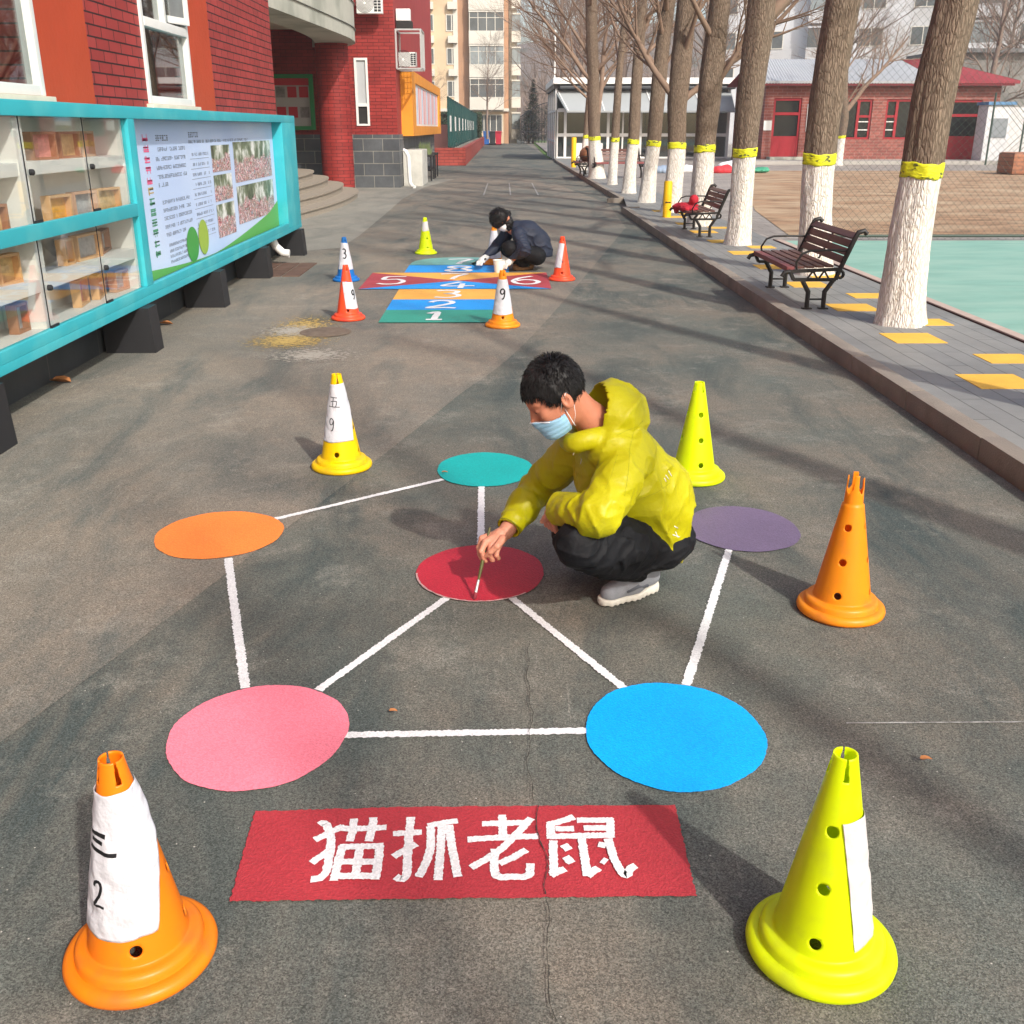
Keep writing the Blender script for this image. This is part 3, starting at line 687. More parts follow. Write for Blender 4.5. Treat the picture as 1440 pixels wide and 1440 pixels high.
M['glass'] = glassy('window_glass', (.75, .8, .8), .10)
M['clear'] = glassy('cabinet_glass', (.96, .97, .96), .04)
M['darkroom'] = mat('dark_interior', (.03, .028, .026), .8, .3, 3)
M['curtain'] = mat('red_curtain', srgb(140, 46, 34), .8, .12, 5)
M['greycurtain'] = mat('grey_blind', (.16, .17, .17), .8, .3, 3)
M['canopy'] = mat('canopy_stone', srgb(176, 176, 164), .8, .08, 2, bump=.08, bscale=30, var2=srgb(150, 152, 140), v2scale=1.2)
M['soffit'] = mat('soffit', srgb(205, 195, 175), .85, .08, 2)
M['step'] = mat('granite_steps', srgb(150, 140, 126), .85, .14, 14, bump=.15, bscale=60)
M['metal'] = mat('galvanised_metal', (.55, .55, .54), .4, .08, 8, metal=.6)
M['white'] = mat('white_enamel', (.74, .74, .71), .45, .05, 5)
M['black'] = mat('black_metal', (.02, .02, .022), .5, .1, 10)
M['turq'] = mat('turquoise_enamel', srgb(50, 168, 180), .5, .08, 3, bump=.03, bscale=15, var2=srgb(92, 186, 190), v2scale=2.2, v2lo=.5, v2hi=.75)
M['turq_d'] = M['turq']
XW = -3.05
sb = empty('school_building', (XW, 15, 0), 0, 'red brick school building with orange bands, white windows and curved grey canopy', 'school building')
OFF = Matrix.Translation((-XW, -15, 0))
def part(mb, name, m, parent=sb, smooth=False, angle=40): return mb.build(name, m, parent, smooth, angle, xf=OFF)
w = MB()
for y0, y1 in ((-12, 5.9), (7.40, 9.58), (10.97, 15.0)): w.box(XW-.3, XW, y0, y1, .0, 9)
for y0, y1 in ((5.9, 7.40), (9.58, 10.97)): w.box(XW-.3, XW, y0, y1, 0, 1.80); w.box(XW-.3, XW, y0, y1, 3.7, 9)
part(w, 'wall', M['redbrick'])
w = MB(); w.box(XW, XW+.012, 7.40, 8.30, 1.2, 9); w.box(XW, XW+.012, 10.97, 11.78, 1.2, 9); w.box(XW, XW+.012, 3.0, 5.9, 1.2, 9)
part(w, 'painted_band', M['orangewall'])
w = MB(); w.box(XW, XW+.03, -12, 15.0, 0, .93); part(w, 'plinth', M['plinth'])
for y0, y1, tz in ((5.9, 7.40, None), (9.58, 10.97, 2.42)):
    f = MB(); t = .065; x0, x1 = XW-.07, XW+.02
    f.box(x0, x1, y0, y0+t, 1.80, 3.7, b=.006); f.box(x0, x1, y1-t, y1, 1.80, 3.7, b=.006); f.box(x0+.002, x1-.002, y0+t, y1-t, 1.80, 1.80+t, b=.006); f.box(x0+.002, x1-.002, y0+t, y1-t, 3.7-t, 3.7, b=.006)
    if tz:
        f.box(x0+.002, x1+.004, y0+t, y1-t, tz, tz+.075, b=.006); ym = y0+.70
        f.box(x0+.003, x1-.003, ym-.03, ym+.03, tz+.075, 3.7-t, b=.005)
    fr = part(f, 'window', M['upvc'], smooth=True)
    g = MB(); g.box(XW-.035, XW-.030, y0+t, y1-t, 1.86, 3.64); part(g, 'pane', M['glass'], fr)
    s = MB(); s.box(XW-.0, XW+.06, y0-.06, y1+.06, 1.745, 1.797, b=.008); part(s, 'sill', M['cream'], fr, True)
    if tz:      # open casement
        c = MB(); T = Matrix.Translation((XW+.03, y1-t-.0, 0)) @ Matrix.Rotation(math.radians(-14), 4, 'Z')
        for a, b_, c_, d in ((-.56, -.50, 2.52, 3.6), (-.06, 0, 2.52, 3.6), (-.50, -.06, 2.52, 2.58), (-.50, -.06, 3.54, 3.6)): c.box(-.01, .035, a, b_, c_, d, 0, .004, T)
        cs = part(c, 'casement', M['upvc'], fr, True)
        c2 = MB(); c2.box(.01, .014, -.50, -.06, 2.58, 3.54, 0, 0, T); part(c2, 'casement_pane', M['greycurtain'], fr)
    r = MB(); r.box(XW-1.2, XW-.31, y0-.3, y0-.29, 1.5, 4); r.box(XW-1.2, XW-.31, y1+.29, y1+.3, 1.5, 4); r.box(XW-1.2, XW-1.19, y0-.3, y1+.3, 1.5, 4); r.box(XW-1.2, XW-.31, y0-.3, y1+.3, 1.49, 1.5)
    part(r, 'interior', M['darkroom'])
    cu = MB(); n = 40; a0, a1 = (y0+.75, y1-.05) if tz else (y0+.05, y1-.35)
    vs = []
    for i in range(n+1):
        yy = a0+(a1-a0)*i/n; xx = XW-.14+.012*math.sin(i*1.1); vs += [(xx, yy, 1.8), (xx, yy, 3.7 if not tz else 2.42)]
    cu.add(vs, [(2*i, 2*i+2, 2*i+3, 2*i+1) for i in range(n)]); part(cu, 'curtain', M['curtain'], fr, True, 180)
# recess and far wing
YB = 30.6; XC = -2.87
w = MB(); w.box(-14, -4.00, YB, YB+.3, 1.42, 11); w.box(-3.63, XC-.002, YB, YB+.3, 1.42, 11); w.box(-4.0, -3.63, YB, YB+.3, 1.42, 1.66); w.box(-4.0, -3.63, YB, YB+.3, 3.4, 11)
w.box(XC-.5, XC-.004, YB+.3, YB+.9, 1.42, 11); part(w, 'wing_wall', M['redbrick_y'])
w = MB(); w.box(XC-.32, XC, YB+.02, 47, 1.42, 11); part(w, 'side_wall', M['redplain'])
w = MB(); w.box(-14, XC+.03, YB-.04, YB, 0, 1.43); part(w, 'stone_plinth', M['stone'])
w = MB(); w.box(XC-.3, XC+.03, YB+.002, 47.02, 0, 1.43); part(w, 'stone_plinth', M['stone_x'])
w = MB(); w.box(XW-7, XW-.3, 14.7, 15.0, 0, 9); part(w, 'return_wall', M['redplain'])
f = MB(); f.box(-4.0, -3.94, YB-.03, YB+.06, 1.66, 3.4); f.box(-3.69, -3.63, YB-.03, YB+.06, 1.66, 3.4); f.box(-3.94, -3.69, YB-.03, YB+.06, 1.66, 1.71); f.box(-3.94, -3.69, YB-.03, YB+.06, 3.34, 3.4); f.box(-3.94, -3.69, YB-.032, YB+.058, 2.16, 2.24)
fr = part(f, 'window', M['upvc']); g = MB(); g.box(-3.94, -3.69, YB+.02, YB+.025, 1.71, 2.16); g.box(-3.94, -3.69, YB+.3, YB+.31, 1.71, 3.34); part(g, 'pane', M['darkroom'], fr)
g = MB(); g.box(-3.94, -3.69, YB+.015, YB+.02, 2.24, 3.34); part(g, 'blind', mat('pale_blind', (.42, .44, .45), .6), fr)
# curved canopy over the entrance
def cr(pts, step=.3): return [(p.x, p.y) for p in smooth_line(pts, step)]
outer = cr([(-5.9, 13.2), (-4.9, 15.6), (-4.40, 18.2), (-4.18, 20.6), (-3.98, 23.), (-3.78, 25.6), (-3.66, 27.8), (-3.80, 29.4), (-4.3, YB-.06)])
inner = cr([(-6.6, 13.2), (-5.6, 15.6), (-5.15, 18.2), (-4.98, 20.6), (-4.80, 23.), (-4.62, 25.6), (-4.62, 27.4), (-4.78, 29.0), (-5.1, YB-.06)])
def band(mb, A, B, z0, z1, mi=0):
    n = len(A); m = len(B)
    B = [B[int(round(i*(m-1)/(n-1)))] for i in range(n)]
    vs = [(p[0], p[1], z) for z in (z0, z1) for p in A]+[(p[0], p[1], z) for z in (z0, z1) for p in B]
    fs = []
    for i in range(n-1):
        fs += [(i, i+1, n+i+1, n+i), (2*n+i+1, 2*n+i, 3*n+i, 3*n+i+1), (i+1, i, 2*n+i, 2*n+i+1), (n+i, n+i+1, 3*n+i+1, 3*n+i)]
    fs += [(0, n, 3*n, 2*n), (n-1, 3*n-1, 4*n-1, 2*n-1)]
    return mb.add(vs, fs, mi)
c = MB(); band(c, outer, inner, 3.66, 5.4)
o2 = [(p[0]+.03, p[1]) for p in outer]
for z in (3.95, 4.55, 5.15): band(c, o2, outer, z, z+.012, 1)
part(c, 'canopy', [M['canopy'], mat('canopy_joint', (.2, .2, .18), .9)], smooth=True)
c = MB(); band(c, inner, [(p[0]-8, p[1]) for p in inner], 4.1, 4.3); part(c, 'canopy_ceiling', M['soffit'], smooth=True)
w = MB().lathe([(.43, 0), (.43, 3.66)], 40, (-4.40, 29.3, 0)); part(w, 'column', M['redbrick_y'], smooth=True)
for k, m_ in enumerate((M['step'],)*4):
    base = cr([(-4.9, 15.2), (-3.95, 17.2), (-3.72, 19.4), (-3.46, 22.2), (-3.42, 24.6), (-3.55, 26.6), (-3.9, 28.0), (-4.6, 28.8)], .4)
    A = [(p[0]-.36*k, p[1]) for p in base]; mb = MB(); mb.prism(A+[(-9, 28.8), (-9, 15.2)], .15*k+.002*(k == 0), .15*(k+1)-.03)
    A2 = [(p[0]+.03, p[1]) for p in A]; mb.prism(A2+[(-9, 28.8+.001), (-9, 15.2-.001)], .15*(k+1)-.03, .15*(k+1))
    part(mb, 'step', m_)
# ---- things on the walls
def ac_unit(loc, rz, label, s=1.):
    e = empty('air_conditioner', loc, rz, label, 'air conditioner', 'air conditioners on the school wall')
    MB().box(-.38*s, .38*s, -.14*s, .14*s, 0, .56*s, b=.015).build('casing', M['white'], e)
    g = MB()
    for i in range(7): g.tube([(-.12+.24*math.cos(a)*(.2+.13*i), -.145*s, .28*s+.24*math.sin(a)*(.2+.13*i)) for a in [2*PI*j/20 for j in range(20)]], .006, 4, closed=True)
    g.build('fan_grille', M['black'], e)
    g = MB()
    for i in range(6):
        for j in range(2): g.box(.14*s+j*.11*s, .23*s+j*.11*s, -.146*s, -.141*s, .05*s+i*.08*s, .11*s+i*.08*s)
    g.build('louvres', M['black'], e); return e
ac_unit((-2.56, 31.1, 3.20), 0, 'small white air conditioner inside a metal cage on the red wall', .66)
ac_unit((-3.45, 30.2, 4.45), 0, 'white air conditioner high on the red brick wall near the canopy', .9)
cg = MB(); X0, X1, Y0c, Y1c, Z0, Z1 = -2.84, -2.16, 30.75, 31.9, 3.14, 4.12
for x in (X0, X1):
    for y in (Y0c, Y1c): cg.bar((x, y, Z0), (x, y, Z1), .045, .045)
for z in (Z0, Z1):
    for y in (Y0c, Y1c): cg.bar((X0, y, z), (X1, y, z), .04, .04)
    for x in (X0, X1): cg.bar((x, Y0c, z), (x, Y1c, z), .04, .04)
for i in range(1, 7): cg.bar((X1, Y0c+i*.16, Z0), (X1, Y0c+i*.16, Z1), .012, .012); cg.bar((X0, Y0c+i*.16, Z0), (X1, Y0c+i*.16, Z0), .012, .012)
tag(cg.build('metal_cage', M['metal'], smooth=False), 'galvanised cage frame around the small air conditioner on the red wall', 'cage')
sg = MB(); sg.box(-2.84, -2.45, 31.0, 31.3, 4.36, 4.66, b=.02); sg2 = MB(); sg2.box(-2.84, -2.40, 31.0, 31.3, 4.16, 4.35, b=.02)
fl_ = empty('flood_light', (-2.8, 31.1, 4.2), 0, 'boxy flood light above the caged air conditioner', 'flood light')
sg.build('housing', M['white'], fl_, xf=Matrix.Translation((2.8, -31.1, -4.2))); sg2.build('lamp_glass', M['darkroom'], fl_, xf=Matrix.Translation((2.8, -31.1, -4.2)))
# downpipe, block, desks
dpn = MB().tube([(-2.72, 30.45, 1.02), (-2.66, 30.45, 1.00), (-2.58, 30.42, .86), (-2.56, 30.42, .16), (-2.50, 30.38, .06), (-2.42, 30.3, .03)], .055, 10)
tag(dpn.build('drain_pipe', M['white']), 'white drain pipe at the corner of the grey stone plinth', 'drain pipe')
bl = MB(); bl.box(-2.82, -2.26, 31.4, 33.6, 0, 1.0, b=.03)
tag(bl.build('concrete_block', mat('rendered_concrete', (.52, .51, .46), .9, .2, 3, bump=.2, bscale=15, var2=(.3, .29, .26), v2scale=2, v2lo=.55, v2hi=.8)), 'pale concrete box against the wall beside the drain pipe', 'concrete box')
for i in range(2):
    e = empty('school_desk', (-2.45, 35.2+i*2.2, 0), 0, ('nearer' if i == 0 else 'farther')+' dark metal desk with plants along the red building', 'desk', 'desks along the building')
    d = MB(); d.box(-.28, .28, -.7, .7, .74, .80, b=.01); d.build('desk_top', M['darkroom'], e)
    for sx in (-.24, .24):
        for sy in (-.64, .64): MB().bar((sx, sy, 0), (sx, sy, .74), .05, .05).build('leg', M['black'], e)
    MB().box(-.22, .22, -.62, .62, .30, .34).build('shelf', M['black'], e)
pl = MB(); rr = random.Random(8)
for k in range(150):
    a = rr.uniform(0, 6.28); r = rr.uniform(0, .22); x, y, z = -2.45+r*math.cos(a), 35.0+r*2*math.sin(a), .80
    tip = (x+rr.uniform(-.12, .12), y+rr.uniform(-.12, .12), z+rr.uniform(.15, .42)); pl.add([(x-.02, y, z), (x+.02, y, z), tip], [(0, 1, 2)])
tag(pl.build('potted_plant', mat('dull_leaf', (.14, .18, .08), .8, .2, 9), smooth=False), 'tuft of grey green plant standing on the nearer dark desk', 'plant')
# yellow framed notice board on the side wall
nb = empty('notice_board', (XC, 32, 1.4), 0, 'yellow framed notice board with pink and white strips on the red side wall', 'notice board')
T = Matrix.Translation((-XC, -32, -1.4)); f = MB(); xa, xb = XC, XC+.34
f.box(xa, xb, 31.9, 33.2, 1.38, 3.16); f.box(xa, xb, 45.6, 46.8, 1.38, 3.16); f.box(xa, xb, 33.2, 45.6, 1.38, 1.66); f.box(xa, xb, 33.2, 45.6, 2.86, 3.16)
f.build('frame', mat('ochre_frame', srgb(218, 142, 44), .6, .12, 2), nb, smooth=False, xf=T)
f = MB(); f.box(xa, xb-.06, 33.2, 45.6, 1.66, 2.86); f.build('panel', M['white'], nb, smooth=False, xf=T)
f = MB(); rr = random.Random(2)
for i in range(16): f.box(xb-.06, xb-.055, 33.5+i*.75, 33.5+i*.75+.5, 1.72, 2.8-.0*i, i % 3)
f.build('strips', [mat('pale_pink', (.72, .42, .42), .7), mat('pale_blue', (.5, .56, .66), .7), mat('rose', (.66, .30, .30), .7)], nb, smooth=False, xf=T)
# green framed board in the recess
gb = empty('notice_board', (-5.7, YB-.06, 1.6), 0, 'green framed red and grey notice board inside the entrance recess', 'notice board')
T = Matrix.Translation((5.7, -YB+.06, -1.6)); f = MB(); a, b, c0, d = -6.9, -5.14, 1.55, 2.98; yy = YB-.16
for q_ in ((a, a+.11, c0, d), (b-.11, b, c0, d), (a+.11, b-.11, c0, c0+.10), (a+.11, b-.11, d-.10, d)): f.box(q_[0], q_[1], yy, YB-.06, q_[2], q_[3])
f.build('frame', mat('green_frame', srgb(44, 128, 74), .5), gb, smooth=False, xf=T)
f = MB(); f.box(a+.11, b-.11, YB-.10, YB-.07, c0+.1, d-.1, 0)
for i in range(5):
    for j in range(2): f.box(b-.40-i*.32, b-.15-i*.32, YB-.106, YB-.10, c0+.32+j*.52, c0+.60+j*.52, 1 if (i+j) % 3 else 2)
f.box(a+.11, b-.11, YB-.108, YB-.10, d-.28, d-.1, 1)
f.build('panel', [mat('grey_panel', (.38, .36, .34), .7), mat('red_panel', srgb(176, 40, 50), .6), mat('dark_photo', (.2, .18, .17), .6, .5, 9)], gb, smooth=False, xf=T)
# ================================================================== DISPLAY CASE
XD = -2.70; XBK = -3.018
dc = empty('display_case', (XD, 8, 0), 0, 'long turquoise display case on black pedestals along the school wall', 'display case')
T = Matrix.Translation((-XD, -8, 0))
def dpart(mb, name, m, parent=dc, smooth=False, angle=40): return mb.build(name, m, parent, smooth, angle, xf=T)
f = MB(); y0, y1, z0, z1 = 1.6, 14.40, .34, 1.75
f.box(XBK, XD, y0, y1, z1-.085, z1, b=.006); f.box(XBK, XD, y0, y1, z0, z0+.055, b=.006)
f.box(XD-.05, XD-.001, y0, 13.54, z0+.055, .462, b=.004); f.box(XBK, XD-.001, 13.541, 14.395, .395, z1-.085, b=.006)
for a in (1.61, 7.955): f.box(XBK+.01, XD-.002, a, a+.145, .463, z1-.085, b=.004)
f.box(XD-.04, XD-.002, 1.7, 7.955, .985, 1.075, b=.004)
dpart(f, 'frame', M['turq'], smooth=True)
f = MB(); f.box(XBK, XBK+.01, 1.75, 7.955, .395, 1.665); f.box(XBK+.01, XD-.042, 1.75, 7.955, .985, 1.02); f.box(XBK+.01, XD-.052, 1.75, 7.955, .40, .46); f.box(XBK+.01, XD-.052, 7.91, 7.95, .46, 1.66)
dpart(f, 'case_lining', M['white'])
for z in (1.34, .68): dpart(MB().box(XBK+.012, XD-.052, 1.76, 7.90, z, z+.075, b=.004), 'shelf', M['white'])
for y in (3.2, 6.17): dpart(MB().box(XBK+.014, XD-.044, y, y+.11, 1.02, 1.66), 'divider', M['white'])
for y in (3.3, 6.22): dpart(MB().box(XBK+.014, XD-.054, y, y+.11, .46, .985), 'divider', M['white'])
for z0_, z1_ in ((1.075, 1.664), (.462, .985)):
    for ya, yb_ in ((1.76, 3.2), (3.22, 4.68), (4.70, 6.19), (6.21, 7.13), (7.15, 7.95)):
        p = dpart(MB().box(XD-.030, XD-.026, ya+.004, yb_-.004, z0_, z1_), 'glass_door', M['clear'])
        e = MB(); e.box(XD-.031, XD-.025, ya, ya+.004, z0_, z1_); dpart(e, 'door_edge', M['black'], p)
        if yb_ > 6.2:
            k = MB(); k.lathe([(0, 0), (.018, 0), (.018, .02), (.012, .026), (0, .026)], 14); zc = (1.36 if z0_ > 1 else .70)
            k.v = [(XD-.025+v[2], ya+.05+v[0], zc+v[1]) for v in k.v]; dpart(k, 'knob', M['black'], p, True)
            h = MB(); h.box(XD-.03, XD-.02, ya+.01, ya+.12, z0_+.0, z0_+.016); dpart(h, 'hinge', M['black'], p)
for i, y in enumerate((3.2, 5.13, 7.70, 9.79, 11.80, 14.0)):
    b = MB(); th = .20; vs = [(-2.99, 0), (-2.615, 0), (-2.635, .338), (-2.99, .338)]
    b.add([(x, y-.0, z) for x, z in vs]+[(x, y+th, z) for x, z in vs], [(0, 1, 2, 3), (7, 6, 5, 4), (0, 4, 5, 1), (1, 5, 6, 2), (3, 2, 6, 7), (0, 3, 7, 4)])
    dpart(b, 'pedestal', M['black'])
# poster
XP = -2.83
po = dpart(MB().box(XP-.012, XP, 8.10, 13.54, .43, 1.664), 'poster', mat('poster_blue', srgb(196, 212, 236), .5, .03, 3, var2=srgb(180, 200, 232), v2scale=.6))
def pq(X, Y_): p = atx(180+X/4.8, 140+Y_/4.8, XP); return p.y, p.z
def pquad(mb, X0_, Y0_, X1_, Y1_, mi=0, off=.002):
    a, b = pq(X0_, Y0_), pq(X1_, Y1_); ya, yb_ = sorted((a[0], b[0])); za, zb = sorted((a[1], b[1]))
    mb.add([(XP+off, ya, za), (XP+off, yb_, za), (XP+off, yb_, zb), (XP+off, ya, zb)], [(0, 1, 2, 3)], mi); return ya, yb_, za, zb
tx = MB(); rr = random.Random(4)
def textline(ya, yb_, z, h, mi=0, dens=.85):
    y = ya
    while y < yb_:
        cw = h*rr.uniform(.8, 1.0)
        if rr.random() < dens:
            for k in range(3):
                if rr.random() < .75: zz = z+h*(k/3); tx.add([(XP+.002, y, zz), (XP+.002, y+cw*.8, zz), (XP+.002, y+cw*.8, zz+h*.14), (XP+.002, y, zz+h*.14)], [(0, 1, 2, 3)], mi)
            for k in range(2):
                if rr.random() < .7: q0 = y+cw*rr.uniform(0, .7); tx.add([(XP+.0022, q0, z), (XP+.0022, q0+cw*.14, z), (XP+.0022, q0+cw*.14, z+h*.85), (XP+.0022, q0, z+h*.85)], [(0, 1, 2, 3)], mi)
        y += cw*1.12
textline(8.95, 9.25, 1.50, .055); textline(9.9, 10.2, 1.52, .055)
for k, z in enumerate((1.42, 1.345, 1.275, 1.205, 1.14)): textline(8.98 if k == 0 else 8.90, 9.74 if k < 4 else 9.15, z, .036, dens=.95)
for k, z in enumerate((1.00, .935, .87, .80, .735)): textline(8.95, 9.76 if k < 4 else 9.5, z, .034, dens=.95)
for k, z in enumerate((.65, .60, .555, .51)): textline(9.0, 9.76, z, .028, dens=.95)
textline(9.88, 12.2, 1.47, .030, dens=.7)
for k in range(9):
    z = 1.36-k*.088; textline(9.92, 10.5, z, .030, dens=.6)
    tx.add([(XP+.0018, 9.88, z-.028), (XP+.0018, 10.52, z-.028), (XP+.0018, 10.52, z-.025), (XP+.0018, 9.88, z-.025)], [(0, 1, 2, 3)], 0)
for k in range(12):        # vertical heading
    z = 1.50-k*.082; mi = 1 if k < 5 else 2 if k < 6 else 3
    for j in range(4):
        zz = z+rr.uniform(0, .05); tx.add([(XP+.002, 8.62, zz), (XP+.002, 8.75, zz), (XP+.002, 8.75, zz+.010), (XP+.002, 8.62, zz+.010)], [(0, 1, 2, 3)], mi)
    for j in range(2):
        q0 = 8.62+rr.uniform(0, .11); tx.add([(XP+.0022, q0, z), (XP+.0022, q0+.012, z), (XP+.0022, q0+.012, z+.055), (XP+.0022, q0, z+.055)], [(0, 1, 2, 3)], mi)
dpart(tx, 'poster_text', [mat('grey_print', (.16, .18, .22), .6), mat('pink_print', (.75, .12, .25), .6), mat('ochre_print', (.5, .36, .14), .6), mat('green_print', (.08, .28, .16), .6)], po)
def photo_mat(name, cs, seed, z0, z1):
    m = bpy.data.materials.new(name); m.use_nodes = True; nt = m.node_tree; N = nt.nodes; Lk = nt.links
    p = N['Principled BSDF']; p.inputs['Roughness'].default_value = .35
    g = N.new('ShaderNodeNewGeometry'); sx = N.new('ShaderNodeSeparateXYZ'); Lk.new(g.outputs['Position'], sx.inputs[0])
    def ns(sy, sz, detail, off):
        mp = N.new('ShaderNodeMapping'); mp.inputs['Scale'].default_value = (1, sy, sz); mp.inputs['Location'].default_value = (seed+off, seed*2, off)
        Lk.new(g.outputs['Position'], mp.inputs['Vector']); n = N.new('ShaderNodeTexNoise'); n.inputs['Scale'].default_value = 1; n.inputs['Detail'].default_value = detail; n.inputs['Roughness'].default_value = .7; Lk.new(mp.outputs[0], n.inputs['Vector']); return n.outputs['Fac']
    def ramp(v, cols, lo=.3, hi=.7):
        r = N.new('ShaderNodeValToRGB'); Lk.new(v, r.inputs[0]); e = r.color_ramp.elements; e[0].position = lo; e[0].color = cols[0]; e[1].position = hi; e[1].color = cols[-1]
        for i in range(1, len(cols)-1): q_ = e.new(lo+(hi-lo)*i/(len(cols)-1)); q_.color = cols[i]
        return r.outputs[0]
    back = ramp(ns(3.5, 3, 4, 0), [srgb(40, 52, 36), srgb(110, 122, 92), srgb(225, 228, 222)], .35, .62); crowd = ramp(ns(7, 9, 3, 7), cs, .33, .67)
    zf = N.new('ShaderNodeMapRange'); zf.inputs['From Min'].default_value = z0+(z1-z0)*.15; zf.inputs['From Max'].default_value = z0+(z1-z0)*1.05; Lk.new(sx.outputs['Z'], zf.inputs['Value'])
    ad = N.new('ShaderNodeMath'); ad.operation = 'ADD'; Lk.new(zf.outputs[0], ad.inputs[0]); Lk.new(ns(3.2, 2.5, 3, 3), ad.inputs[1])
    st = N.new('ShaderNodeMapRange'); st.inputs['From Min'].default_value = .92; st.inputs['From Max'].default_value = .98; Lk.new(ad.outputs[0], st.inputs['Value'])
    mx = N.new('ShaderNodeMix'); mx.data_type = 'RGBA'; Lk.new(st.outputs[0], mx.inputs['Factor']); Lk.new(crowd, mx.inputs['A']); Lk.new(back, mx.inputs['B']); Lk.new(mx.outputs['Result'], p.inputs['Base Color']); return m
pal = [srgb(60, 60, 70), srgb(226, 218, 210), srgb(60, 50, 50), srgb(214, 160, 140), srgb(80, 90, 120), srgb(236, 226, 220), srgb(200, 90, 105), srgb(50, 46, 46), srgb(196, 190, 170), srgb(120, 140, 170)]
for k, (a, b, c_, d) in enumerate(((10.62, 1.44, 11.34, 1.19), (10.62, 1.16, 11.34, .91), (10.62, .88, 11.34, .56), (11.5, 1.46, 13.35, 1.05), (11.5, 1.01, 13.35, .62))):
    ph = MB().add([(XP+.003, a, d), (XP+.003, c_, d), (XP+.003, c_, b), (XP+.003, a, b)], [(0, 1, 2, 3)]); dpart(ph, 'printed_photo', photo_mat('printed_photo', pal, k*3.3+1, d, b), po)
gm_ = MB(); top = [(8.10, .56)]+[(8.1+i*.26, .56-.10*math.sin(min(1, i/9)*PI/2)-.02+(.0 if i < 9 else .22*((i-9)/11)**1.3)) for i in range(1, 20)]+[(13.54, .74)]
vs = [(XP+.004, y, .435) for y, z in top]+[(XP+.004, y, max(.436, z)) for y, z in top]; n = len(top)
gm_.add(vs, [(i, i+1, n+i+1, n+i) for i in range(n-1)]); dpart(gm_, 'green_wave', mat('poster_green', srgb(96, 168, 84), .5), po)
for (yc, zc, ry, rz_, cc) in ((9.68, .60, .19, .155, srgb(70, 150, 70)), (10.05, .63, .17, .16, srgb(150, 176, 70))):
    ov = MB().add([(XP+.006+(.001 if yc > 9.9 else 0), yc+ry*math.cos(2*PI*i/32), zc+rz_*math.sin(2*PI*i/32)) for i in range(32)], [tuple(range(32))]); dpart(ov, 'printed_oval', mat('oval', cc, .5), po)
# objects shown inside
wood = [mat('pine_%s' % k, c_, .55, .15, 14, stretch=(1, 1, .2)) for k, c_ in (('honey', srgb(212, 168, 120)), ('tan', srgb(200, 158, 128)), ('brown', srgb(165, 118, 88)))]
pics = [mat('picture_%s' % k, c_, .6, .35, 22) for k, c_ in (('rose', srgb(215, 150, 140)), ('sand', srgb(200, 170, 120)), ('grey', srgb(170, 170, 170)), ('amber', srgb(220, 160, 60)))]
items = [(6.60, 1.415, .26, .165, 2, 0), (7.02, 1.415, .26, .165, 2, 1), (7.42, 1.415, .26, .165, 1, 0), (6.72, 1.02, .28, .18, 0, 3), (7.12, 1.02, .28, .18, 1, 2), (7.54, 1.02, .30, .18, 0, 1),
         (6.84, .755, .16, .165, 0, 1), (7.06, .755, .36, .17, 0, 2), (7.50, .755, .36, .155, 2, 2), (6.98, .462, .26, .18, 0, 0), (7.32, .462, .28, .165, 0, 3), (7.66, .462, .22, .15, 1, 2),
         (5.84, 1.02, .22, .18, 2, 1), (5.92, .755, .20, .17, 0, 1), (6.02, .462, .16, .17, 2, 2)]
rown = ['upper bay top shelf', 'upper bay bottom', 'lower bay top shelf', 'lower bay bottom']
nm = ['left', 'middle', 'right']; woodn = ['honey', 'tan', 'brown']; picn = ['rose', 'sandy', 'grey', 'amber']
for i, (y, z, ww, hh, wi, pi_) in enumerate(items):
    lab = '%s wood stand, %s picture, %s of %s in display case' % (woodn[wi], picn[pi_], nm[i % 3], rown[i//3]) if i < 12 else \
          '%s wood stand, %s picture, %s at the photo edge' % (woodn[wi], picn[pi_], ['upper bay', 'lower bay shelf', 'lower bay floor'][i-12])
    e = empty('picture_stand', (-2.86, y, z), math.radians(random.uniform(-12, 12)), lab, 'picture stand', 'wooden picture stands in the display case')
    f = MB(); t = .016
    f.box(-.03, .03, 0, t, 0, hh); f.box(-.03, .03, ww-t, ww, 0, hh); f.box(-.029, .029, t, ww-t, 0, t); f.box(-.029, .029, t, ww-t, hh-t, hh); f.build('frame', wood[wi], e, smooth=False)
    MB().box(-.02, -.012, t, ww-t, t, hh-t).build('picture', pics[pi_], e, smooth=False)
# soft pvc elbow under the case
el = MB().tube([(-2.86, 13.1, .36), (-2.80, 13.1, .22), (-2.72, 13.12, .14), (-2.64, 13.12, .13)], .05, 12)
tag(el.build('pipe_elbow', M['white']), 'white pipe elbow poking out beneath the far end of the display case', 'pipe elbow')
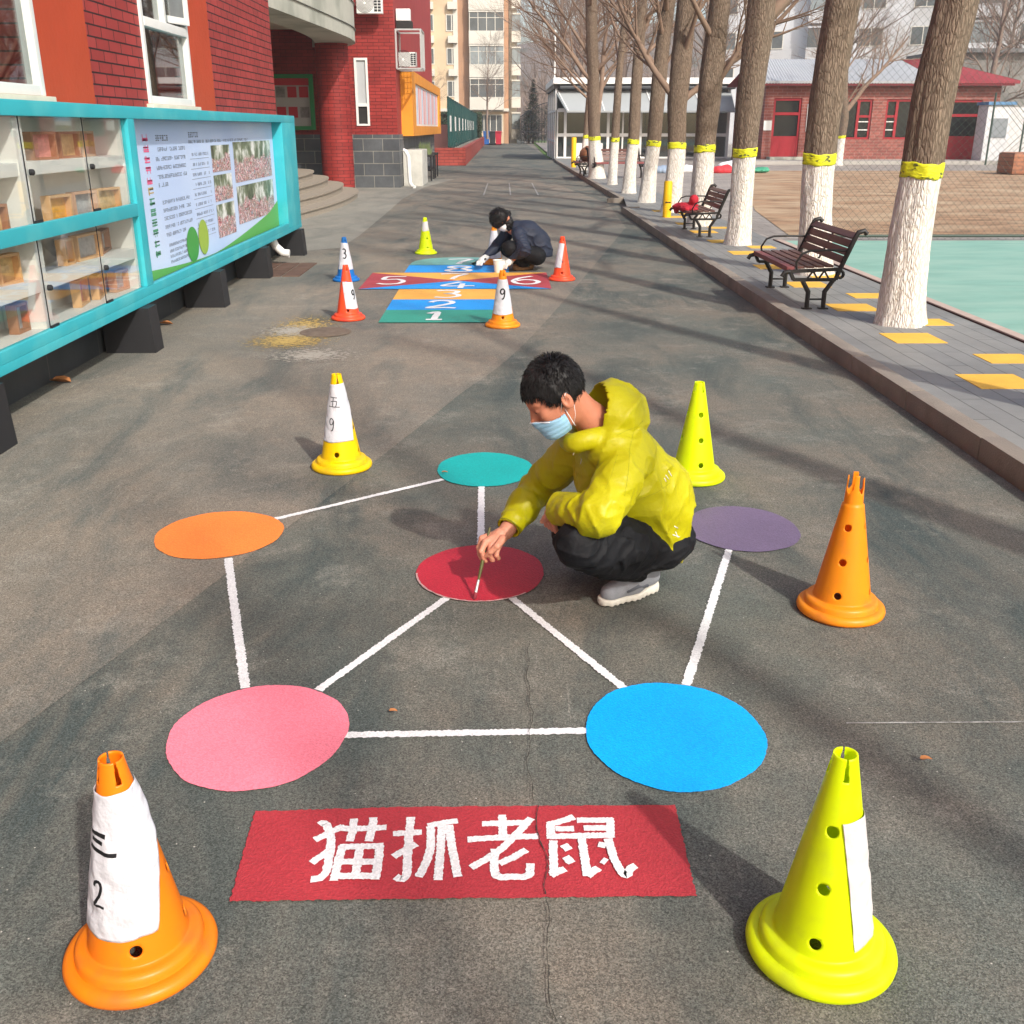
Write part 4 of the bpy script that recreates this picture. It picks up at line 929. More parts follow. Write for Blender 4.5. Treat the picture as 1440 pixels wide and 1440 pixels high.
# ================================================================== TREES OF THE AVENUE
def bark_mat(name, c1, c2, stretch=(9, 9, 1.6), bump=1., white=False):
    m = bpy.data.materials.new(name); m.use_nodes = True; nt = m.node_tree; N = nt.nodes; Lk = nt.links
    p = N['Principled BSDF']; p.inputs['Roughness'].default_value = .9; p.inputs['Specular IOR Level'].default_value = .15
    P = N.new('ShaderNodeNewGeometry').outputs['Position']; mp = N.new('ShaderNodeMapping'); mp.inputs['Scale'].default_value = stretch; Lk.new(P, mp.inputs['Vector'])
    v = N.new('ShaderNodeTexVoronoi'); v.feature = 'DISTANCE_TO_EDGE'; v.inputs['Scale'].default_value = 4.2
    n0 = N.new('ShaderNodeTexNoise'); n0.inputs['Scale'].default_value = 2.5; n0.inputs['Detail'].default_value = 3; Lk.new(mp.outputs[0], n0.inputs['Vector'])
    ad = N.new('ShaderNodeMix'); ad.data_type = 'RGBA'; ad.inputs['Factor'].default_value = .25; Lk.new(mp.outputs[0], ad.inputs['A']); Lk.new(n0.outputs['Color'], ad.inputs['B']); Lk.new(ad.outputs['Result'], v.inputs['Vector'])
    n = N.new('ShaderNodeTexNoise'); n.inputs['Scale'].default_value = 3.; n.inputs['Detail'].default_value = 8; n.inputs['Roughness'].default_value = .75; Lk.new(mp.outputs[0], n.inputs['Vector'])
    r = N.new('ShaderNodeMapRange'); r.inputs['From Min'].default_value = .0; r.inputs['From Max'].default_value = .22; Lk.new(v.outputs['Distance'], r.inputs['Value'])
    mx = N.new('ShaderNodeMix'); mx.data_type = 'RGBA'; Lk.new(r.outputs[0], mx.inputs['Factor']); mx.inputs['A'].default_value = tuple(c2[:3])+(1,); mx.inputs['B'].default_value = tuple(c1[:3])+(1,)
    r2 = N.new('ShaderNodeMapRange'); r2.inputs['From Min'].default_value = .3; r2.inputs['From Max'].default_value = .7; r2.inputs['To Min'].default_value = .78; r2.inputs['To Max'].default_value = 1.18; Lk.new(n.outputs['Fac'], r2.inputs['Value'])
    m2 = N.new('ShaderNodeMix'); m2.data_type = 'RGBA'; m2.blend_type = 'MULTIPLY'; m2.inputs['Factor'].default_value = 1; Lk.new(mx.outputs['Result'], m2.inputs['A']); Lk.new(r2.outputs[0], m2.inputs['B'])
    Lk.new(m2.outputs['Result'], p.inputs['Base Color'])
    b = N.new('ShaderNodeBump'); b.inputs['Strength'].default_value = bump; b.inputs['Distance'].default_value = .012
    hh = N.new('ShaderNodeMath'); hh.operation = 'ADD'; Lk.new(r.outputs[0], hh.inputs[0]); Lk.new(n.outputs['Fac'], hh.inputs[1]); Lk.new(hh.outputs[0], b.inputs['Height']); Lk.new(b.outputs['Normal'], p.inputs['Normal'])
    return m
M['bark'] = bark_mat('furrowed_bark', (.240, .180, .132), (.150, .110, .080), stretch=(15, 15, 3.2), bump=.8)
M['twig'] = mat('twig_bark', (.24, .165, .12), .9, .15, 6)
M['twig_far'] = mat('far_twig_bark', (.24, .18, .145), .95, .1, 6)
M['limewash'] = bark_mat('lime_wash', (.80, .765, .71), (.60, .54, .46), stretch=(14, 14, 3.2), bump=.7)
M['tape'] = mat('yellow_tape', (.66, .66, .02), .5, .25, 9, bump=.5, bscale=25, var2=(.10, .11, .03), v2scale=13, v2lo=.56, v2hi=.62, stretch=(1, 1, 2.2))
def rot_about(v, ax, a): return Matrix.Rotation(a, 3, ax) @ v
def grow(mb, p, d, r, L, lvl, rr, maxl, nseg, prune=None, upw=.10, mi=0):
    n = max(3, min(nseg[lvl], int(L/.12)+2)); pts = [p.copy()]; rad = [r]; dd = d.copy()
    for i in range(1, n+1):
        dd = (dd+Vector((rr.gauss(0, .07), rr.gauss(0, .07), rr.gauss(0, .05)+upw*.35))).normalized()
        pts.append(pts[-1]+dd*(L/n)); rad.append(max(.0026, r*(1-.80*i/n)))
    sides = (9, 6, 4, 3, 3)[lvl] if r > .012 else 3
    mb.tube(pts, rad, sides, mi, cap=False)
    if lvl >= maxl: return
    cnt = (0, 8, 7, 5, 0)[lvl] if lvl else 0
    cnt = int(cnt*min(1.3, max(.5, L/(1.6/(lvl+.2)))))+1
    for k in range(cnt):
        t = rr.uniform(.22, .98); i = min(n-1, int(t*n)); f = t*n-i; q = pts[i].lerp(pts[i+1], f); base = (pts[i+1]-pts[i]).normalized()
        ax = base.orthogonal().normalized(); ax = rot_about(ax, base, rr.uniform(0, 2*PI))
        nd = rot_about(base, ax, math.radians(rr.uniform(28, 58))); nd.z += .18; nd.normalize()
        rb = (rad[i]*(1-f)+rad[i+1]*f)*rr.uniform(.42, .62); grow(mb, q, nd, max(.003, rb), L*rr.uniform(.36, .58)*(1.1-.4*t), lvl+1, rr, maxl, nseg, prune, upw, mi)
def make_tree(name, base, pts, rad, seed, label, group, height=9.5, fork=None, limbs=(), low=2.6, nl=13, maxl=3, whitewash=True, side=28, band=1.20, farmat=False, blen=(2.0, 3.2), spread=(30, 62)):
    """pts: trunk axis points (world) from the ground up, rad: radii; continues to `height`"""
    rr = random.Random(seed); root = empty(name, base, 0, label, 'tree', group); B = Vector(base)
    ax = [Vector(p)-B for p in pts]; d = (ax[-1]-ax[-2]).normalized(); d = (d+Vector((0, 0, .8))).normalized(); R = list(rad)
    while ax[-1].z < height:
        d = (d+Vector((rr.gauss(0, .05), rr.gauss(0, .05), .10))).normalized(); ax.append(ax[-1]+d*.55); R.append(max(.02, R[-1]*(.90 if ax[-1].z < height-2 else .78)))
    # resample
    P_ = []; Rr = []; step = .06 if side > 20 else .25
    Q = [ax[0]*2-ax[1]]+ax+[ax[-1]*2-ax[-2]]
    for i in range(1, len(Q)-2):
        a, b, c, e = Q[i-1:i+3]; st = step if b.z < 4.0 else .3; n = max(1, int((c-b).length/st))
        for k in range(n):
            t = k/n; P_.append(.5*((2*b)+(c-a)*t+(2*a-5*b+4*c-e)*t*t+(3*b-3*c+e-a)*t**3)); Rr.append(R[i-1]*(1-t)+R[i]*t)
    P_.append(ax[-1]); Rr.append(R[-1])
    zs = [p.z for p in P_]; k = len(P_)
    V = []
    for i, p in enumerate(P_):
        fl = 1+.13*math.exp(-max(0, zs[i])/.13)
        for j in range(side):
            a = 2*PI*j/side; x, y = math.cos(a), math.sin(a)
            nz = (vn1(x*1.5+seed, y*1.5, zs[i]*.9)-.5)*.22+(vn1(x*7+seed, y*7, zs[i]*4.)-.5)*.10*(side > 20)
            lob = .05*math.exp(-max(0, zs[i])/.2)*math.sin(4*a+seed)
            r = Rr[i]*fl*(1+nz+lob); V.append((p.x+r*x, p.y+r*y, p.z))
    fs = []; mi = []
    for i in range(k-1):
        for j in range(side):
            fs.append((i*side+j, i*side+(j+1) % side, (i+1)*side+(j+1) % side, (i+1)*side+j)); mi.append(1 if (whitewash and (zs[i]+zs[i+1])/2 < band) else 0)
    obj_from('trunk', V, fs, [M['bark'] if not farmat else M['twig_far'], M['limewash']], root, mi, True, 180)
    def axis_at(z):
        for i in range(k-1):
            if zs[i+1] >= z: t = (z-zs[i])/max(1e-6, zs[i+1]-zs[i]); return P_[i].lerp(P_[i+1], t), Rr[i]*(1-t)+Rr[i+1]*t
        return P_[-1], Rr[-1]
    if whitewash:
        def trad(a, z): x, y = math.cos(a), math.sin(a); return 1+(vn1(x*1.5+seed, y*1.5, z*.9)-.5)*.22+(vn1(x*7+seed, y*7, z*4.)-.5)*.10*(side > 20)
        tb = MB(); n = 7; rings = []
        for q in range(n):
            z = band-.055+q*.019; c, r = axis_at(z)
            rings.append([(c.x+(r*trad(a, z)+.006+.0015*math.sin(a*5+q))*math.cos(a), c.y+(r*trad(a, z)+.006+.0015*math.sin(a*5+q))*math.sin(a), z+.010*math.sin(a*2+seed)+.004*math.sin(a*7+q)) for a in [2*PI*j/32 for j in range(32)]])
        tb.add([v for g in rings for v in g], [(i*32+j, i*32+(j+1) % 32, (i+1)*32+(j+1) % 32, (i+1)*32+j) for i in range(n-1) for j in range(32)])
        o = tb.build('yellow_band', M['tape'], root, angle=180); md = o.modifiers.new('t', 'SOLIDIFY'); md.thickness = .0015
    cr_ = MB()
    for lb in limbs:      # explicit limbs: (z, dir, radius, length)
        c, r = axis_at(lb[0]); grow(cr_, c, Vector(lb[1]).normalized(), lb[2], lb[3], 1, rr, maxl, (10, 9, 6, 5, 4))
    for i in range(nl):
        z = low+(height-.6-low)*((i+rr.uniform(0, .8))/nl); c, r = axis_at(z); a = rr.uniform(0, 2*PI) if i % 2 else (i*2.4+seed)
        el = math.radians(rr.uniform(*spread)); dr = Vector((math.cos(a)*math.cos(el), math.sin(a)*math.cos(el), math.sin(el)))
        taper = 1-.55*(z-low)/(height-low)
        grow(cr_, c, dr, min(r*.55, .06)*rr.uniform(.6, 1), rr.uniform(*blen)*taper, 1, rr, maxl, (10, 8, 6, 4, 4))
    if cr_.v: cr_.build('crown', M['twig'] if not farmat else M['twig_far'], root, angle=180)
    return root
def px_axis(y, pts): return [aty(a, b, y) for a, b in pts]
G_ = 'avenue of whitewashed trees along the sidewalk'
def av(y, pts, w, seed, label, **kw):
    A = px_axis(y, pts); A[0] = Vector((A[0].x, y, .09)); base = (A[0].x, y, .09)
    A = [A[0]]+A[1:]
    return make_tree('avenue_tree', base, A, w, seed, label, G_, **kw)
av(8.34, [(1268, 457), (1278, 350), (1295, 252), (1314, 130), (1345, 0)], [.185, .160, .150, .155, .150], 1, 'nearest whitewashed tree with a yellow band, beside the front bench', side=64, low=3.2, nl=11)
av(11.39, [(1146, 378), (1148, 300), (1152, 233), (1166, 110), (1186, 0)], [.185, .165, .160, .165, .165], 2, 'second whitewashed tree, rising behind the front bench', side=56, low=3.4, nl=11)
t3_ = av(14.4, [(1037, 343), (1043, 280), (1047, 226), (1057, 120), (1068, 35)], [.165, .150, .145, .165, .18], 3, 'third whitewashed tree with a split patch of bark, forking at the top of the photo', side=48, low=3.4,
   limbs=((2.75, (.75, .1, .75), .085, 3.2), (2.9, (-.55, -.1, .8), .06, 3.0)), nl=9)
av(17.3, [(983, 318), (987, 260), (990, 216), (1000, 110), (1013, 0)], [.19, .175, .165, .17, .16], 4, 'fourth whitewashed tree, directly behind the bench with the red cloth', side=40, low=2.7, limbs=((2.3, (.8, 0, .5), .06, 2.4), (2.0, (.5, -.3, .8), .05, 2.2)), nl=9)
av(20.2, [(943, 296), (948, 250), (951, 210), (952, 150), (958, 90), (966, 0)], [.19, .17, .165, .175, .19, .17], 5, 'fifth whitewashed tree, just behind the yellow post, with a low fork', side=36, low=2.6,
   limbs=((1.95, (-.62, 0, .72), .07, 3.0), (1.9, (.6, .1, .55), .07, 2.6)), nl=10)
av(22.9, [(909, 291), (914, 240), (919, 201), (928, 100), (940, 0)], [.17, .155, .15, .15, .14], 6, 'sixth whitewashed tree in the row', side=32, low=2.5, nl=12, limbs=((2.6, (-.8, 0, .75), .05, 3.2),))
av(26.2, [(884, 270), (887, 230), (891, 199), (895, 120), (903, 0)], [.155, .14, .135, .13, .12], 7, 'seventh whitewashed tree in the row, slimmer than the sixth', side=28, low=2.6, nl=12)
av(30.3, [(861, 260), (863, 225), (865, 198), (872, 90), (884, 0)], [.13, .12, .11, .10, .10], 8, 'eighth and slimmest whitewashed tree in the row', side=24, low=2.8, nl=12)
av(34.2, [(840, 252), (838, 220), (836, 197), (834, 100), (831, 0)], [.26, .22, .19, .18, .17], 9, 'ninth whitewashed tree, thick and flared, forked with dense bare twigs', side=28, low=2.6, nl=20, height=10,
   limbs=((1.3, (.32, .05, 1), .11, 4.4), (2.8, (-.72, -.1, .7), .07, 4.2), (2.4, (-.8, 0, .62), .05, 3.6), (3.4, (-.5, .2, .85), .06, 4.0), (3.0, (.6, 0, .8), .06, 4.0)), blen=(2.6, 3.8))
av(41., [(820, 240), (822, 215), (824, 195), (830, 120), (836, 50)], [.15, .13, .12, .11, .10], 10, 'last whitewashed tree at the far end of the row', side=18, low=2.6, nl=16, limbs=((2.5, (-.8, 0, .7), .05, 3.6),))
sc_ = MB(); rr = random.Random(77)
for (px, py, w_, h_) in ((1053, 200, .085, .10), (1050, 172, .045, .10), (1058, 148, .045, .07)):
    c = aty(px, py, 14.27)-Vector(t3_.location); n = 14
    ring = [(c.x+w_*math.cos(2*PI*k/n)*rr.uniform(.6, 1), c.y+.012+.05*(math.cos(2*PI*k/n))**2*w_/.06*.5, c.z+h_*math.sin(2*PI*k/n)*rr.uniform(.5, 1)) for k in range(n)]
    sc_.add(ring+[(c.x, c.y-.006, c.z)], [(k, (k+1) % n, n) for k in range(n)])
sc_.build('bark_scar', mat('dark_bark_scar', (.055, .045, .038), .95, .3, 20, bump=1, bscale=40), t3_, angle=180)
# the row goes on towards and past the viewer
for i, (x, y) in enumerate(((3.45, 5.2), (3.45, 1.6), (3.4, -1.9), (3.5, -5.3))):
    make_tree('avenue_tree', (x, y, .09), [(x, y, .09), (x+.02, y, .8), (x+.03, y, 1.3), (x+.06, y+.03, 2.4), (x+.1, y, 3.2)], [.18, .16, .14, .12, .10], 21+i,
              ['whitewashed tree just beyond the right edge of the photo', 'whitewashed tree right beside the viewer', 'whitewashed tree a little behind the viewer', 'whitewashed tree farthest behind the viewer'][i], G_, side=24, low=4.2, nl=8, maxl=2)
# ================================================================== BENCHES
M['slat'] = mat('brown_slat', (.115, .050, .038), .45, .2, 12, bump=.1, bscale=40, stretch=(1, .15, 1), coord='O')
M['slat_red'] = mat('reddish_slat', (.20, .055, .055), .45, .15, 12, coord='O')
M['iron'] = mat('dark_cast_iron', (.018, .016, .014), .5, .1, 12)
def make_bench(loc, rz, label, L=1.30):
    e = empty('park_bench', loc, rz, label, 'bench', 'cast iron benches on the sidewalk')
    for s in (-1, 1):
        y = s*L/2; f = MB(); w_ = .042
        for a, b in (((-.235, .325), (.20, .345)), ((-.20, .255), (.17, .255)), ((-.235, .325), (-.20, .255)), ((.20, .345), (.17, .255))): f.bar((a[0], y, a[1]), (b[0], y, b[1]), w_, .026)
        for i in range(4): x = -.085+i*.05; f.bar((x, y, .255 if i % 2 == 0 else .33), (x+.05, y, .33 if i % 2 == 0 else .255), .014, .014)
        f.tube([(.20, y, .345), (.245, y, .46), (.30, y, .60), (.325, y, .655), (.375, y, .668), (.40, y, .64)], .022, 8)
        f.tube([(-.235, y, .325), (-.285, y, .315), (-.305, y, .28)], .020, 8)
        f.tube([(.205+.03*math.cos(a), y, .30+.03*math.sin(a)) for a in [2*PI*i/12 for i in range(12)]], .014, 6, closed=True)
        f.build('side_frame', M['iron'], e)
        for pts in (((-.125, .255), (-.06, .15), (-.06, .012)), ((.155, .255), (.085, .15), (.085, .012))):
            g = MB(); g.tube([(x, y, z) for x, z in pts], [.020, .022, .021], 8); g.box(pts[-1][0]-.04, pts[-1][0]+.04, y-.03, y+.03, 0, .012); g.build('leg', M['iron'], e)
        MB().tube([(-.06, y, .085), (.085, y, .085)], .009, 6).build('stretcher', M['iron'], e)
        ar = MB().tube([(-.175, y*.98, .33), (-.185, y*.98, .40), (-.14, y*.98, .475), (-.07, y*.98, .50), (.10, y*.98, .505), (.255, y*.98, .50)], .010, 8); ar.build('armrest', M['iron'], e)
    for i in range(5):
        x = -.225+i*.085; z = .352+.003*i; sl = MB(); sl.box(x-.035, x+.035, -L/2+.02, L/2-.02, z-.008 if i else z-.03, z+.012, b=.008); sl.build('seat_slat', M['slat'] if i else M['slat_red'], e, smooth=True)
    for i in range(4):
        t = i/3; x = .228+.085*t; z = .42+.20*t; T_ = Matrix.Translation((x, 0, z)) @ Matrix.Rotation(math.radians(24 if i < 3 else 50), 4, 'Y')
        sl = MB(); sl.box(-.010, .010, -L/2+.02, L/2-.02, -.032, .032, 0, .007, T_); sl.build('back_slat', M['slat'], e, smooth=True)
    mb = MB().tube([(.20, 0, .36), (.25, 0, .46), (.33, 0, .64)], .010, 6); mb.build('back_strut', M['iron'], e); return e
b1 = make_bench((2.77, 9.72, .10), 0, 'brown slatted bench with black iron legs, nearest to the viewer')
b2 = copy_tree(b1); b2.location = (2.98, 16.05, .10); b2['label'] = 'brown slatted bench with a red cloth left on its seat'
b3 = copy_tree(b1); b3.location = (2.84, 36.2, .10); b3['label'] = 'far slatted bench with a brown bag on it, by the thick forked tree'; b3.scale = (1.25, 1.25, 1.25)
b4 = copy_tree(b1); b4.location = (3.75, 34.4, .10); b4.rotation_euler.z = math.radians(105); b4['label'] = 'farthest bench seen from the back between two whitewashed trunks'; b4.scale = (1.35, 1.35, 1.35)
# ================================================================== SDF TOOLS (cloth, bodies)
import openvdb
class SDF:
    def __init__(s, lo, hi, res):
        s.lo = np.array(lo, float); s.res = res; n = (np.ceil((np.array(hi)-s.lo)/res)).astype(int)+1
        ax = [s.lo[i]+np.arange(n[i])*res for i in range(3)]
        s.X, s.Y, s.Z = [a.astype(np.float32) for a in np.meshgrid(*ax, indexing='ij')]; s.D = np.full(s.X.shape, 1e3, np.float32)
    def cone(s, a, b, r1, r2, sq=None):
        a = np.array(a, float); b = np.array(b, float); d = b-a; L2 = max(1e-9, float(d@d))
        t = np.clip(((s.X-a[0])*d[0]+(s.Y-a[1])*d[1]+(s.Z-a[2])*d[2])/L2, 0, 1)
        dx = s.X-a[0]-t*d[0]; dy = s.Y-a[1]-t*d[1]; dz = s.Z-a[2]-t*d[2]
        if sq is not None:      # squash along an axis
            ax, k = sq; ax = np.array(ax, float); ax /= np.linalg.norm(ax); q = dx*ax[0]+dy*ax[1]+dz*ax[2]; q2 = q*(1/k-1); dx = dx+ax[0]*q2; dy = dy+ax[1]*q2; dz = dz+ax[2]*q2
        return (np.sqrt(dx*dx+dy*dy+dz*dz)-(r1+(r2-r1)*t)).astype(np.float32)
    def ell(s, c, r, M3=None):
        P_ = np.stack([s.X-c[0], s.Y-c[1], s.Z-c[2]])
        if M3 is not None: P_ = np.einsum('ij,jxyz->ixyz', np.array(M3, dtype=np.float32).T, P_)
        k0 = np.sqrt((P_[0]/r[0])**2+(P_[1]/r[1])**2+(P_[2]/r[2])**2); k1 = np.sqrt((P_[0]/r[0]**2)**2+(P_[1]/r[1]**2)**2+(P_[2]/r[2]**2)**2)+1e-6
        return (k0*(k0-1)/k1).astype(np.float32)
    def add(s, d, k=.02):
        h = np.clip(.5+.5*(s.D-d)/k, 0, 1); s.D = (s.D*(1-h)+d*h-k*h*(1-h)).astype(np.float32); return s
    def sub(s, d, k=.01):
        h = np.clip(.5-.5*(-d-s.D)/k, 0, 1); m = -d; s.D = (m*(1-h)+s.D*h+k*h*(1-h)).astype(np.float32) if False else np.maximum(s.D, m); return s
    def chain(s, pts, rad, k=.02, sq=None):
        for i in range(len(pts)-1): s.add(s.cone(pts[i], pts[i+1], rad[i], rad[i+1], sq), k)
        return s
    def mesh(s, iso=0.):
        g = openvdb.FloatGrid(1.0); b = s.res*4; A = np.ascontiguousarray(np.clip(s.D, -b, b).astype(np.float32)); A[0] = A[-1] = b; A[:, 0] = A[:, -1] = b; A[:, :, 0] = A[:, :, -1] = b
        g.copyFromArray(A); pts, quads = g.convertToQuads(iso); return pts*s.res+s.lo, quads[:, ::-1]
def sdf_obj(name, S, m, parent, iso=0., origin=(0, 0, 0), extra=None):
    v, f = S.mesh(iso); v = v-np.array(origin); o = obj_from(name, v.tolist(), [tuple(int(i) for i in q) for q in f], m, parent, None, True, 180); return o
def folds(S, d, freq, amp, warp=.05, seed=0, mask=None, sharp=2.):
    """cloth folds: ridges across direction d"""
    d = np.array(d, float); d /= np.linalg.norm(d)
    w = vnoise(S.X*9+seed, S.Y*9, S.Z*9+seed)-.5; w2 = vnoise(S.X*4+seed*2, S.Y*4, S.Z*4)
    ph = (S.X*d[0]+S.Y*d[1]+S.Z*d[2]+w*warp)*freq
    r = (1-np.abs(np.sin(ph)))**sharp*amp*np.clip(w2*2.2-.5, 0, 1.2)
    if mask is not None: r = r*mask
    S.D = (S.D-r.astype(np.float32)).astype(np.float32)
def near(S, c, r0, r1): 
    d = np.sqrt((S.X-c[0])**2+(S.Y-c[1])**2+(S.Z-c[2])**2); return np.clip((r1-d)/(r1-r0), 0, 1)
# red cloth on the second bench, bag on the far one
S = SDF((2.60, 15.3, .35), (3.3, 16.9, .80), .012); rr = random.Random(4)
for k in range(16): x = 2.80+rr.uniform(-.10, .20); y = 16.15+rr.uniform(-.48, .42); S.add(S.ell((x, y, .475), (rr.uniform(.05, .10), rr.uniform(.08, .16), rr.uniform(.02, .045))), .03)
S.add(S.ell((2.98, 16.35, .56), (.07, .10, .08)), .03); S.add(S.ell((2.73, 16.45, .42), (.03, .16, .07)), .03); folds(S, (1, .6, .3), 60, .016, .12)
o = sdf_obj('red_jacket', S, mat('red_cloth', (.45, .02, .035), .8, .2, 14), None); tag(o, 'crumpled red jacket lying on the second bench seat', 'jacket')
S = SDF((2.5, 35.3, .3), (3.4, 37.2, 1.3), .02); S.add(S.ell((2.9, 36.1, .76), (.24, .40, .22)), .03); S.add(S.ell((2.95, 36.35, .90), (.13, .2, .14)), .05); folds(S, (0, 1, .4), 25, .03, .2)
o = sdf_obj('bag', S, mat('brown_leather', (.20, .085, .04), .5, .2, 8), None); tag(o, 'bulky brown bag on the far bench', 'bag')
# yellow posts
for (x, y, h, r, lab) in ((2.99, 19.0, .62, .075, 'yellow post on the sidewalk behind the second bench'), (3.0, 44., 1.15, .10, 'yellow post near the kerb at the far end of the tree row')):
    pb = MB().lathe([(0, h), (r*.9, h), (r, h-.02), (r, 0), (r*1.05, 0)][::-1], 20, (x, y, .1)); pb.add([(x-.05, y-r-.004, .35), (x+.05, y-r-.004, .35), (x+.05, y-r-.004, .37), (x-.05, y-r-.004, .37)], [(0, 1, 2, 3)], 1)
    for k in range(9 if h < 1 else 0): pb.tube([(x+(r+.002)*math.cos(a), y+(r+.002)*math.sin(a), .18+k*.035) for a in [2*PI*i/20 for i in range(20)]], .004, 4, 0, closed=True)
    tag(pb.build('bollard', [mat('yellow_post', (.85, .50, .01), .5, .1, 8), M['black']]), lab, 'bollard', 'yellow posts on the sidewalk')
# ================================================================== PEOPLE
def V3(v): return np.array([v[0], v[1], v[2]], float)
M['skin'] = mat('skin', srgb(188, 122, 94), .55, .10, 25, bump=.08, bscale=220, spec=.35, sss=.12, coord='O')
M['skin_h'] = mat('hand_skin', srgb(208, 142, 116), .5, .10, 40, bump=.15, bscale=260, spec=.35, sss=.12, coord='O')
M['hair'] = mat('black_hair', (.010, .009, .009), .5, .3, 60, spec=.3)
M['jacket'] = mat('yellow_green_shell', (.44, .405, .003), .45, .05, 9, bump=.18, bscale=45, spec=.3)
M['jacket_in'] = mat('jacket_lining', (.20, .19, .01), .7, .1, 20)
M['trouser'] = mat('black_trousers', (.008, .0085, .010), .7, .15, 12, bump=.4, bscale=24, spec=.2)
M['maskblue'] = mat('mask_blue', srgb(150, 195, 222), .8, .04, 20); M['maskwhite'] = mat('mask_white', (.8, .8, .8), .8)
M['shoe'] = mat('grey_knit', srgb(138, 141, 147), .8, .12, 30, bump=.4, bscale=350); M['sole'] = mat('cream_sole', srgb(214, 210, 198), .6, .06, 10)
M['shoe_d'] = mat('dark_knit', srgb(96, 100, 108), .8, .1, 30, bump=.4, bscale=350)
class Frame:      # head frame: f forward, s side, u up
    def __init__(s, c, f, u):
        s.c = V3(c); f = V3(f); s.f = f/np.linalg.norm(f); u = V3(u); u = u-s.f*(u@s.f); s.u = u/np.linalg.norm(u); s.s = np.cross(s.u, s.f)
    def p(s, a, b, c): return s.c+s.f*a+s.s*b+s.u*c
    def M3(s): return np.stack([s.f, s.s, s.u], 1)
    def loc(s, S): return [(S.X-s.c[0])*v[0]+(S.Y-s.c[1])*v[1]+(S.Z-s.c[2])*v[2] for v in (s.f, s.s, s.u)]
def head_sdf(S, F_, k=1.):
    m = F_.M3()
    S.add(S.ell(F_.p(-.004, 0, .022), (.097*k, .077*k, .092*k), m), .02)
    S.add(S.ell(F_.p(.034, 0, -.052), (.060, .058, .074), m), .03); S.add(S.ell(F_.p(.066, 0, -.106), (.024, .026, .020), m), .03)
    S.add(S.cone(F_.p(.084, 0, .005), F_.p(.104, 0, -.040), .009, .013), .012); S.add(S.cone(F_.p(.093, 0, -.042), F_.p(.088, .012, -.046), .010, .007), .008)
    S.add(S.ell(F_.p(.074, 0, .016), (.020, .050, .012), m), .02)
    for q in (-1, 1):
        S.add(-S.ell(F_.p(.094, q*.030, -.008), (.013, .018, .010), m)*-1 if False else S.ell(F_.p(.066, q*.046, -.030), (.018, .014, .018), m), .02)
        e = S.ell(F_.p(.0945, q*.031, -.006), (.011, .016, .008), m); S.D = np.maximum(S.D, -e)
        S.add(S.ell(F_.p(.079, q*.031, -.007), (.0115, .0135, .0105), m), .004)
        S.add(S.ell(F_.p(-.012, q*.079, -.020), (.019, .008, .030), m), .006); c = S.ell(F_.p(-.008, q*.088, -.016), (.010, .007, .018), m); S.D = np.maximum(S.D, -c)
def hair_obj(name, F_, parent, origin, n=2600, seed=1, length=(.018, .034), lo=None, thick=.0011, k=1., cap=.012, long_=False):
    lo_ = F_.c-.17; S = SDF(lo_, F_.c+.17, .0045); S.add(S.ell(F_.p(-.006, 0, .024), ((.097+cap)*k, (.077+cap)*k, (.092+cap)*k), F_.M3()), .01)
    f, s_, u = F_.loc(S)
    hl = np.interp(f, [-.11, -.06, -.02, .012, .03, .065, .09, .12], [-.075, -.070, -.020, -.012, .0, .034, .052, .05] if not long_ else [-.16, -.16, -.16, -.16, -.15, -.08, .0, .0])
    hl = hl+.012*(vnoise(S.X*60, S.Y*60, S.Z*60)-.5)
    S.D = np.maximum(S.D, (hl-u).astype(np.float32)); S.D -= ((vnoise(S.X*70, S.Y*70, S.Z*70)-.5)*.006).astype(np.float32)
    v, q = S.mesh(); mb = MB(); mb.add([tuple(p-origin) for p in v], [tuple(int(i) for i in a) for a in q])
    rr = random.Random(seed); whorl = F_.p(-.045, .0, .11)
    idx = [rr.randrange(len(v)) for _ in range(n)]
    ctr = F_.p(-.006, 0, .02)
    for i in idx:
        p = v[i]; nrm = p-ctr; nrm /= np.linalg.norm(nrm); t = p-whorl; t = t-nrm*(t@nrm); L = np.linalg.norm(t); t = t/(L+1e-6)
        top = max(0, 1-L/.07); d = t*(1-.55*top)+nrm*(.35+.6*top)+np.array([rr.gauss(0, .16) for _ in range(3)])-F_.u*.1*(1-top); d /= np.linalg.norm(d)
        ln = rr.uniform(*length); a = p-nrm*.004-origin; b = a+d*ln*.6; c = b+(d-nrm*.35)*ln*.4; mb.tube([a, b, c], [thick, thick*.8, thick*.2], 3, cap=False)
    return mb.build(name, M['hair'], parent, angle=180)
def J(px, py, y): return V3(aty(px, py, y))
def crease(S, along, sa, sc, amp, seed=0, mask=None, pw=3.):
    a = V3(along); a /= np.linalg.norm(a); b = np.cross(a, (0.31, .2, .93)); b /= np.linalg.norm(b); c = np.cross(a, b)
    wx = (vnoise(S.X*7+seed, S.Y*7, S.Z*7)-.5)*.10
    A = (S.X*a[0]+S.Y*a[1]+S.Z*a[2])*sa; B = (S.X*b[0]+S.Y*b[1]+S.Z*b[2]+wx)*sc; C = (S.X*c[0]+S.Y*c[1]+S.Z*c[2]+wx)*sc
    n = vnoise(A+seed*3.1, B+seed, C+seed*1.7); r = (1-np.abs(2*n-1))**pw*amp
    if mask is not None: r = r*mask
    S.D = (S.D-r.astype(np.float32)).astype(np.float32)
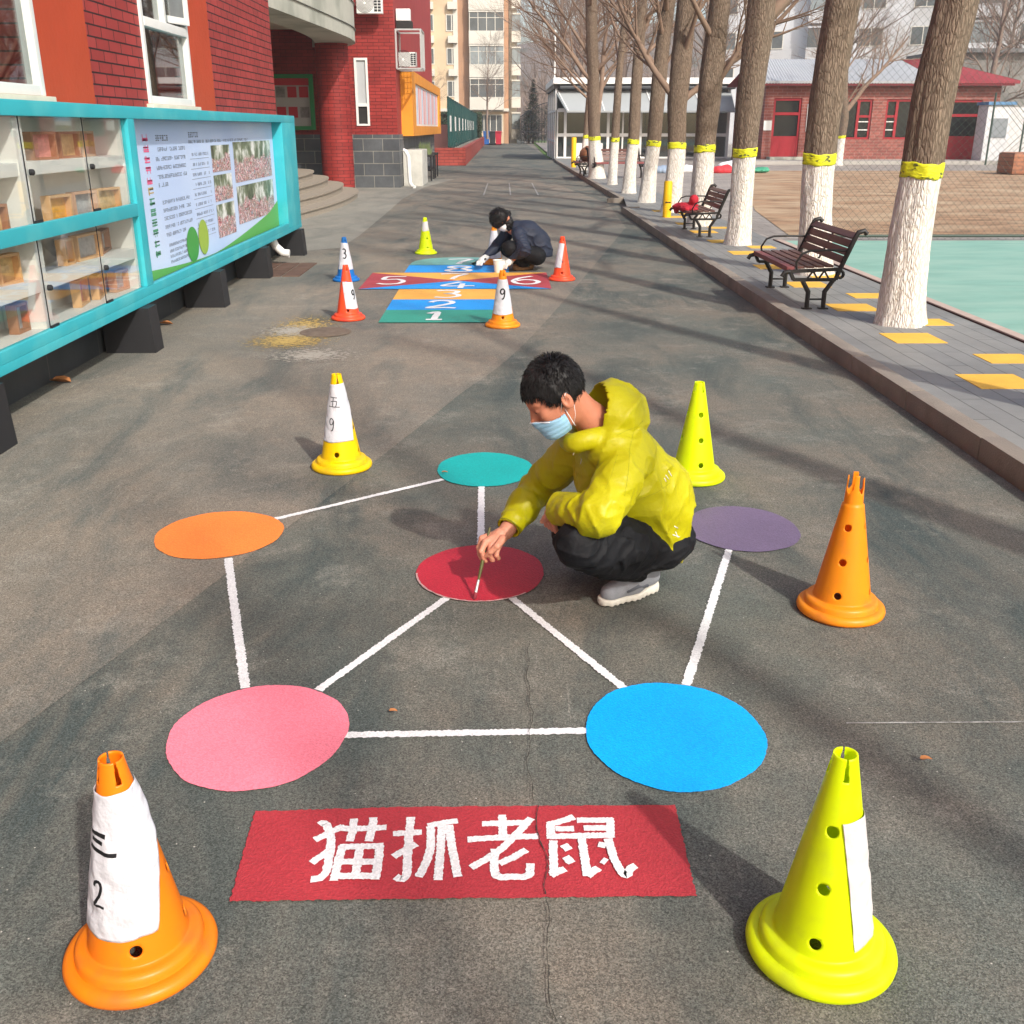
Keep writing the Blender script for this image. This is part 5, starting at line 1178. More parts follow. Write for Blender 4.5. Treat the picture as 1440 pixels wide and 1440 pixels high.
# ---------------------------------------------------------------- the man
g0 = V3((.42, 3.38, 0.004)); g0v = Vector(g0)
man = empty('person', g0v, 0, 'man in a yellow green hooded jacket and face mask squatting to paint the red circle', 'person')
HF = Frame(J(780, 553, 3.26), (-.84, -.20, -.53), (-.50, -.05, .84))
nb_s = J(846, 604, 3.33)
SL, EL, WL = J(893, 632, 3.24), J(843, 724, 3.03), J(786, 715, 3.20)
SR, ER, WR = J(808, 634, 3.48), J(757, 684, 3.66), J(711, 748, 3.46)
PE, CH_, = J(910, 748, 3.43), J(872, 665, 3.37)
# body: head, neck, both forearms and hands as one mesh
parts_v = []; parts_f = []
def addmesh(S):
    v, f = S.mesh(); n = sum(len(a) for a in parts_v); parts_v.append(v-g0); parts_f.extend([tuple(int(i)+n for i in q) for q in f])
S = SDF(HF.c-.20, np.maximum(HF.c+.17, nb_s+.09), .0036); head_sdf(S, HF)
S.chain([HF.p(-.035, 0, -.05), (HF.p(-.05, 0, -.11)*.5+nb_s*.5), nb_s], [.052, .052, .062], .03); addmesh(S)
# torso and limbs under the clothes, coarse
S = SDF((-.06, 2.85, .04), (.75, 3.85, .72), .010); S.chain([PE, CH_, nb_s], [.13, .125, .06], .04); S.chain([SL, EL, WL], [.05, .042, .030], .03); S.chain([SR, ER, WR], [.05, .042, .030], .03)
KN, AN, HP = J(814, 764, 3.07), J(890, 803, 3.33), J(903, 762, 3.34); KF, AF, HFp = J(806, 752, 3.52), J(860, 800, 3.58), J(905, 755, 3.50)
S.chain([HP, KN, AN], [.09, .055, .04], .03); S.chain([HFp, KF, AF], [.09, .055, .04], .03); addmesh(S)
# painting hand
kn = [J(678, 757, 3.455), J(683, 762, 3.425), J(691, 767, 3.415), J(700, 771, 3.42)]
S = SDF(np.minimum(WR, J(670, 792, 3.36))-.035, np.maximum(WR, kn[0])+.045, .0021)
S.chain([WR+(ER-WR)*.18, WR, WR*.7+kn[1]*.3], [.027, .0235, .024], .012)
for q, r in zip(kn, (.0125, .0125, .012, .0105)): S.add(S.cone(WR*.75+q*.25, q, .017, r), .010)
fing = [([kn[0], J(673.5, 770, 3.45), J(674.5, 779, 3.435), J(677, 786, 3.425)], (.0115, .0100, .0090, .0078)), ([kn[1], J(677, 775, 3.40), J(680, 784, 3.405), J(683, 789, 3.415)], (.0118, .0102, .0090, .0078)),
        ([kn[2], J(688, 780, 3.395), J(692, 787, 3.41), J(693.5, 788, 3.43)], (.0112, .0098, .0088, .0076)), ([kn[3], J(698, 781, 3.405), J(701, 785, 3.42), J(700, 786, 3.435)], (.0098, .0086, .0078, .0068)),
        ([J(707, 758, 3.42), J(699, 768, 3.385), J(690, 776, 3.385), J(682.5, 782, 3.40)], (.0150, .0125, .0108, .0085))]
for pts, rad in fing: S.chain(pts, rad, .0035)
S.D -= ((vnoise(S.X*160, S.Y*160, S.Z*160)-.5)*.0008).astype(np.float32); addmesh(S)
# resting hand, peeking out under the near cuff
S = SDF(WL-.10, WL+.09, .0032); hd_ = J(776, 722, 3.26); S.chain([WL+(EL-WL)*.1, WL, hd_], [.026, .024, .026], .012)
for k in range(4): a = hd_+V3((-.004+.010*k, .012-.020*k, -.004)); S.chain([a, a+V3((-.020, .004, -.022)), a+V3((-.012, .006, -.046)), a+V3((.006, .008, -.056))], [.011, .0095, .0085, .007], .003)
S.chain([hd_+V3((.01, -.02, .01)), hd_+V3((-.022, -.03, -.004)), hd_+V3((-.034, -.02, -.022))], [.013, .011, .008], .006); addmesh(S)
vv = np.concatenate(parts_v); bodyo = obj_from('body', vv.tolist(), parts_f, M['skin_h'], man, None, True, 180)
bodyo.data.materials.append(M['skin'])
zc = np.array([vv[f[0]][2] for f in parts_f]); bodyo.data.polygons.foreach_set('material_index', [1 if z > .5 else 0 for z in zc])
hair_obj('hair', HF, man, g0, 7000, 3, (.013, .028), cap=.008)
# eyebrow and eye line
eb = MB()
for q in (-1, 1):
    eb.tube([tuple(HF.p(.085, q*.015, .013)-g0), tuple(HF.p(.084, q*.032, .018)-g0), tuple(HF.p(.071, q*.050, .014)-g0)], [.003, .0035, .0018], 5)
    eb.tube([tuple(HF.p(.0895, q*.021, -.010)-g0), tuple(HF.p(.0895, q*.032, -.012)-g0), tuple(HF.p(.082, q*.043, -.010)-g0)], [.0012, .0018, .0010], 4)
eb.build('eyebrows', M['hair'], man, angle=180)
# mask
S = SDF(HF.c-.17, HF.c+.17, .003); S.add(S.ell(HF.p(.034, 0, -.052), (.066, .064, .080), HF.M3()), .03); S.add(S.ell(HF.p(.070, 0, -.100), (.030, .034, .030), HF.M3()), .03); S.add(S.ell(HF.p(.092, 0, -.038), (.022, .020, .028), HF.M3()), .03)
inner_ = S.D.copy(); f_, s_, u_ = HF.loc(S); top = -.038-(np.abs(s_)/.06)**2*.018; bot = -.128
S.D = S.D-(.0016*np.abs(np.sin(u_*180))).astype(np.float32)
S.D = np.maximum.reduce([S.D-.002, -(inner_+.003), (u_-top), (bot-u_), (.014-f_)]).astype(np.float32)
mk = sdf_obj('face_mask', S, M['maskblue'], man, 0, g0)
ml = MB()
for q in (-1, 1):
    e0 = HF.p(-.022, q*.086, .006)-g0; e1 = HF.p(-.024, q*.086, -.042)-g0
    ml.tube([tuple(HF.p(.022, q*.066, -.046)-g0), tuple(HF.p(.004, q*.080, -.012)-g0), tuple(e0)], .0008, 5); ml.tube([tuple(HF.p(.008, q*.060, -.108)-g0), tuple(HF.p(-.012, q*.078, -.075)-g0), tuple(e1)], .0008, 5)
    edge = [tuple(HF.p(.006, q*(.064-.0*i), -.046-.013*i)-g0) for i in range(6)]; ml.tube(edge, .0014, 5)
te = []
for i in range(25):
    s1 = -.058+i*.116/24; u1 = -.038-(abs(s1)/.06)**2*.018; f1 = .034+.070*math.sqrt(max(0, 1-(s1/.068)**2)*max(0, 1-((u1+.052)/.084)**2))+.018*math.exp(-(s1/.018)**2); te.append(tuple(HF.p(f1, s1, u1)-g0))
ml.tube(te, .0017, 5)
ml.build('ear_loops', M['maskwhite'], mk, angle=180)
# jacket
S = SDF((-.10, 2.86, .10), (.78, 3.86, .86), .0056)
S.chain([PE+V3((.0, .0, -.02)), J(905, 700, 3.42), CH_, J(862, 625, 3.35)], [.150, .150, .142, .105], .05)
S.add(S.cone(J(862, 630, 3.25), J(845, 640, 3.47), .080, .075), .05)
S.chain([SL+V3((-.01, .03, -.01)), SL*.5+EL*.5, EL, EL*.45+WL*.55, WL], [.072, .070, .058, .054, .046], .014)
cuffR = WR+(ER-WR)*.12
S.chain([SR, SR*.5+ER*.5, ER, ER*.45+cuffR*.55, cuffR], [.070, .064, .054, .050, .043], .014)
arm = (EL-SL)/np.linalg.norm(EL-SL)
nearm = np.clip(1-(S.cone(SL, EL, .07, .06)/.03), 0, 1)*np.clip(1, 0, 1)
mE = near(S, EL, .06, .20); mW = near(S, WL, .05, .13)
perp = np.cross(arm, (0, -1, 0)); crease(S, perp+arm*.35, 5, 17, .013, 3, np.maximum(mE, .25*nearm))
crease(S, perp-arm*.5, 4, 22, .007, 14, np.maximum(mE, mW)); crease(S, arm*.8+perp*.3, 4, 15, .009, 33, near(S, SL, .05, .20))
armr = (ER-SR)/np.linalg.norm(ER-SR); perr = np.cross(armr, (0, -1, 0)); crease(S, perr+armr*.3, 5, 19, .012, 8, near(S, ER, .06, .24)); crease(S, armr+perr*.4, 4, 16, .006, 18)
crease(S, (-.55, 0, .83), 2.6, 12, .022, 5, near(S, J(930, 715, 3.3), .12, .30)); crease(S, (-.9, 0, -.4), 3, 12, .010, 12, near(S, CH_, .10, .28)); crease(S, (.3, .2, 1), 3, 18, .004, 27)
# seams: armhole groove and cuff strap
# hem: open bottom
hem = (S.Z-np.minimum(.215-1.15*(S.X-.575), .345)); arm_near = np.minimum(S.cone(SL, EL, .10, .09), S.cone(EL, WL, .09, .07)); arm_far = np.minimum(S.cone(SR, ER, .10, .085), S.cone(ER, cuffR, .085, .06))
body_only = np.minimum(arm_near, arm_far) > 0
S.D = np.where(body_only, np.maximum(S.D, -hem), S.D).astype(np.float32)
# hood: an open bowl behind the head, with collar
hc = J(855, 582, 3.34); HFr = Frame(hc, (-.93, -.16, .30), (.28, .05, .93)); hm = HFr.M3(); E0 = S.D.copy(); S.D[:] = 1e3
S.add(S.ell(hc+HFr.f*-.012, (.116, .124, .106), hm), .01); S.add(S.cone(hc+HFr.f*-.03-HFr.u*.02, hc-HFr.f*.06-HFr.u*.07, .085, .07), .03)
crease(S, HFr.f*.4-HFr.u, 3, 11, .014, 21); crease(S, HFr.s+HFr.f*.3, 3, 14, .006, 23)
inn = S.ell(hc+HFr.f*.055, (.115, .110, .092), hm); S.D = np.maximum(S.D, -inn)
fl_c = (S.X-hc[0])*HFr.f[0]+(S.Y-hc[1])*HFr.f[1]+(S.Z-hc[2])*HFr.f[2]; S.D = np.maximum(S.D, (fl_c-.058+.010*np.sin(S.Z*60)).astype(np.float32))
hood = S.D.copy(); S.D = E0; S.add(hood, .012)
ring = [J(856, 624, 3.27), J(838, 616, 3.225), J(820, 620, 3.208), J(805, 624, 3.225), J(797, 618, 3.32), J(806, 604, 3.42)]
col_ = SDF.chain.__get__(S)
rg = [Vector(p) for p in ring]; QQ = [rg[0]*2-rg[1]]+rg+[rg[-1]*2-rg[-2]]; rs_ = []
for i in range(1, len(QQ)-2):
    a_, b_, c_, d_ = QQ[i-1:i+3]
    for k in range(4): t = k/4; rs_.append(V3(.5*((2*b_)+(c_-a_)*t+(2*a_-5*b_+4*c_-d_)*t*t+(3*b_-3*c_+d_-a_)*t**3)))
rs_.append(V3(rg[-1])); S.chain(rs_, [.024, .0225]+[.0205]*(len(rs_)-2), .026)
neckhole = S.cone(HF.p(-.045, 0, -.06), nb_s+V3((.0, 0, -.01)), .066, .064); S.D = np.maximum(S.D, -neckhole)
facehole = S.ell(HF.p(.015, 0, -.02), (.116, .086, .120), HF.M3()); S.D = np.maximum(S.D, -facehole)
# sleeve openings
for W_, E_, r in ((cuffR, ER, .037), (WL, EL, .038)):
    d = (W_-E_)/np.linalg.norm(W_-E_); S.D = np.maximum(S.D, -S.cone(W_-d*.025, W_+d*.08, r, r)); cut = (S.X-W_[0])*d[0]+(S.Y-W_[1])*d[1]+(S.Z-W_[2])*d[2]-.012; S.D = np.where(near(S, W_, .11, .115) > .5, np.maximum(S.D, cut), S.D).astype(np.float32)
jk = sdf_obj('jacket', S, M['jacket'], man, 0, g0)
for nm_, pts, r in (('cuff_seam', None, 0),):
    cs = MB()
    for W_, E_, r, off in ((cuffR, ER, .0475, -.035), (cuffR, ER, .0445, .008), (WL, EL, .050, -.03)):
        d = Vector((E_-W_)/np.linalg.norm(E_-W_)); a = d.orthogonal().normalized(); b = d.cross(a); c = Vector(W_)-Vector(g0)-d*off*-1 if False else Vector(W_-g0)+d*(-off)
        cs.tube([c+a*r*math.cos(t)+b*r*math.sin(t) for t in [2*PI*i/28 for i in range(28)]], .0022, 5, closed=True)
    cs.build('cuff_seam', M['jacket_in'], jk, angle=180)
# collar zip flap, drawstring and small chest mark
zf = MB(); a, b = J(818, 622, 3.20)-g0, J(795, 652, 3.22)-g0
zf.tube([J(829, 606, 3.235)-g0, J(826, 618, 3.225)-g0, J(818, 624, 3.215)-g0, J(808, 627, 3.22)-g0], .004, 6); zf.build('collar_toggle', M['jacket_in'], jk, angle=180)
zf = MB(); zf.tube([J(815, 622, 3.205)-g0, J(809, 630, 3.20)-g0, J(806, 640, 3.195)-g0], .0022, 5); zf.build('drawstring', mat('pale_cord', (.62, .60, .35), .7), jk, angle=180)
from mathutils.bvhtree import BVHTree
jm = jk.data; bvh = BVHTree.FromPolygons([v.co for v in jm.vertices], [tuple(p.vertices) for p in jm.polygons])
def on_jacket(px, py, off=.001):
    o_ = Vector((0, 0, CH))-Vector(g0); h = bvh.ray_cast(o_, ray(px, py).normalized()); return h[0]+h[1]*off if h[0] is not None else None
def sewn(name, pts, r, m, par=jk, n=5):
    q = []
    for a, b in zip(pts, pts[1:]):
        k_ = max(2, int(math.hypot(b[0]-a[0], b[1]-a[1])/2.5))
        for i in range(k_): p = on_jacket(a[0]+(b[0]-a[0])*i/k_, a[1]+(b[1]-a[1])*i/k_, .0004); q.append(p) if p is not None and (not q or (p-q[-1]).length < .05) else None
    if len(q) > 2: MB().tube(q, r, n).build(name, m, par, angle=180)
M['seam'] = mat('jacket_seam', (.32, .31, .004), .6)
sewn('seam', [(893, 600), (886, 628), (884, 660), (878, 700)], .0011, M['seam'])
sewn('seam', [(868, 612), (880, 606), (896, 600), (906, 590)], .0012, M['seam'])
sewn('seam', [(826, 632), (822, 660), (814, 690)], .0012, M['seam'])
sewn('seam', [(905, 700), (925, 692), (944, 678)], .0011, M['seam'])
sewn('seam', [(868, 640), (860, 668), (850, 690)], .0009, M['seam'])
M['mark'] = mat('white_print', (.72, .72, .66), .6)
for pts in ([(818, 645), (816, 655)], [(806, 655), (812, 657), (820, 656)], [(936, 668), (942, 676)], [(940, 662), (946, 672)], [(934, 672), (938, 680)], [(948, 740), (956, 744)], [(946, 752), (958, 756)], [(950, 748), (955, 759)]): sewn('print_mark', pts, .0022, M['mark'])
# trousers
S = SDF((.02, 2.86, .03), (.78, 3.86, .50), .0056)
S.add(S.ell(J(920, 756, 3.44), (.140, .160, .098)), .04)
S.chain([HP, HP*.5+KN*.5, KN], [.098, .086, .068], .02); S.chain([KN, KN*.5+AN*.5, AN+V3((0, 0, .015))], [.068, .064, .047], .014)
S.chain([HFp, HFp*.5+KF*.5, KF], [.100, .088, .072], .03); S.chain([KF, AF], [.072, .052], .022)
crease(S, (-.7, 0, -.7), 3.5, 20, .016, 31, near(S, J(860, 780, 3.12), .08, .26)); crease(S, (-.8, .1, .2), 5, 28, .014, 37, near(S, AN, .05, .2)); crease(S, (1, 0, .1), 4, 22, .009, 41)
S.D -= ((vnoise(S.X*14, S.Y*14+3, S.Z*14)-.5)*.014).astype(np.float32); S.D = np.maximum(S.D, -(S.Z-.088))
sdf_obj('trousers', S, M['trouser'], man, 0, g0)
# shoes
def shoe(px_heel, px_toe, name, lift=.0, mats=('shoe', 'sole')):
    h = V3(at(*px_heel)); t = V3(at(*px_toe)); d = t-h; L = np.linalg.norm(d); d /= L; sd_ = np.cross(d, (0, 0, 1)); c = (h+t)/2; L = .272; h = c-d*L/2
    P_ = lambda a, b, z: h+d*a*L+sd_*b+V3((0, 0, z))
    S = SDF(np.minimum(h, t)-.09, np.maximum(h, t)+V3((.09, .09, .15)), .0034)
    S.chain([P_(.14, 0, .068+lift), P_(.45, 0, .060+lift*.5), P_(.80, .004, .040)], [.039, .043, .035], .03); S.add(S.cone(P_(.13, 0, .07), P_(.17, 0, .125), .036, .037), .025); S.add(S.cone(P_(.2, 0, .10), P_(.55, 0, .062), .028, .024), .03)
    S.D = np.maximum(S.D, -S.cone(P_(.18, 0, .10), P_(.20, 0, .16), .029, .031)); S.D = np.maximum(S.D, -(S.Z-.026))
    o = sdf_obj(name, S, M[mats[0]], man, 0, g0)
    S = SDF(np.minimum(h, t)-.09, np.maximum(h, t)+V3((.09, .09, .15)), .0034)
    S.chain([P_(.13, 0, .022), P_(.45, 0, .020), P_(.82, .004, .020)], [.041, .041, .040], .03); S.D = np.maximum.reduce([S.D, (S.Z-(.028+.014*np.clip(1-((S.X-h[0])*d[0]+(S.Y-h[1])*d[1])/.12, 0, 1))), -(S.Z-.005)]).astype(np.float32)
    S.D += (.0015*np.sin(((S.X-h[0])*d[0]+(S.Y-h[1])*d[1])*260)*(S.Z < .016)).astype(np.float32)
    sdf_obj('sole', S, M[mats[1]], o, 0, g0)
    lc = MB()
    for i in range(4): q0 = P_(.40+.075*i, -.026, .104-.010*i)-g0; q1 = P_(.42+.075*i, .022, .104-.010*i)-g0; lc.tube([q0, (q0+q1)/2+V3((0, 0, .010)), q1], .0028, 5)
    lc.tube([P_(.38, -.02, .10)-g0, P_(.36, -.05, .092)-g0, P_(.44, -.045, .072)-g0, P_(.41, -.01, .10)-g0], .0022, 5); lc.build('laces', M['sole'], o, angle=180)
    pt = MB(); pt.tube([P_(.28, -.041, .048)-g0, P_(.48, -.042, .062)-g0, P_(.64, -.040, .048)-g0], [.006, .012, .004], 6) ; pt.build('side_patch', M['shoe_d'], o, angle=180)
    return o
shoe((917, 829), (846, 853), 'shoe'); shoe((905, 791), (850, 796), 'shoe')
# the brush is held, so it is a thing of its own
tip = V3(at(667, 843, .006)); top_ = J(689, 745, 3.462)+V3((0, .0, .01)); dv = (top_-tip)
br = empty('paint_brush', Vector(tip), 0, 'thin paint brush with olive handle held in the squatting man\'s hand', 'brush'); Q = lambda t: dv*t
MB().tube([Q(.27), Q(.45), Q(.75), Q(1.)], [.0045, .0068, .0062, .004], 10).build('handle', mat('olive_lacquer', (.10, .095, .03), .35, .3, 40), br)
MB().tube([Q(.10), Q(.12), Q(.27)], [.0065, .0058, .0050], 10).build('ferrule', M['metal'], br)
MB().tube([Q(.0), Q(.05), Q(.10)], [.0028, .0078, .0064], 10).build('bristles', mat('red_bristles', (.25, .03, .045), .6, .3, 60), br)
# ---------------------------------------------------------------- the woman
w0 = V3((.22, 12.5, .004)); wm = empty('person', Vector(w0), 0, 'woman with black hair and a dark navy coat squatting beyond the hopscotch', 'person')
WF = Frame(J(704, 309, 12.45), (-.45, .26, -.86), (-.84, .10, .50))
wn = J(720, 322, 12.5); sl_, el_, wl_ = J(729, 330, 12.35), J(737, 351, 12.2), J(719, 366, 12.3); sr_, er_, wr_ = J(713, 329, 12.65), J(700, 345, 12.75), J(684, 361, 12.6)
S = SDF((-.45, 11.8, .0), (.75, 13.2, .95), .010); head_sdf(S, WF); S.chain([WF.p(-.04, 0, -.06), wn], [.048, .055], .03); S.chain([J(755, 356, 12.55), J(742, 335, 12.5), wn], [.12, .11, .05], .04)
S.chain([sl_, el_, wl_], [.045, .04, .028], .02); S.chain([sr_, er_, wr_], [.045, .04, .028], .02); v, f = S.mesh()
obj_from('body', (v-w0).tolist(), [tuple(int(i) for i in q) for q in f], M['skin'], wm, None, True, 180)
wms = SDF(WF.c-.17, WF.c+.17, .006); wms.add(wms.ell(WF.p(.040, 0, -.062), (.070, .066, .080), WF.M3())); f_, s_, u_ = WF.loc(wms); wms.D = np.maximum.reduce([wms.D, u_+.03, .0-f_]).astype(np.float32); sdf_obj('face_mask', wms, M['maskwhite'], wm, 0, w0)
hair_obj('hair', WF, wm, w0, 1500, 5, (.02, .04), cap=.022, thick=.002, long_=True)
S = SDF(J(712, 305, 12.5)-.17, J(712, 305, 12.5)+.15, .007); S.add(S.ell(J(713, 301, 12.5), (.05, .045, .045)), .02); S.add(S.ell(J(715, 314, 12.45), (.06, .075, .085)), .03); S.D -= ((vnoise(S.X*60, S.Y*60, S.Z*60)-.5)*.02).astype(np.float32); sdf_obj('hair_bun', S, M['hair'], wm, 0, w0)
M['navy'] = mat('navy_coat', (.020, .026, .045), .6, .12, 6, bump=.1, bscale=60)
S = SDF((-.50, 11.85, .10), (.85, 13.2, .95), .010); S.chain([J(757, 354, 12.55), J(752, 342, 12.55), J(741, 329, 12.5), J(726, 321, 12.5)], [.17, .17, .15, .09], .06)
S.chain([sl_, el_, wl_], [.08, .07, .052], .03); S.chain([sr_, er_, wr_], [.08, .07, .05], .03); S.add(S.cone(J(757, 358, 12.5), J(762, 362, 12.55), .13, .12), .04)
folds(S, el_-sl_, 60, .02, .1, 2, near(S, el_, .1, .35)); folds(S, (.6, 0, .8), 35, .02, .15, 7, near(S, J(752, 350, 12.4), .15, .4)); S.D = np.maximum(S.D, -(S.Z-.16)); sdf_obj('coat', S, M['navy'], wm, 0, w0)
S = SDF((-.30, 11.85, .04), (.85, 13.2, .6), .012); S.chain([J(755, 360, 12.4), J(717, 349, 12.3), J(738, 373, 12.45)], [.11, .085, .06], .03); S.chain([J(755, 360, 12.7), J(714, 350, 12.6), J(733, 370, 12.7)], [.11, .085, .06], .03); sdf_obj('trousers', S, M['trouser'], wm, 0, w0)
for a, b, y in (((748, 380), (722, 381), 0), ((744, 373), (722, 373), 0)):
    h = V3(at(*a)); t = V3(at(*b)); S = SDF(np.minimum(h, t)-.12, np.maximum(h, t)+V3((.12, .12, .2)), .008); S.chain([h+V3((-.03, 0, .055)), (h+t)/2+V3((0, 0, .05)), t+V3((.03, 0, .04))], [.055, .055, .045], .03); S.add(S.cone(h+V3((-.03, 0, .06)), h+V3((-.02, 0, .14)), .05, .055), .02); S.D = np.maximum(S.D, -(S.Z-.006)); sdf_obj('shoe', S, mat('brown_boot', (.17, .085, .035), .7, .3, 15), wm, 0, w0)
gl = mat('white_glove', (.62, .62, .60), .8, .35, 40)
for wv, hd2, ff in ((wl_, J(714, 370, 12.25), 1), (wr_, J(677, 367, 12.45), 1)):
    S = SDF(hd2-.14, np.maximum(hd2, wv)+.10, .006); S.chain([wv, hd2], [.036, .040], .02); d = (hd2-wv)/np.linalg.norm(hd2-wv); sd_ = np.cross(d, (0, 0, 1)); sd_ /= np.linalg.norm(sd_)
    for k in range(4): a = hd2+d*.02+sd_*(-.03+.02*k); S.chain([a, a+d*.035, a+d*.05+V3((0, 0, -.025))], [.013, .012, .010], .006)
    S.chain([hd2-sd_*.03, hd2-sd_*.05+d*.03], [.013, .011], .006); sdf_obj('glove', S, gl, wm, 0, w0)
t0_ = V3(at(664, 371, .01)); t1_ = J(683, 364, 12.42); bb = empty('paint_brush', Vector(t0_), 0, 'small black brush in the gloved hand of the squatting woman', 'brush')
MB().tube([(0, 0, 0), (t1_-t0_)*.3], [.012, .016], 8).build('bristles', M['black'], bb); MB().tube([(t1_-t0_)*.3, (t1_-t0_)], [.014, .012], 8).build('handle', M['black'], bb)
cu = empty('paint_cup', at(702, 384), 0, 'white plastic paint cup in front of the squatting woman', 'paint cup'); MB().lathe([(0, .004), (.055, .004), (.07, .15), (.075, .152), (.068, .148), (.056, .03), (0, .03)], 24).build('cup', M['white'], cu)
MB().lathe([(0, .10), (.062, .10)], 24).build('paint', M['teal_paint'], cu)
# ================================================================== BRICK HOUSE ON THE RIGHT
BY = 49.8
M['brick_r'] = brick_mat('red_brown_brick', 'y', srgb(142, 80, 70), srgb(124, 66, 58), srgb(145, 112, 104), .42, .13, .012, dirt=.12, bump=.3)
M['redframe'] = mat('red_window_frame', srgb(150, 32, 42), .5, .08, 3)
M['redtile'] = mat('red_roof_tiles', srgb(150, 66, 72), .75, .15, 1.5, stretch=(6, .4, 1))
M['silver'] = mat('silver_roof_sheet', (.42, .43, .44), .5, .08, .8)
bh = empty('brick_house', (12.1, BY, 0), 0, 'low red brick house with red window frames beyond the bare dirt field', 'house')
T = Matrix.Translation((-12.1, -BY, 0))
def hpart(mb, name, m, parent=bh, smooth=False): return mb.build(name, m, parent, smooth, xf=T)
ops = [(12.46, 13.74, .14, 2.87), (15.35, 16.98, 1.12, 2.83), (17.60, 19.45, 1.12, 2.83), (20.15, 21.98, .14, 2.80)]
w = MB(); xs = 12.05
for x0, x1, z0, z1 in ops:
    w.box(xs, x0, BY, BY+.3, 0, 3.55); w.box(x0, x1, BY, BY+.3, z1, 3.55); w.box(x0, x1, BY, BY+.3, 0, z0); xs = x1
w.box(xs, 22.75, BY, BY+.3, 0, 3.55); w.box(12.05, 12.35, BY+.3, BY+6, 0, 3.55); w.box(22.45, 22.75, BY+.3, BY+6, 0, 3.55); w.box(12.05, 22.75, BY+6, BY+6.3, 0, 3.55)
hpart(w, 'wall', M['brick_r'])
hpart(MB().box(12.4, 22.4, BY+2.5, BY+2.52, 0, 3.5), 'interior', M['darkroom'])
for k, (x0, x1, z0, z1) in enumerate(ops):
    f = MB(); t = .10; ya, yb_ = BY+.06, BY+.16
    f.box(x0, x0+t, ya, yb_, z0, z1); f.box(x1-t, x1, ya, yb_, z0, z1); f.box(x0+t, x1-t, ya, yb_, z1-t, z1)
    if k in (0, 3):
        f.box(x0+t, x1-t, ya, yb_, z1-.72, z1-.60); fr = hpart(f, 'door', M['redframe']); hpart(MB().box(x0+t, x1-t, ya+.02, yb_-.02, z0, 1.25), 'door_panel', M['redframe'], fr)
    else:
        f.box(x0+t, x1-t, ya, yb_, z0, z0+.08); xm = (x1-.62) if k == 1 else x0+.52
        f.box(xm-.06, xm+.06, ya-.01, yb_, z0+.08, z1-t)
        if k == 1: f.box(xm+.06, x1-t, ya, yb_, 2.05, 2.15); a, b = xm+.06, x1-t
        else: f.box(x0+t, xm-.06, ya, yb_, 2.05, 2.15); a, b = x0+t, xm-.06
        for zz in (1.5, 1.85): f.box(a, b, ya+.01, yb_-.01, zz, zz+.04, 1)
        fr = hpart(f, 'window', [M['redframe'], M['white']])
    hpart(MB().box(x0+t, x1-t, BY+.12, BY+.125, z0+.1, z1-t), 'pane', mat('dark_window', (.018, .02, .02), .12, .3, 1, spec=.35), fr)
def roof(mb, pts, mi=0, th=.08): mb.add([Vector(p) for p in pts]+[Vector(p)-Vector((0, 0, th)) for p in pts], [(0, 1, 2, 3), (7, 6, 5, 4), (0, 4, 5, 1), (1, 5, 6, 2), (2, 6, 7, 3), (3, 7, 4, 0)], mi)
r = MB(); n = 150          # corrugated sheet with a scalloped eave
def corr(mb, x0, x1, xr0, xr1, y0, z0, y1, z1, n, mi):
    vs = []
    for i in range(n+1):
        t = i/n; k = .04*(i % 2); vs += [(x0+(x1-x0)*t, y0, z0+k), (xr0+(xr1-xr0)*t, y1, z1+k)]
    m0 = len(vs); vs += [(v[0], v[1]+.02, v[2]-.1) for v in vs]
    fs = [(2*i, 2*i+2, 2*i+3, 2*i+1) for i in range(n)]+[(2*i+m0, 2*i+1+m0, 2*i+3+m0, 2*i+2+m0) for i in range(n)]+[(2*i, 2*i+m0, 2*i+2+m0, 2*i+2) for i in range(n)]
    mb.add(vs, fs, mi)
corr(r, 11.6, 19.7, 11.9, 18.9, BY-.55, 3.55, BY+2.6, 4.62, 120, 0); hpart(r, 'silver_roof', M['silver'])
r = MB(); corr(r, 19.7, 23.3, 18.9, 20.4, BY-.55, 3.55, BY+2.6, 4.62, 60, 0); corr(r, 23.3, 23.3, 20.4, 20.4, BY-.55, 3.55, BY+2.6, 4.62, 2, 0)
r.add([(23.3, BY-.55, 3.55), (23.3, BY+6.6, 3.55), (20.4, BY+2.6, 4.62), (11.9, BY+2.6, 4.62), (11.6, BY+6.6, 3.55)], [(0, 1, 2), (2, 1, 4, 3)])
hpart(r, 'roof', M['redtile'])
g = MB(); g.box(11.55, 23.1, BY-.5, BY-.42, 3.38, 3.50); g.box(12.0, 22.8, BY-.42, BY-.004, 3.40, 3.46); hpart(g, 'fascia', mat('dark_red_fascia', srgb(110, 40, 44), .7))
g = MB(); g.box(11.2, 24.5, BY-2.6, BY-.002, 0.08, .24); hpart(g, 'apron_slab', mat('pale_apron', (.36, .34, .31), .9, .15, 2)); hpart(MB().box(12.3, 14.0, BY-.7, BY-.01, .24, .36, b=.02), 'doorstep', M['canopy'])
pq_ = MB().box(12.06, 12.42, BY-.05, BY-.01, 1.5, 1.92); tag(pq_.build('wall_plaque', M['white'], smooth=False), 'small white plaque on the brick house left of its door', 'plaque')
pp = MB(); pp.box(14.0, 14.75, BY-.05, BY-.01, 1.45, 2.62, 0); pp.box(14.02, 14.73, BY-.054, BY-.05, 1.9, 2.6, 1); pp.box(14.02, 14.73, BY-.056, BY-.05, 1.48, 1.72, 2)
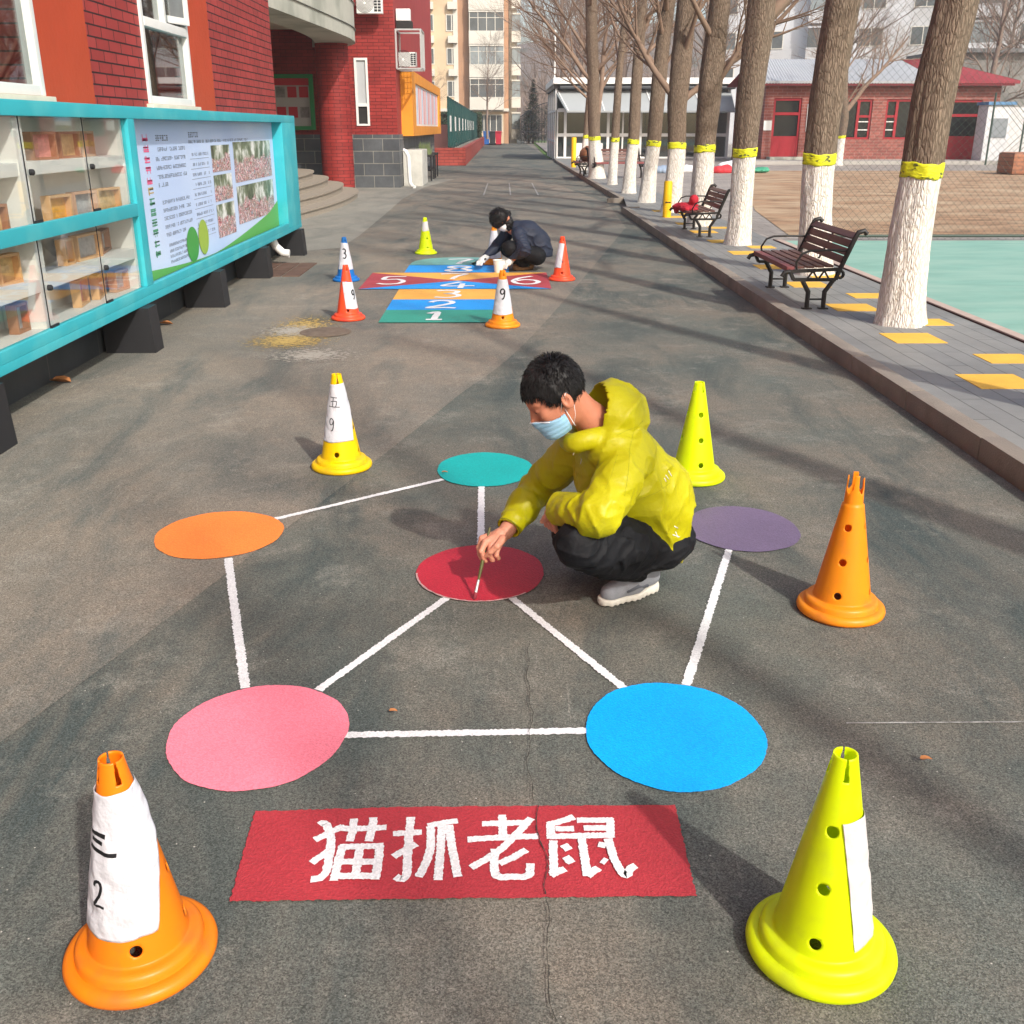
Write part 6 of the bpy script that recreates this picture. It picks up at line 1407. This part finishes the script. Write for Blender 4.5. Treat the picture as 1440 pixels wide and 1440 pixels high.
tag(pp.build('wall_poster', [M['white'], mat('sky_print', (.30, .50, .66), .6, .2, 3), mat('brown_print', (.3, .28, .16), .6, .4, 6)], smooth=False), 'blue and white landscape poster on the brick house wall', 'poster')
# ================================================================== GLASS FRONTED SHED
sh = empty('glazed_shed', (2.9, 57, 0), 0, 'long white glass fronted shed with a sloping canopy behind the tree row', 'shed')
T2 = Matrix.Translation((-2.9, -57, 0))
def spart(mb, name, m, parent=sh, smooth=False): return mb.build(name, m, parent, smooth, xf=T2)
SY = 57.; X0, X1 = 2.9, 12.0
w = MB(); w.box(X0+.15, X1, SY+8.85, SY+9, 0, 3.7); w.box(X0+.16, X1, SY+.2, SY+8.8, 0.02, .1); w.box(X1-.15, X1-.01, SY+.1, SY+8.85, .1, 3.7); spart(w, 'wall', M['white'])
spart(MB().box(X0+.2, X1-.2, SY+3.2, SY+3.25, .1, 3.4), 'interior', mat('shed_interior', (.17, .20, .18), .8, .4, .8))
f = MB()
for x in (X0, 3.35, 5.6, 7.3, 8.9, 10.4, X1-.12): f.box(x, x+.14, SY, SY+.14, 0, 2.5, b=.01)
f.box(X0+.14, X1-.12, SY+.02, SY+.12, 1.18, 1.34); f.box(X0+.14, X1-.12, SY+.01, SY+.13, 2.38, 2.56); f.box(X0+.14, X1-.12, SY+.01, SY+.13, 0, .18)
for x in (6.4, 9.6): f.box(x, x+.08, SY+.03, SY+.11, .18, 1.18); f.box(x, x+.08, SY+.03, SY+.11, 1.34, 2.38)
spart(f, 'window_frame', M['upvc']); spart(MB().box(X0+.14, X1-.12, SY+.07, SY+.075, .18, 2.38), 'pane', M['glass'])
f = MB(); f.box(3.9, 5.4, SY-.08, SY+0, .12, .86); spart(f, 'base_panel', M['white'])
f = MB()
for i in range(5): y = SY+i*2.2; f.box(X0-.02, X0+.07, y, y+.1, 0, 3.6)
f.box(X0-.01, X0+.06, SY+.1, SY+8.9, .9, 1.0); f.box(X0-.01, X0+.06, SY+.1, SY+8.9, 2.4, 2.5); spart(f, 'side_frame', M['upvc'])
spart(MB().box(X0+.02, X0+.03, SY+.1, SY+8.9, 0, 3.6), 'side_pane', glassy('hazy_glass', (.7, .74, .76), .3, .1))
r = MB(); roof(r, [(X0+.5, SY-1.3, 2.42), (X1, SY-1.3, 2.42), (X1, SY+.2, 3.45), (X0-.05, SY+.2, 3.45)]); spart(r, 'canopy', mat('milky_canopy', (.33, .35, .35), .35, .06, 1))
for x in (X0+.55, 5.3, 7.8, 10.3):
    r = MB(); roof(r, [(x, SY-1.33, 2.44), (x+.06, SY-1.33, 2.44), (x+.06-(.5 if x < 4 else .25), SY+.15, 3.47), (x-(.5 if x < 4 else .25), SY+.15, 3.47)], 0, .02); spart(r, 'canopy_bar', M['upvc'])
r = MB(); r.box(X0-.15, X1+.3, SY-.35, SY+9.2, 3.72, 4.02, 0, .02); r.box(X0-.1, X1+.2, SY-.05, SY+9.1, 3.5, 3.715, 1); r.tube([(X0+.2, SY-.2, 3.56), (X1+.1, SY-.2, 3.56)], .09, 10, 1)
spart(r, 'roof', [M['white'], mat('dark_gutter', (.06, .065, .07), .5)])
sp_ = MB().tube([(X0-.05, SY+.5, 4.0), (X0-.05, SY+.5, 6.3)], .04, 8); tag(sp_.build('vent_pole', M['white']), 'thin white pole standing on the left end of the shed roof', 'pole')
# clutter on the dirt in front
rr = random.Random(3)
for i, (px, py, cc, nm_, lab) in enumerate(((935, 243, (.25, .32, .42), 'storage_bundle', 'blue grey bundle on the ground between the fifth and sixth tree'), (968, 242, (.66, .67, .68), 'white_tray', 'flat white tray on the dirt beside the fourth tree'),
        (1014, 243, (.55, .04, .05), 'red_bundle', 'small red bundle on the dirt left of the third tree'), (1025, 236, (.7, .72, .74), 'white_box', 'white box on the dirt just left of the third tree'), (1064, 243, (.06, .30, .18), 'green_mat', 'green mat on the dirt right of the third tree'))):
    p = at(px, py, .1); S = SDF((-.7, -.6, -.05), (.7, .6, .5), .04)
    S.add(S.ell((0, 0, .08), (.45, .28, .16 if i != 4 else .07)), .05); S.add(S.ell((.2, .1, .14), (.2, .2, .14 if i not in (1, 4) else .05)), .06); folds(S, (1, .5, .2), 18, .04, .2, i)
    o = sdf_obj(nm_, S, mat(nm_, cc, .7, .2, 4), None); o.location = (p.x, p.y, .1); tag(o, lab, 'bundle' if i not in (1, 3, 4) else ('tray', '', 'box', 'mat')[i-1] if i != 4 else 'mat')
# ================================================================== FENCES AND GATE RIGHT
M['wire'] = mat('green_wire', (.05, .075, .06), .6)
cf = empty('chain_link_fence', (7.5, 15.05, .1), 0, 'fine dark chain link fence along the back edge of the teal court', 'fence'); T3 = Matrix.Translation((-7.5, -15.05, -.1))
f = MB(); h = 3.2; L = 9.; xa = 4.3; s = .11
k = -int(h/s)
while xa+k*s < xa+L:
    for sg_ in (1, -1):
        x0 = xa+k*s if sg_ == 1 else xa+k*s+h; x1 = x0+sg_*h; z0, z1 = 0, h
        p0 = [x0, z0]; p1 = [x1, z1]
        def clip(p, q_):
            (ax_, az), (bx, bz) = p, q_
            for lim, gt in ((xa, False), (xa+L, True)):
                if (ax_ > lim) == gt and (bx > lim) == gt and ax_ != lim: return None
                if (ax_ > lim) == gt: t = (lim-ax_)/(bx-ax_); ax_, az = lim, az+(bz-az)*t
                if (bx > lim) == gt: t = (lim-ax_)/(bx-ax_); bx, bz = lim, az+(bz-az)*t
            return (ax_, az), (bx, bz)
        c_ = clip(p0, p1)
        if c_ and abs(c_[0][0]-c_[1][0]) > .02: f.tube([(c_[0][0], 15.05+.003*sg_, .1+c_[0][1]), (c_[1][0], 15.05+.003*sg_, .1+c_[1][1])], .0017, 3, cap=False)
    k += 1
f.build('wire_mesh', M['wire'], cf, xf=T3)
f = MB(); f.tube([(xa, 15.05, .15), (xa+L, 15.05, .15)], .020, 8); f.build('bottom_rail', M['wire'], cf, xf=T3)
for x in (13.2,): MB().tube([(x, 15.05, .0), (x, 15.05, 3.4)], .035, 8).build('post', M['wire'], cf, xf=T3)
# service box, wall and crate on the far right
def tobj(mb, name, m, label, cat, group=None, smooth=False): return tag(mb.build(name, m, smooth=smooth), label, cat, group)
A = aty(1378, 230, 48); bx = MB(); bx.box(A.x, A.x+1.05, 48, 49, .1, 2.55, 0, .03); bx.box(A.x+.3, A.x+.95, 47.97, 48, 1.2, 2.0, 1); bx.box(A.x-.05, A.x+1.2, 47.9, 49.1, 2.55, 2.68, 2)
tobj(bx, 'service_box', [mat('pale_box', (.60, .60, .60), .6, .1, 2), mat('grey_hatch', (.22, .24, .25), .6), mat('blue_lid', (.10, .22, .38), .6)], 'pale service cabinet with a grey hatch right of the brick house', 'cabinet')
A = aty(1402, 232, 47); w = MB(); w.box(A.x+.4, A.x+9, 50.2, 50.5, .1, 2.5, 0); tobj(w, 'yard_wall', mat('white_yard_wall', (.56, .55, .54), .85, .15, .8), 'pale rendered wall behind the chain link at the right edge', 'wall')
A = at(1416, 246, .1); w = MB(); w.box(A.x+.15, A.x+2.2, A.y, A.y+1.2, .1, .82, 0, .10); tobj(w, 'brick_planter', brick_mat('crate_brick', 'y', srgb(165, 112, 84), srgb(150, 98, 72), srgb(120, 90, 75), .4, .13, .012), 'low brown brick block at the right edge beyond the dirt field', 'planter')
# diamond fence by the gate
gf = MB()
for k in range(-16, 44):
    x = 21.6+k*.24
    for sg_ in (1, -1):
        x0 = x if sg_ == 1 else x+2.6; x1 = x0+sg_*2.6
        if min(x0, x1) > 21.0 and max(x0, x1) < 29: gf.tube([(x0, 46.4, .1), (x1, 46.4, 2.7)], .012, 3, cap=False)
gf.tube([(21.0, 46.4, .1), (21.0, 46.4, 3.0)], .04, 6); gf.tube([(22.4, 46.4, .1), (22.4, 46.4, 2.8)], .04, 6)
tobj(gf, 'diamond_fence', M['wire'], 'dark diamond wire fence in front of the pale yard wall', 'fence')
# ================================================================== PLANTER, GREEN FENCE, BINS, HEDGE
w = MB(); w.box(-4.4, -1.58, 49, 49.24, 0, .76); w.box(-1.82, -1.56, 49.24, 116, 0, .755); w.box(-4.4, -1.82, 49.24, 116, 0, .66, 1)
tobj(w, 'brick_planter_wall', [brick_mat('planter_brick', 'y', srgb(158, 70, 60), srgb(146, 60, 52), srgb(110, 50, 44), .42, .13, .012), M['earth']], 'long low red brick planter wall running along the far left of the road', 'planter wall')
w = MB(); w.box(-9, -2.4, 52.0, 52.2, .7, 1.75); tobj(w, 'pink_wall', mat('pink_render', srgb(205, 140, 125), .8, .1, 1), 'low pinkish wall behind the far planter', 'wall')
gfz = empty('panel_fence', (-2.35, 50, .76), 0, 'tall dark green panel fence with white notices on the brick planter', 'fence'); T4 = Matrix.Translation((2.35, -50, -.76))
f = MB()
for i in range(23): y = 50+i*2.8; f.box(-2.40, -2.32, y, y+.10, .66, 2.95)
f.box(-2.385, -2.335, 50.0, 112, 2.85, 2.93); f.box(-2.385, -2.335, 50.0, 112, .72, .80); f.build('fence_frame', mat('dark_green_frame', (.01, .055, .05), .6), gfz, smooth=False, xf=T4)
f = MB(); f.box(-2.365, -2.350, 50.1, 112, .80, 2.85); f.build('fence_panel', mat('green_mesh_panel', (.012, .085, .075), .7, .2, 3), gfz, smooth=False, xf=T4)
for i in range(9): y = 51.2+i*5.6; MB().box(-2.34, -2.325, y, y+1.3, 1.45, 2.15).build('notice', M['white'], gfz, smooth=False, xf=T4)
hd = MB(); rr = random.Random(12)
def leafmass(mb, x0, x1, y0, y1, z0, z1, n, s, rr):
    for k in range(n):
        x, y, z = rr.uniform(x0, x1), rr.uniform(y0, y1), z0+(z1-z0)*rr.random()**.6; u = Vector((rr.gauss(0, 1), rr.gauss(0, 1), rr.gauss(0, 1))).normalized()*s; v = u.orthogonal().normalized()*s*.6
        c = Vector((x, y, z)); mb.add([c-u, c+v, c+u, c-v], [(0, 1, 2, 3)])
leafmass(hd, -9, -1.9, 112, 114, .1, 3.1, 5000, .16, rr); hd.box(-9, -1.9, 112.6, 113.6, .1, 2.7)
M['hedge'] = mat('hedge_leaf', (.035, .05, .022), .8, .4, 2); tobj(hd, 'hedge', M['hedge'], 'clipped dark green hedge in front of the beige apartment block', 'hedge')
for i, (x, cc, lab) in enumerate(((-1.35, (.02, .12, .40), 'blue waste bin beside the hedge at the far end of the road'), (-.75, (.03, .035, .04), 'black waste bin between the blue and red bins'), (-.15, (.55, .03, .06), 'red waste bin, rightmost of the three by the far hedge'))):
    e = empty('waste_bin', (x, 109, 0), 0, lab, 'waste bin', 'waste bins at the far end'); m_ = mat('bin_plastic', cc, .5)
    b = MB(); b.add([(-.26, -.3, .08), (.26, -.3, .08), (.26, .3, .08), (-.26, .3, .08), (-.32, -.36, 1.2), (.32, -.36, 1.2), (.32, .36, 1.2), (-.32, .36, 1.2)], [(0, 3, 2, 1), (4, 5, 6, 7), (0, 1, 5, 4), (1, 2, 6, 5), (2, 3, 7, 6), (3, 0, 4, 7)]); b.build('body', m_, e, smooth=False)
    MB().box(-.34, .34, -.4, .4, 1.2, 1.32, b=.04).build('lid', m_, e)
    MB().tube([(-.3, .3, .1), (.3, .3, .1)], .1, 10).build('wheel_axle', M['black'], e)
# ================================================================== BEIGE APARTMENT BLOCK
AY = 120.
M['beige'] = mat('beige_render', srgb(204, 180, 148), .85, .14, .35, var2=srgb(176, 144, 116), v2scale=.12)
M['beige2'] = mat('ochre_render', srgb(176, 136, 106), .85, .1, .4)
M['tile_w'] = mat('white_balcony', srgb(205, 200, 188), .7, .08, .6)
M['pane_dk'] = mat('window_glass_dark', (.10, .11, .11), .15, .4, .7, spec=.6)
M['pane_md'] = mat('window_glass_pale', (.24, .27, .27), .2, .4, .7, spec=.6)
ab = empty('apartment_block', (-3, AY, 0), 0, 'beige apartment block with a column of white glazed balconies at the end of the road', 'apartment block')
T5 = Matrix.Translation((3, -AY, 0))
def apart(mb, name, m, parent=ab): return mb.build(name, m, parent, False, xf=T5)
apart(MB().box(-22, .95, AY, AY+14, -.1, 24), 'wall', M['beige'])
f = MB()
for x in (-9.3, -4.95): f.box(x, x+.5, AY-.12, AY, 3.2, 24)
f.box(-22, 1.0, AY-.3, AY, 3.3, 3.6); apart(f, 'trim', M['tile_w'])
f = MB(); f.box(-4.45, -3.32, AY-.03, AY, 3.6, 24); f.box(.48, .96, AY-.06, AY, 0, 24); apart(f, 'painted_strip', M['beige2'])
flo = [4.75, 8.0, 11.25, 14.5, 17.9]
def win(x0, x1, z0, z1, nm_='window', y=AY, cols=2, m_=None):
    f = MB(); f.box(x0, x0+.1, y-.08, y, z0, z1); f.box(x1-.1, x1, y-.08, y, z0, z1); f.box(x0+.1, x1-.1, y-.08, y, z0, z0+.1); f.box(x0+.1, x1-.1, y-.08, y, z1-.1, z1)
    for i in range(1, cols): x = x0+(x1-x0)*i/cols; f.box(x-.05, x+.05, y-.07, y, z0+.1, z1-.1)
    fr = apart(f, nm_, M['tile_w']); apart(MB().box(x0+.1, x1-.1, y-.03, y-.005, z0+.1, z1-.1), 'pane', m_ or M['pane_dk'], fr)
for k, z in enumerate(flo):
    win(-8.0, -7.0, z, z+1.65); win(-5.7, -4.5, z, z+1.65); win(-13, -11.4, z, z+1.6)
    apart(MB().box(-8.0, -7.0, AY-.55, AY-.003, z-1.15, z-.45), 'condenser_box', M['tile_w']); apart(MB().box(-5.5, -4.5, AY-.55, AY-.03, z-1.15, z-.45), 'condenser_box', M['tile_w'])
    b = MB(); b.box(-3.25, .45, AY-1.2, AY-.003, z-1.3, z-.02); apart(MB().box(-3.25, .45, AY-1.2, AY-.003, z+1.75, z+1.9), 'balcony_roof', M['tile_w']); bal = apart(b, 'balcony', M['tile_w'])
    f = MB()
    for i in range(5): x = -3.2+i*.9; f.box(x, x+.07, AY-1.15, AY-1.05, z-.02, z+1.75)
    f.box(-3.2, .45, AY-1.14, AY-1.06, z+1.2, z+1.26); f.box(.38, .44, AY-1.05, AY-.01, z-.02, z+1.75); apart(f, 'balcony_frame', M['tile_w'], bal)
    apart(MB().box(-3.18, .42, AY-1.10, AY-1.09, z-.02, z+1.75), 'pane', M['pane_md'] if k % 2 else M['pane_dk'], bal)
win(-8.2, -6.2, 1.2, 3.0); win(-5.6, -4.3, 1.2, 3.0); win(-3.1, .3, 1.2, 3.0, cols=5)
# narrow neighbouring block
nb_ = empty('apartment_block', (2.2, 126, 0), 0, 'narrow pale apartment block with side balconies, right beside the beige block', 'apartment block'); T6 = Matrix.Translation((-2.2, -126, 0))
MB().box(1.05, 1.9, 122, 134, -.1, 21).build('wall', M['tile_w'], nb_, False, xf=T6)
for k, z in enumerate((1.6, 4.9, 8.2, 11.5, 14.8)):
    MB().box(1.3, 2.3, 121.2, 121.98, z+1.5, z+1.65).build('balcony_roof', M['tile_w'], nb_, False, xf=T6); f = MB(); f.box(1.3, 2.3, 121.2, 121.98, z-1.2, z-.1); p = f.build('balcony', M['tile_w'], nb_, False, xf=T6)
    MB().box(1.35, 2.25, 121.3, 121.32, z-.1, z+1.5).build('pane', M['pane_md'], p, False, xf=T6)
# grey white apartment behind the brick house
gbk = empty('apartment_block', (36, 105, 0), math.radians(-24), 'pale grey apartment block with shabby windows behind the brick house', 'apartment block')
M['greyw'] = mat('grey_white_render', srgb(205, 206, 208), .85, .12, .3, var2=srgb(170, 168, 165), v2scale=.15)
MB().box(-17, 20, 0, 12, -.1, 24).build('wall', M['greyw'], gbk, False)
for k in range(6):
    z = 5.6+k*3.2
    for j in range(8):
        x = -16+j*4.6; 
        if j % 3 == 2:
            MB().box(x, x+3.2, -1.2, -.01, z+1.7, z+1.85).build('balcony_roof', M['greyw'], gbk, False); b = MB(); b.box(x, x+3.2, -1.2, -.01, z-1.1, z-.0); p = b.build('balcony', M['greyw'], gbk, False)
            MB().box(x+.05, x+3.15, -1.1, -1.08, z, z+1.7).build('pane', M['pane_dk'] if (k+j) % 2 else M['pane_md'], p, False)
        else:
            f = MB(); f.box(x, x+2.2, -.06, 0, z, z+.08); f.box(x, x+2.2, -.06, 0, z+1.55, z+1.63); f.box(x, x+.08, -.06, 0, z+.08, z+1.55); f.box(x+1.06, x+1.14, -.06, 0, z+.08, z+1.55); f.box(x+2.12, x+2.2, -.06, 0, z+.08, z+1.55); p = f.build('window', M['tile_w'], gbk, False)
            MB().box(x+.08, x+2.12, -.03, -.005, z+.08, z+1.55).build('pane', M['pane_dk'], p, False)
# shabby shed right of the house
w = MB(); w.box(24.6, 34, 60, 66, 0, 5.4, 0); w.box(24.3, 34.4, 59.6, 66.4, 5.4, 5.6, 1); tobj(w, 'outbuilding', [mat('grey_shack', (.28, .27, .25), .9, .3, .6), mat('shack_roof', (.2, .2, .2), .9)], 'shabby grey outbuilding behind the fence at the right edge', 'outbuilding')
# ================================================================== HILL
vs = []; fs = []; nx, ny = 90, 30
for j in range(ny+1):
    for i in range(nx+1):
        x = -160+i*6.2; y = 180+j*8; t = j/ny; hgt = (1-math.cos(PI*min(1, t*1.2)))/2
        vs.append((x, y, -.5+hgt*(16+26*vn1(i*.09, 3.3, .2))+(vn1(i*.8, j*.8, 0)-.5)*2.2*hgt*2))
for j in range(ny):
    for i in range(nx): fs.append((j*(nx+1)+i, j*(nx+1)+i+1, (j+1)*(nx+1)+i+1, (j+1)*(nx+1)+i))
hl = obj_from('hill', vs, fs, mat('wooded_hill', (.17, .135, .11), .95, .45, .6, var2=(.07, .075, .05), v2scale=.05, v2lo=.55, v2hi=.7, stretch=(2.2, 1, .4), bump=1, bscale=.8)); tag(hl, kind='structure')
# bare wood covering the hill foot: too dense to count
wd = MB(); rr = random.Random(31)
for k in range(900):
    x = rr.uniform(-10, 150); y = rr.uniform(150, 230); t = (y-180)/240; z0 = 0 if t < 0 else (1-math.cos(PI*min(1, t*1.2)))/2*28-1; h = rr.uniform(6, 11)
    c = Vector((x, y, z0)); wd.tube([c, c+Vector((rr.uniform(-.5, .5), 0, h))], [.16, .03], 3, cap=False)
    for q in range(16):
        s0 = c+Vector((0, 0, h*rr.uniform(.25, .9))); a = rr.uniform(0, 6.28); l = rr.uniform(1.2, 3.2); wd.tube([s0, s0+Vector((math.cos(a)*l*.6, math.sin(a)*l*.6, l))], [.06, .02], 3, cap=False)
tag(wd.build('bare_wood', M['twig_far'], angle=180), 'bare brown winter wood covering the foot of the hill', 'wood', kind='stuff')
# ================================================================== BACKGROUND TREES
bt = make_tree('bare_tree', (14.5, 46.2, .09), [(14.5, 46.2, .09), (14.55, 46.2, 1.2), (14.6, 46.2, 2.0), (14.5, 46.2, 2.8)], [.22, .19, .18, .16], 41, 'whitewashed forked bare tree standing in front of the brick house', 'bare background trees', height=8.5, low=1.9, nl=14, side=20,
               limbs=((2.1, (.55, 0, .9), .12, 3.8), (2.3, (-.35, 0, .95), .10, 3.6)), band=1.15, blen=(2., 3.2), spread=(40, 70))
p1 = make_tree('bare_tree', (28, 62, 0), [(28, 62, 0), (28.1, 62, 1.5), (28.3, 62, 3.)], [.26, .22, .18], 42, 'wide bare tree behind the right end of the brick house', 'bare background trees', height=10, low=2.5, nl=24, side=10, whitewash=False, farmat=True, blen=(4., 6.), spread=(25, 60))
spots = [((25., 56, 0), 1.0, 1.1, 'bare tree over the red tiled roof end'), ((33, 68, 0), 1.3, 2.4, 'tall bare tree at the far right edge'), ((31, 53, 0), .95, 3.9, 'bare tree behind the service cabinet at right'), ((20, 66, 0), 1.15, .6, 'bare tree behind the silver roof sheet'),
         ((13, 72, 0), 1.2, 5.1, 'bare tree behind the left end of the brick house'), ((9, 78, 0), 1.3, 2.0, 'bare tree behind the middle of the glazed shed'), ((5, 84, 0), 1.35, 4.2, 'bare tree behind the left end of the glazed shed'), ((8, 100, 0), 1.6, 3.1, 'bare tree far behind the glazed shed')]
for i, (l, s, rz, lab) in enumerate(spots):
    c = copy_tree(p1); c.location = l; c.scale = (s,)*3; c.rotation_euler.z = rz; c['label'] = lab
c = make_tree('bare_tree', (-1.2, 105, .6), [(-1.2, 105, .6), (-1.25, 105, 2.), (-1.2, 105, 3.)], [.12, .10, .09], 44, 'small pale bare tree in front of the white balconies', 'bare background trees', height=9, low=2.2, nl=22, side=8, whitewash=False, farmat=True, blen=(2.6, 4.2), spread=(20, 55))
c = copy_tree(c); c.location = (-6.6, 100, .6); c.rotation_euler.z = 2; c.scale = (.8, .8, .8); c['label'] = 'small pale bare tree right of the red wing wall'
# evergreens at the end of the road
for i, (x, y, h, w_, lab) in enumerate(((3.7, 122, 6.6, 3.4, 'pointed dark conifer beyond the end of the road'), (6.0, 124, 4.4, 4.6, 'rounded dark evergreen right of the pointed conifer'), (3.2, 121, 3.4, 3.2, 'low dark evergreen bush behind the far gate'))):
    rr = random.Random(60+i); e = empty('evergreen', (x, y, 0), 0, lab, 'tree'); MB().tube([(0, 0, 0), (0, 0, h*.8)], [.15, .03], 6).build('trunk', M['twig'], e); cr_ = MB()
    for k in range(2600):
        z = rr.uniform(.06, 1)*h; R_ = w_/2*((1-z/h)**.8 if i == 0 else math.sin(PI*min(1, .15+.85*z/h))**.6)*rr.uniform(.3, 1.1)*(1+.25*math.sin(z*4)); a = rr.uniform(0, 6.28); c_ = Vector((R_*math.cos(a), R_*math.sin(a), z))
        u = Vector((math.cos(a), math.sin(a), rr.uniform(-.4, .5))).normalized()*.22; v = Vector((0, 0, 1)).cross(u)*.35; cr_.add([c_-u, c_+v, c_+u, c_-v], [(0, 1, 2, 3)])
    cr_.build('crown', mat('conifer_leaf', (.028, .045, .02), .8, .5, 1.5), e, smooth=False)
# iron arch gate at the end of the road
ga = MB()
for i in range(22): x = 2.3+i*.32; hh = 2.6+1.5*math.sin(PI*i/21); ga.tube([(x, 118, 0), (x, 118, hh)], .03, 4, cap=False)
ga.tube([(2.2+.36*i, 118, 2.7+1.5*math.sin(PI*i/19)) for i in range(20)], .05, 5); ga.tube([(2.2, 118, 1.2), (9.1, 118, 1.2)], .04, 4)
tobj(ga, 'iron_gate', mat('dark_iron', (.03, .03, .032), .6), 'dark arched iron gate closing the far end of the road', 'gate')
# ================================================================== AIR
hz = MB().box(-200, 230, -20, 440, -1.2, 75).build('haze', None, smooth=False); hz.data.materials.clear()
hm_ = bpy.data.materials.new('haze'); hm_.use_nodes = True; nt = hm_.node_tree; nt.nodes.remove(nt.nodes['Principled BSDF'])
pv = nt.nodes.new('ShaderNodeVolumePrincipled'); pv.inputs['Color'].default_value = (.93, .95, 1, 1); pv.inputs['Density'].default_value = .0007; pv.inputs['Anisotropy'].default_value = .2
nt.links.new(pv.outputs[0], nt.nodes['Material Output'].inputs['Volume']); hz.data.materials.append(hm_); tag(hz, kind='stuff')
# ================================================================== CAMERA, SUN, SKY
cam = bpy.data.cameras.new('camera'); co = bpy.data.objects.new('camera', cam); COL.objects.link(co); SC.camera = co
cam.sensor_fit = 'HORIZONTAL'; cam.sensor_width = 36; cam.lens = 36*F/1440; cam.clip_end = 2000; cam.clip_start = .05
co.location = (0, 0, CH); co.rotation_euler = (PI/2-PITCH, 0, -YAW)
az = math.radians(149); el = math.radians(38)
sd = Vector((math.sin(az)*math.cos(el), math.cos(az)*math.cos(el), math.sin(el)))
sl = bpy.data.lights.new('sun', 'SUN'); sl.energy = 2.7; sl.angle = math.radians(1.4); sl.color = (1, .96, .90); so = bpy.data.objects.new('sun', sl); COL.objects.link(so); so.location = (0, -20, 30)
so.rotation_euler = (-sd).to_track_quat('-Z', 'Y').to_euler()
wld = bpy.data.worlds.new('World'); SC.world = wld; wld.use_nodes = True; nt = wld.node_tree; bg = nt.nodes['Background']
sk = nt.nodes.new('ShaderNodeTexSky'); sk.sky_type = 'NISHITA'; sk.sun_disc = False; sk.sun_elevation = el; sk.sun_rotation = az; sk.dust_density = 3.5; sk.air_density = 1.1; sk.ozone_density = .8
nt.links.new(sk.outputs[0], bg.inputs['Color']); bg.inputs['Strength'].default_value = .15
SC.view_settings.view_transform = 'Standard'; SC.view_settings.look = 'None'; SC.view_settings.exposure = .55; SC.view_settings.gamma = 1; SC.view_settings.use_curve_mapping = False
try: SC.cycles.max_bounces = 5; SC.cycles.volume_bounces = 1; SC.cycles.transparent_max_bounces = 12
except Exception: pass
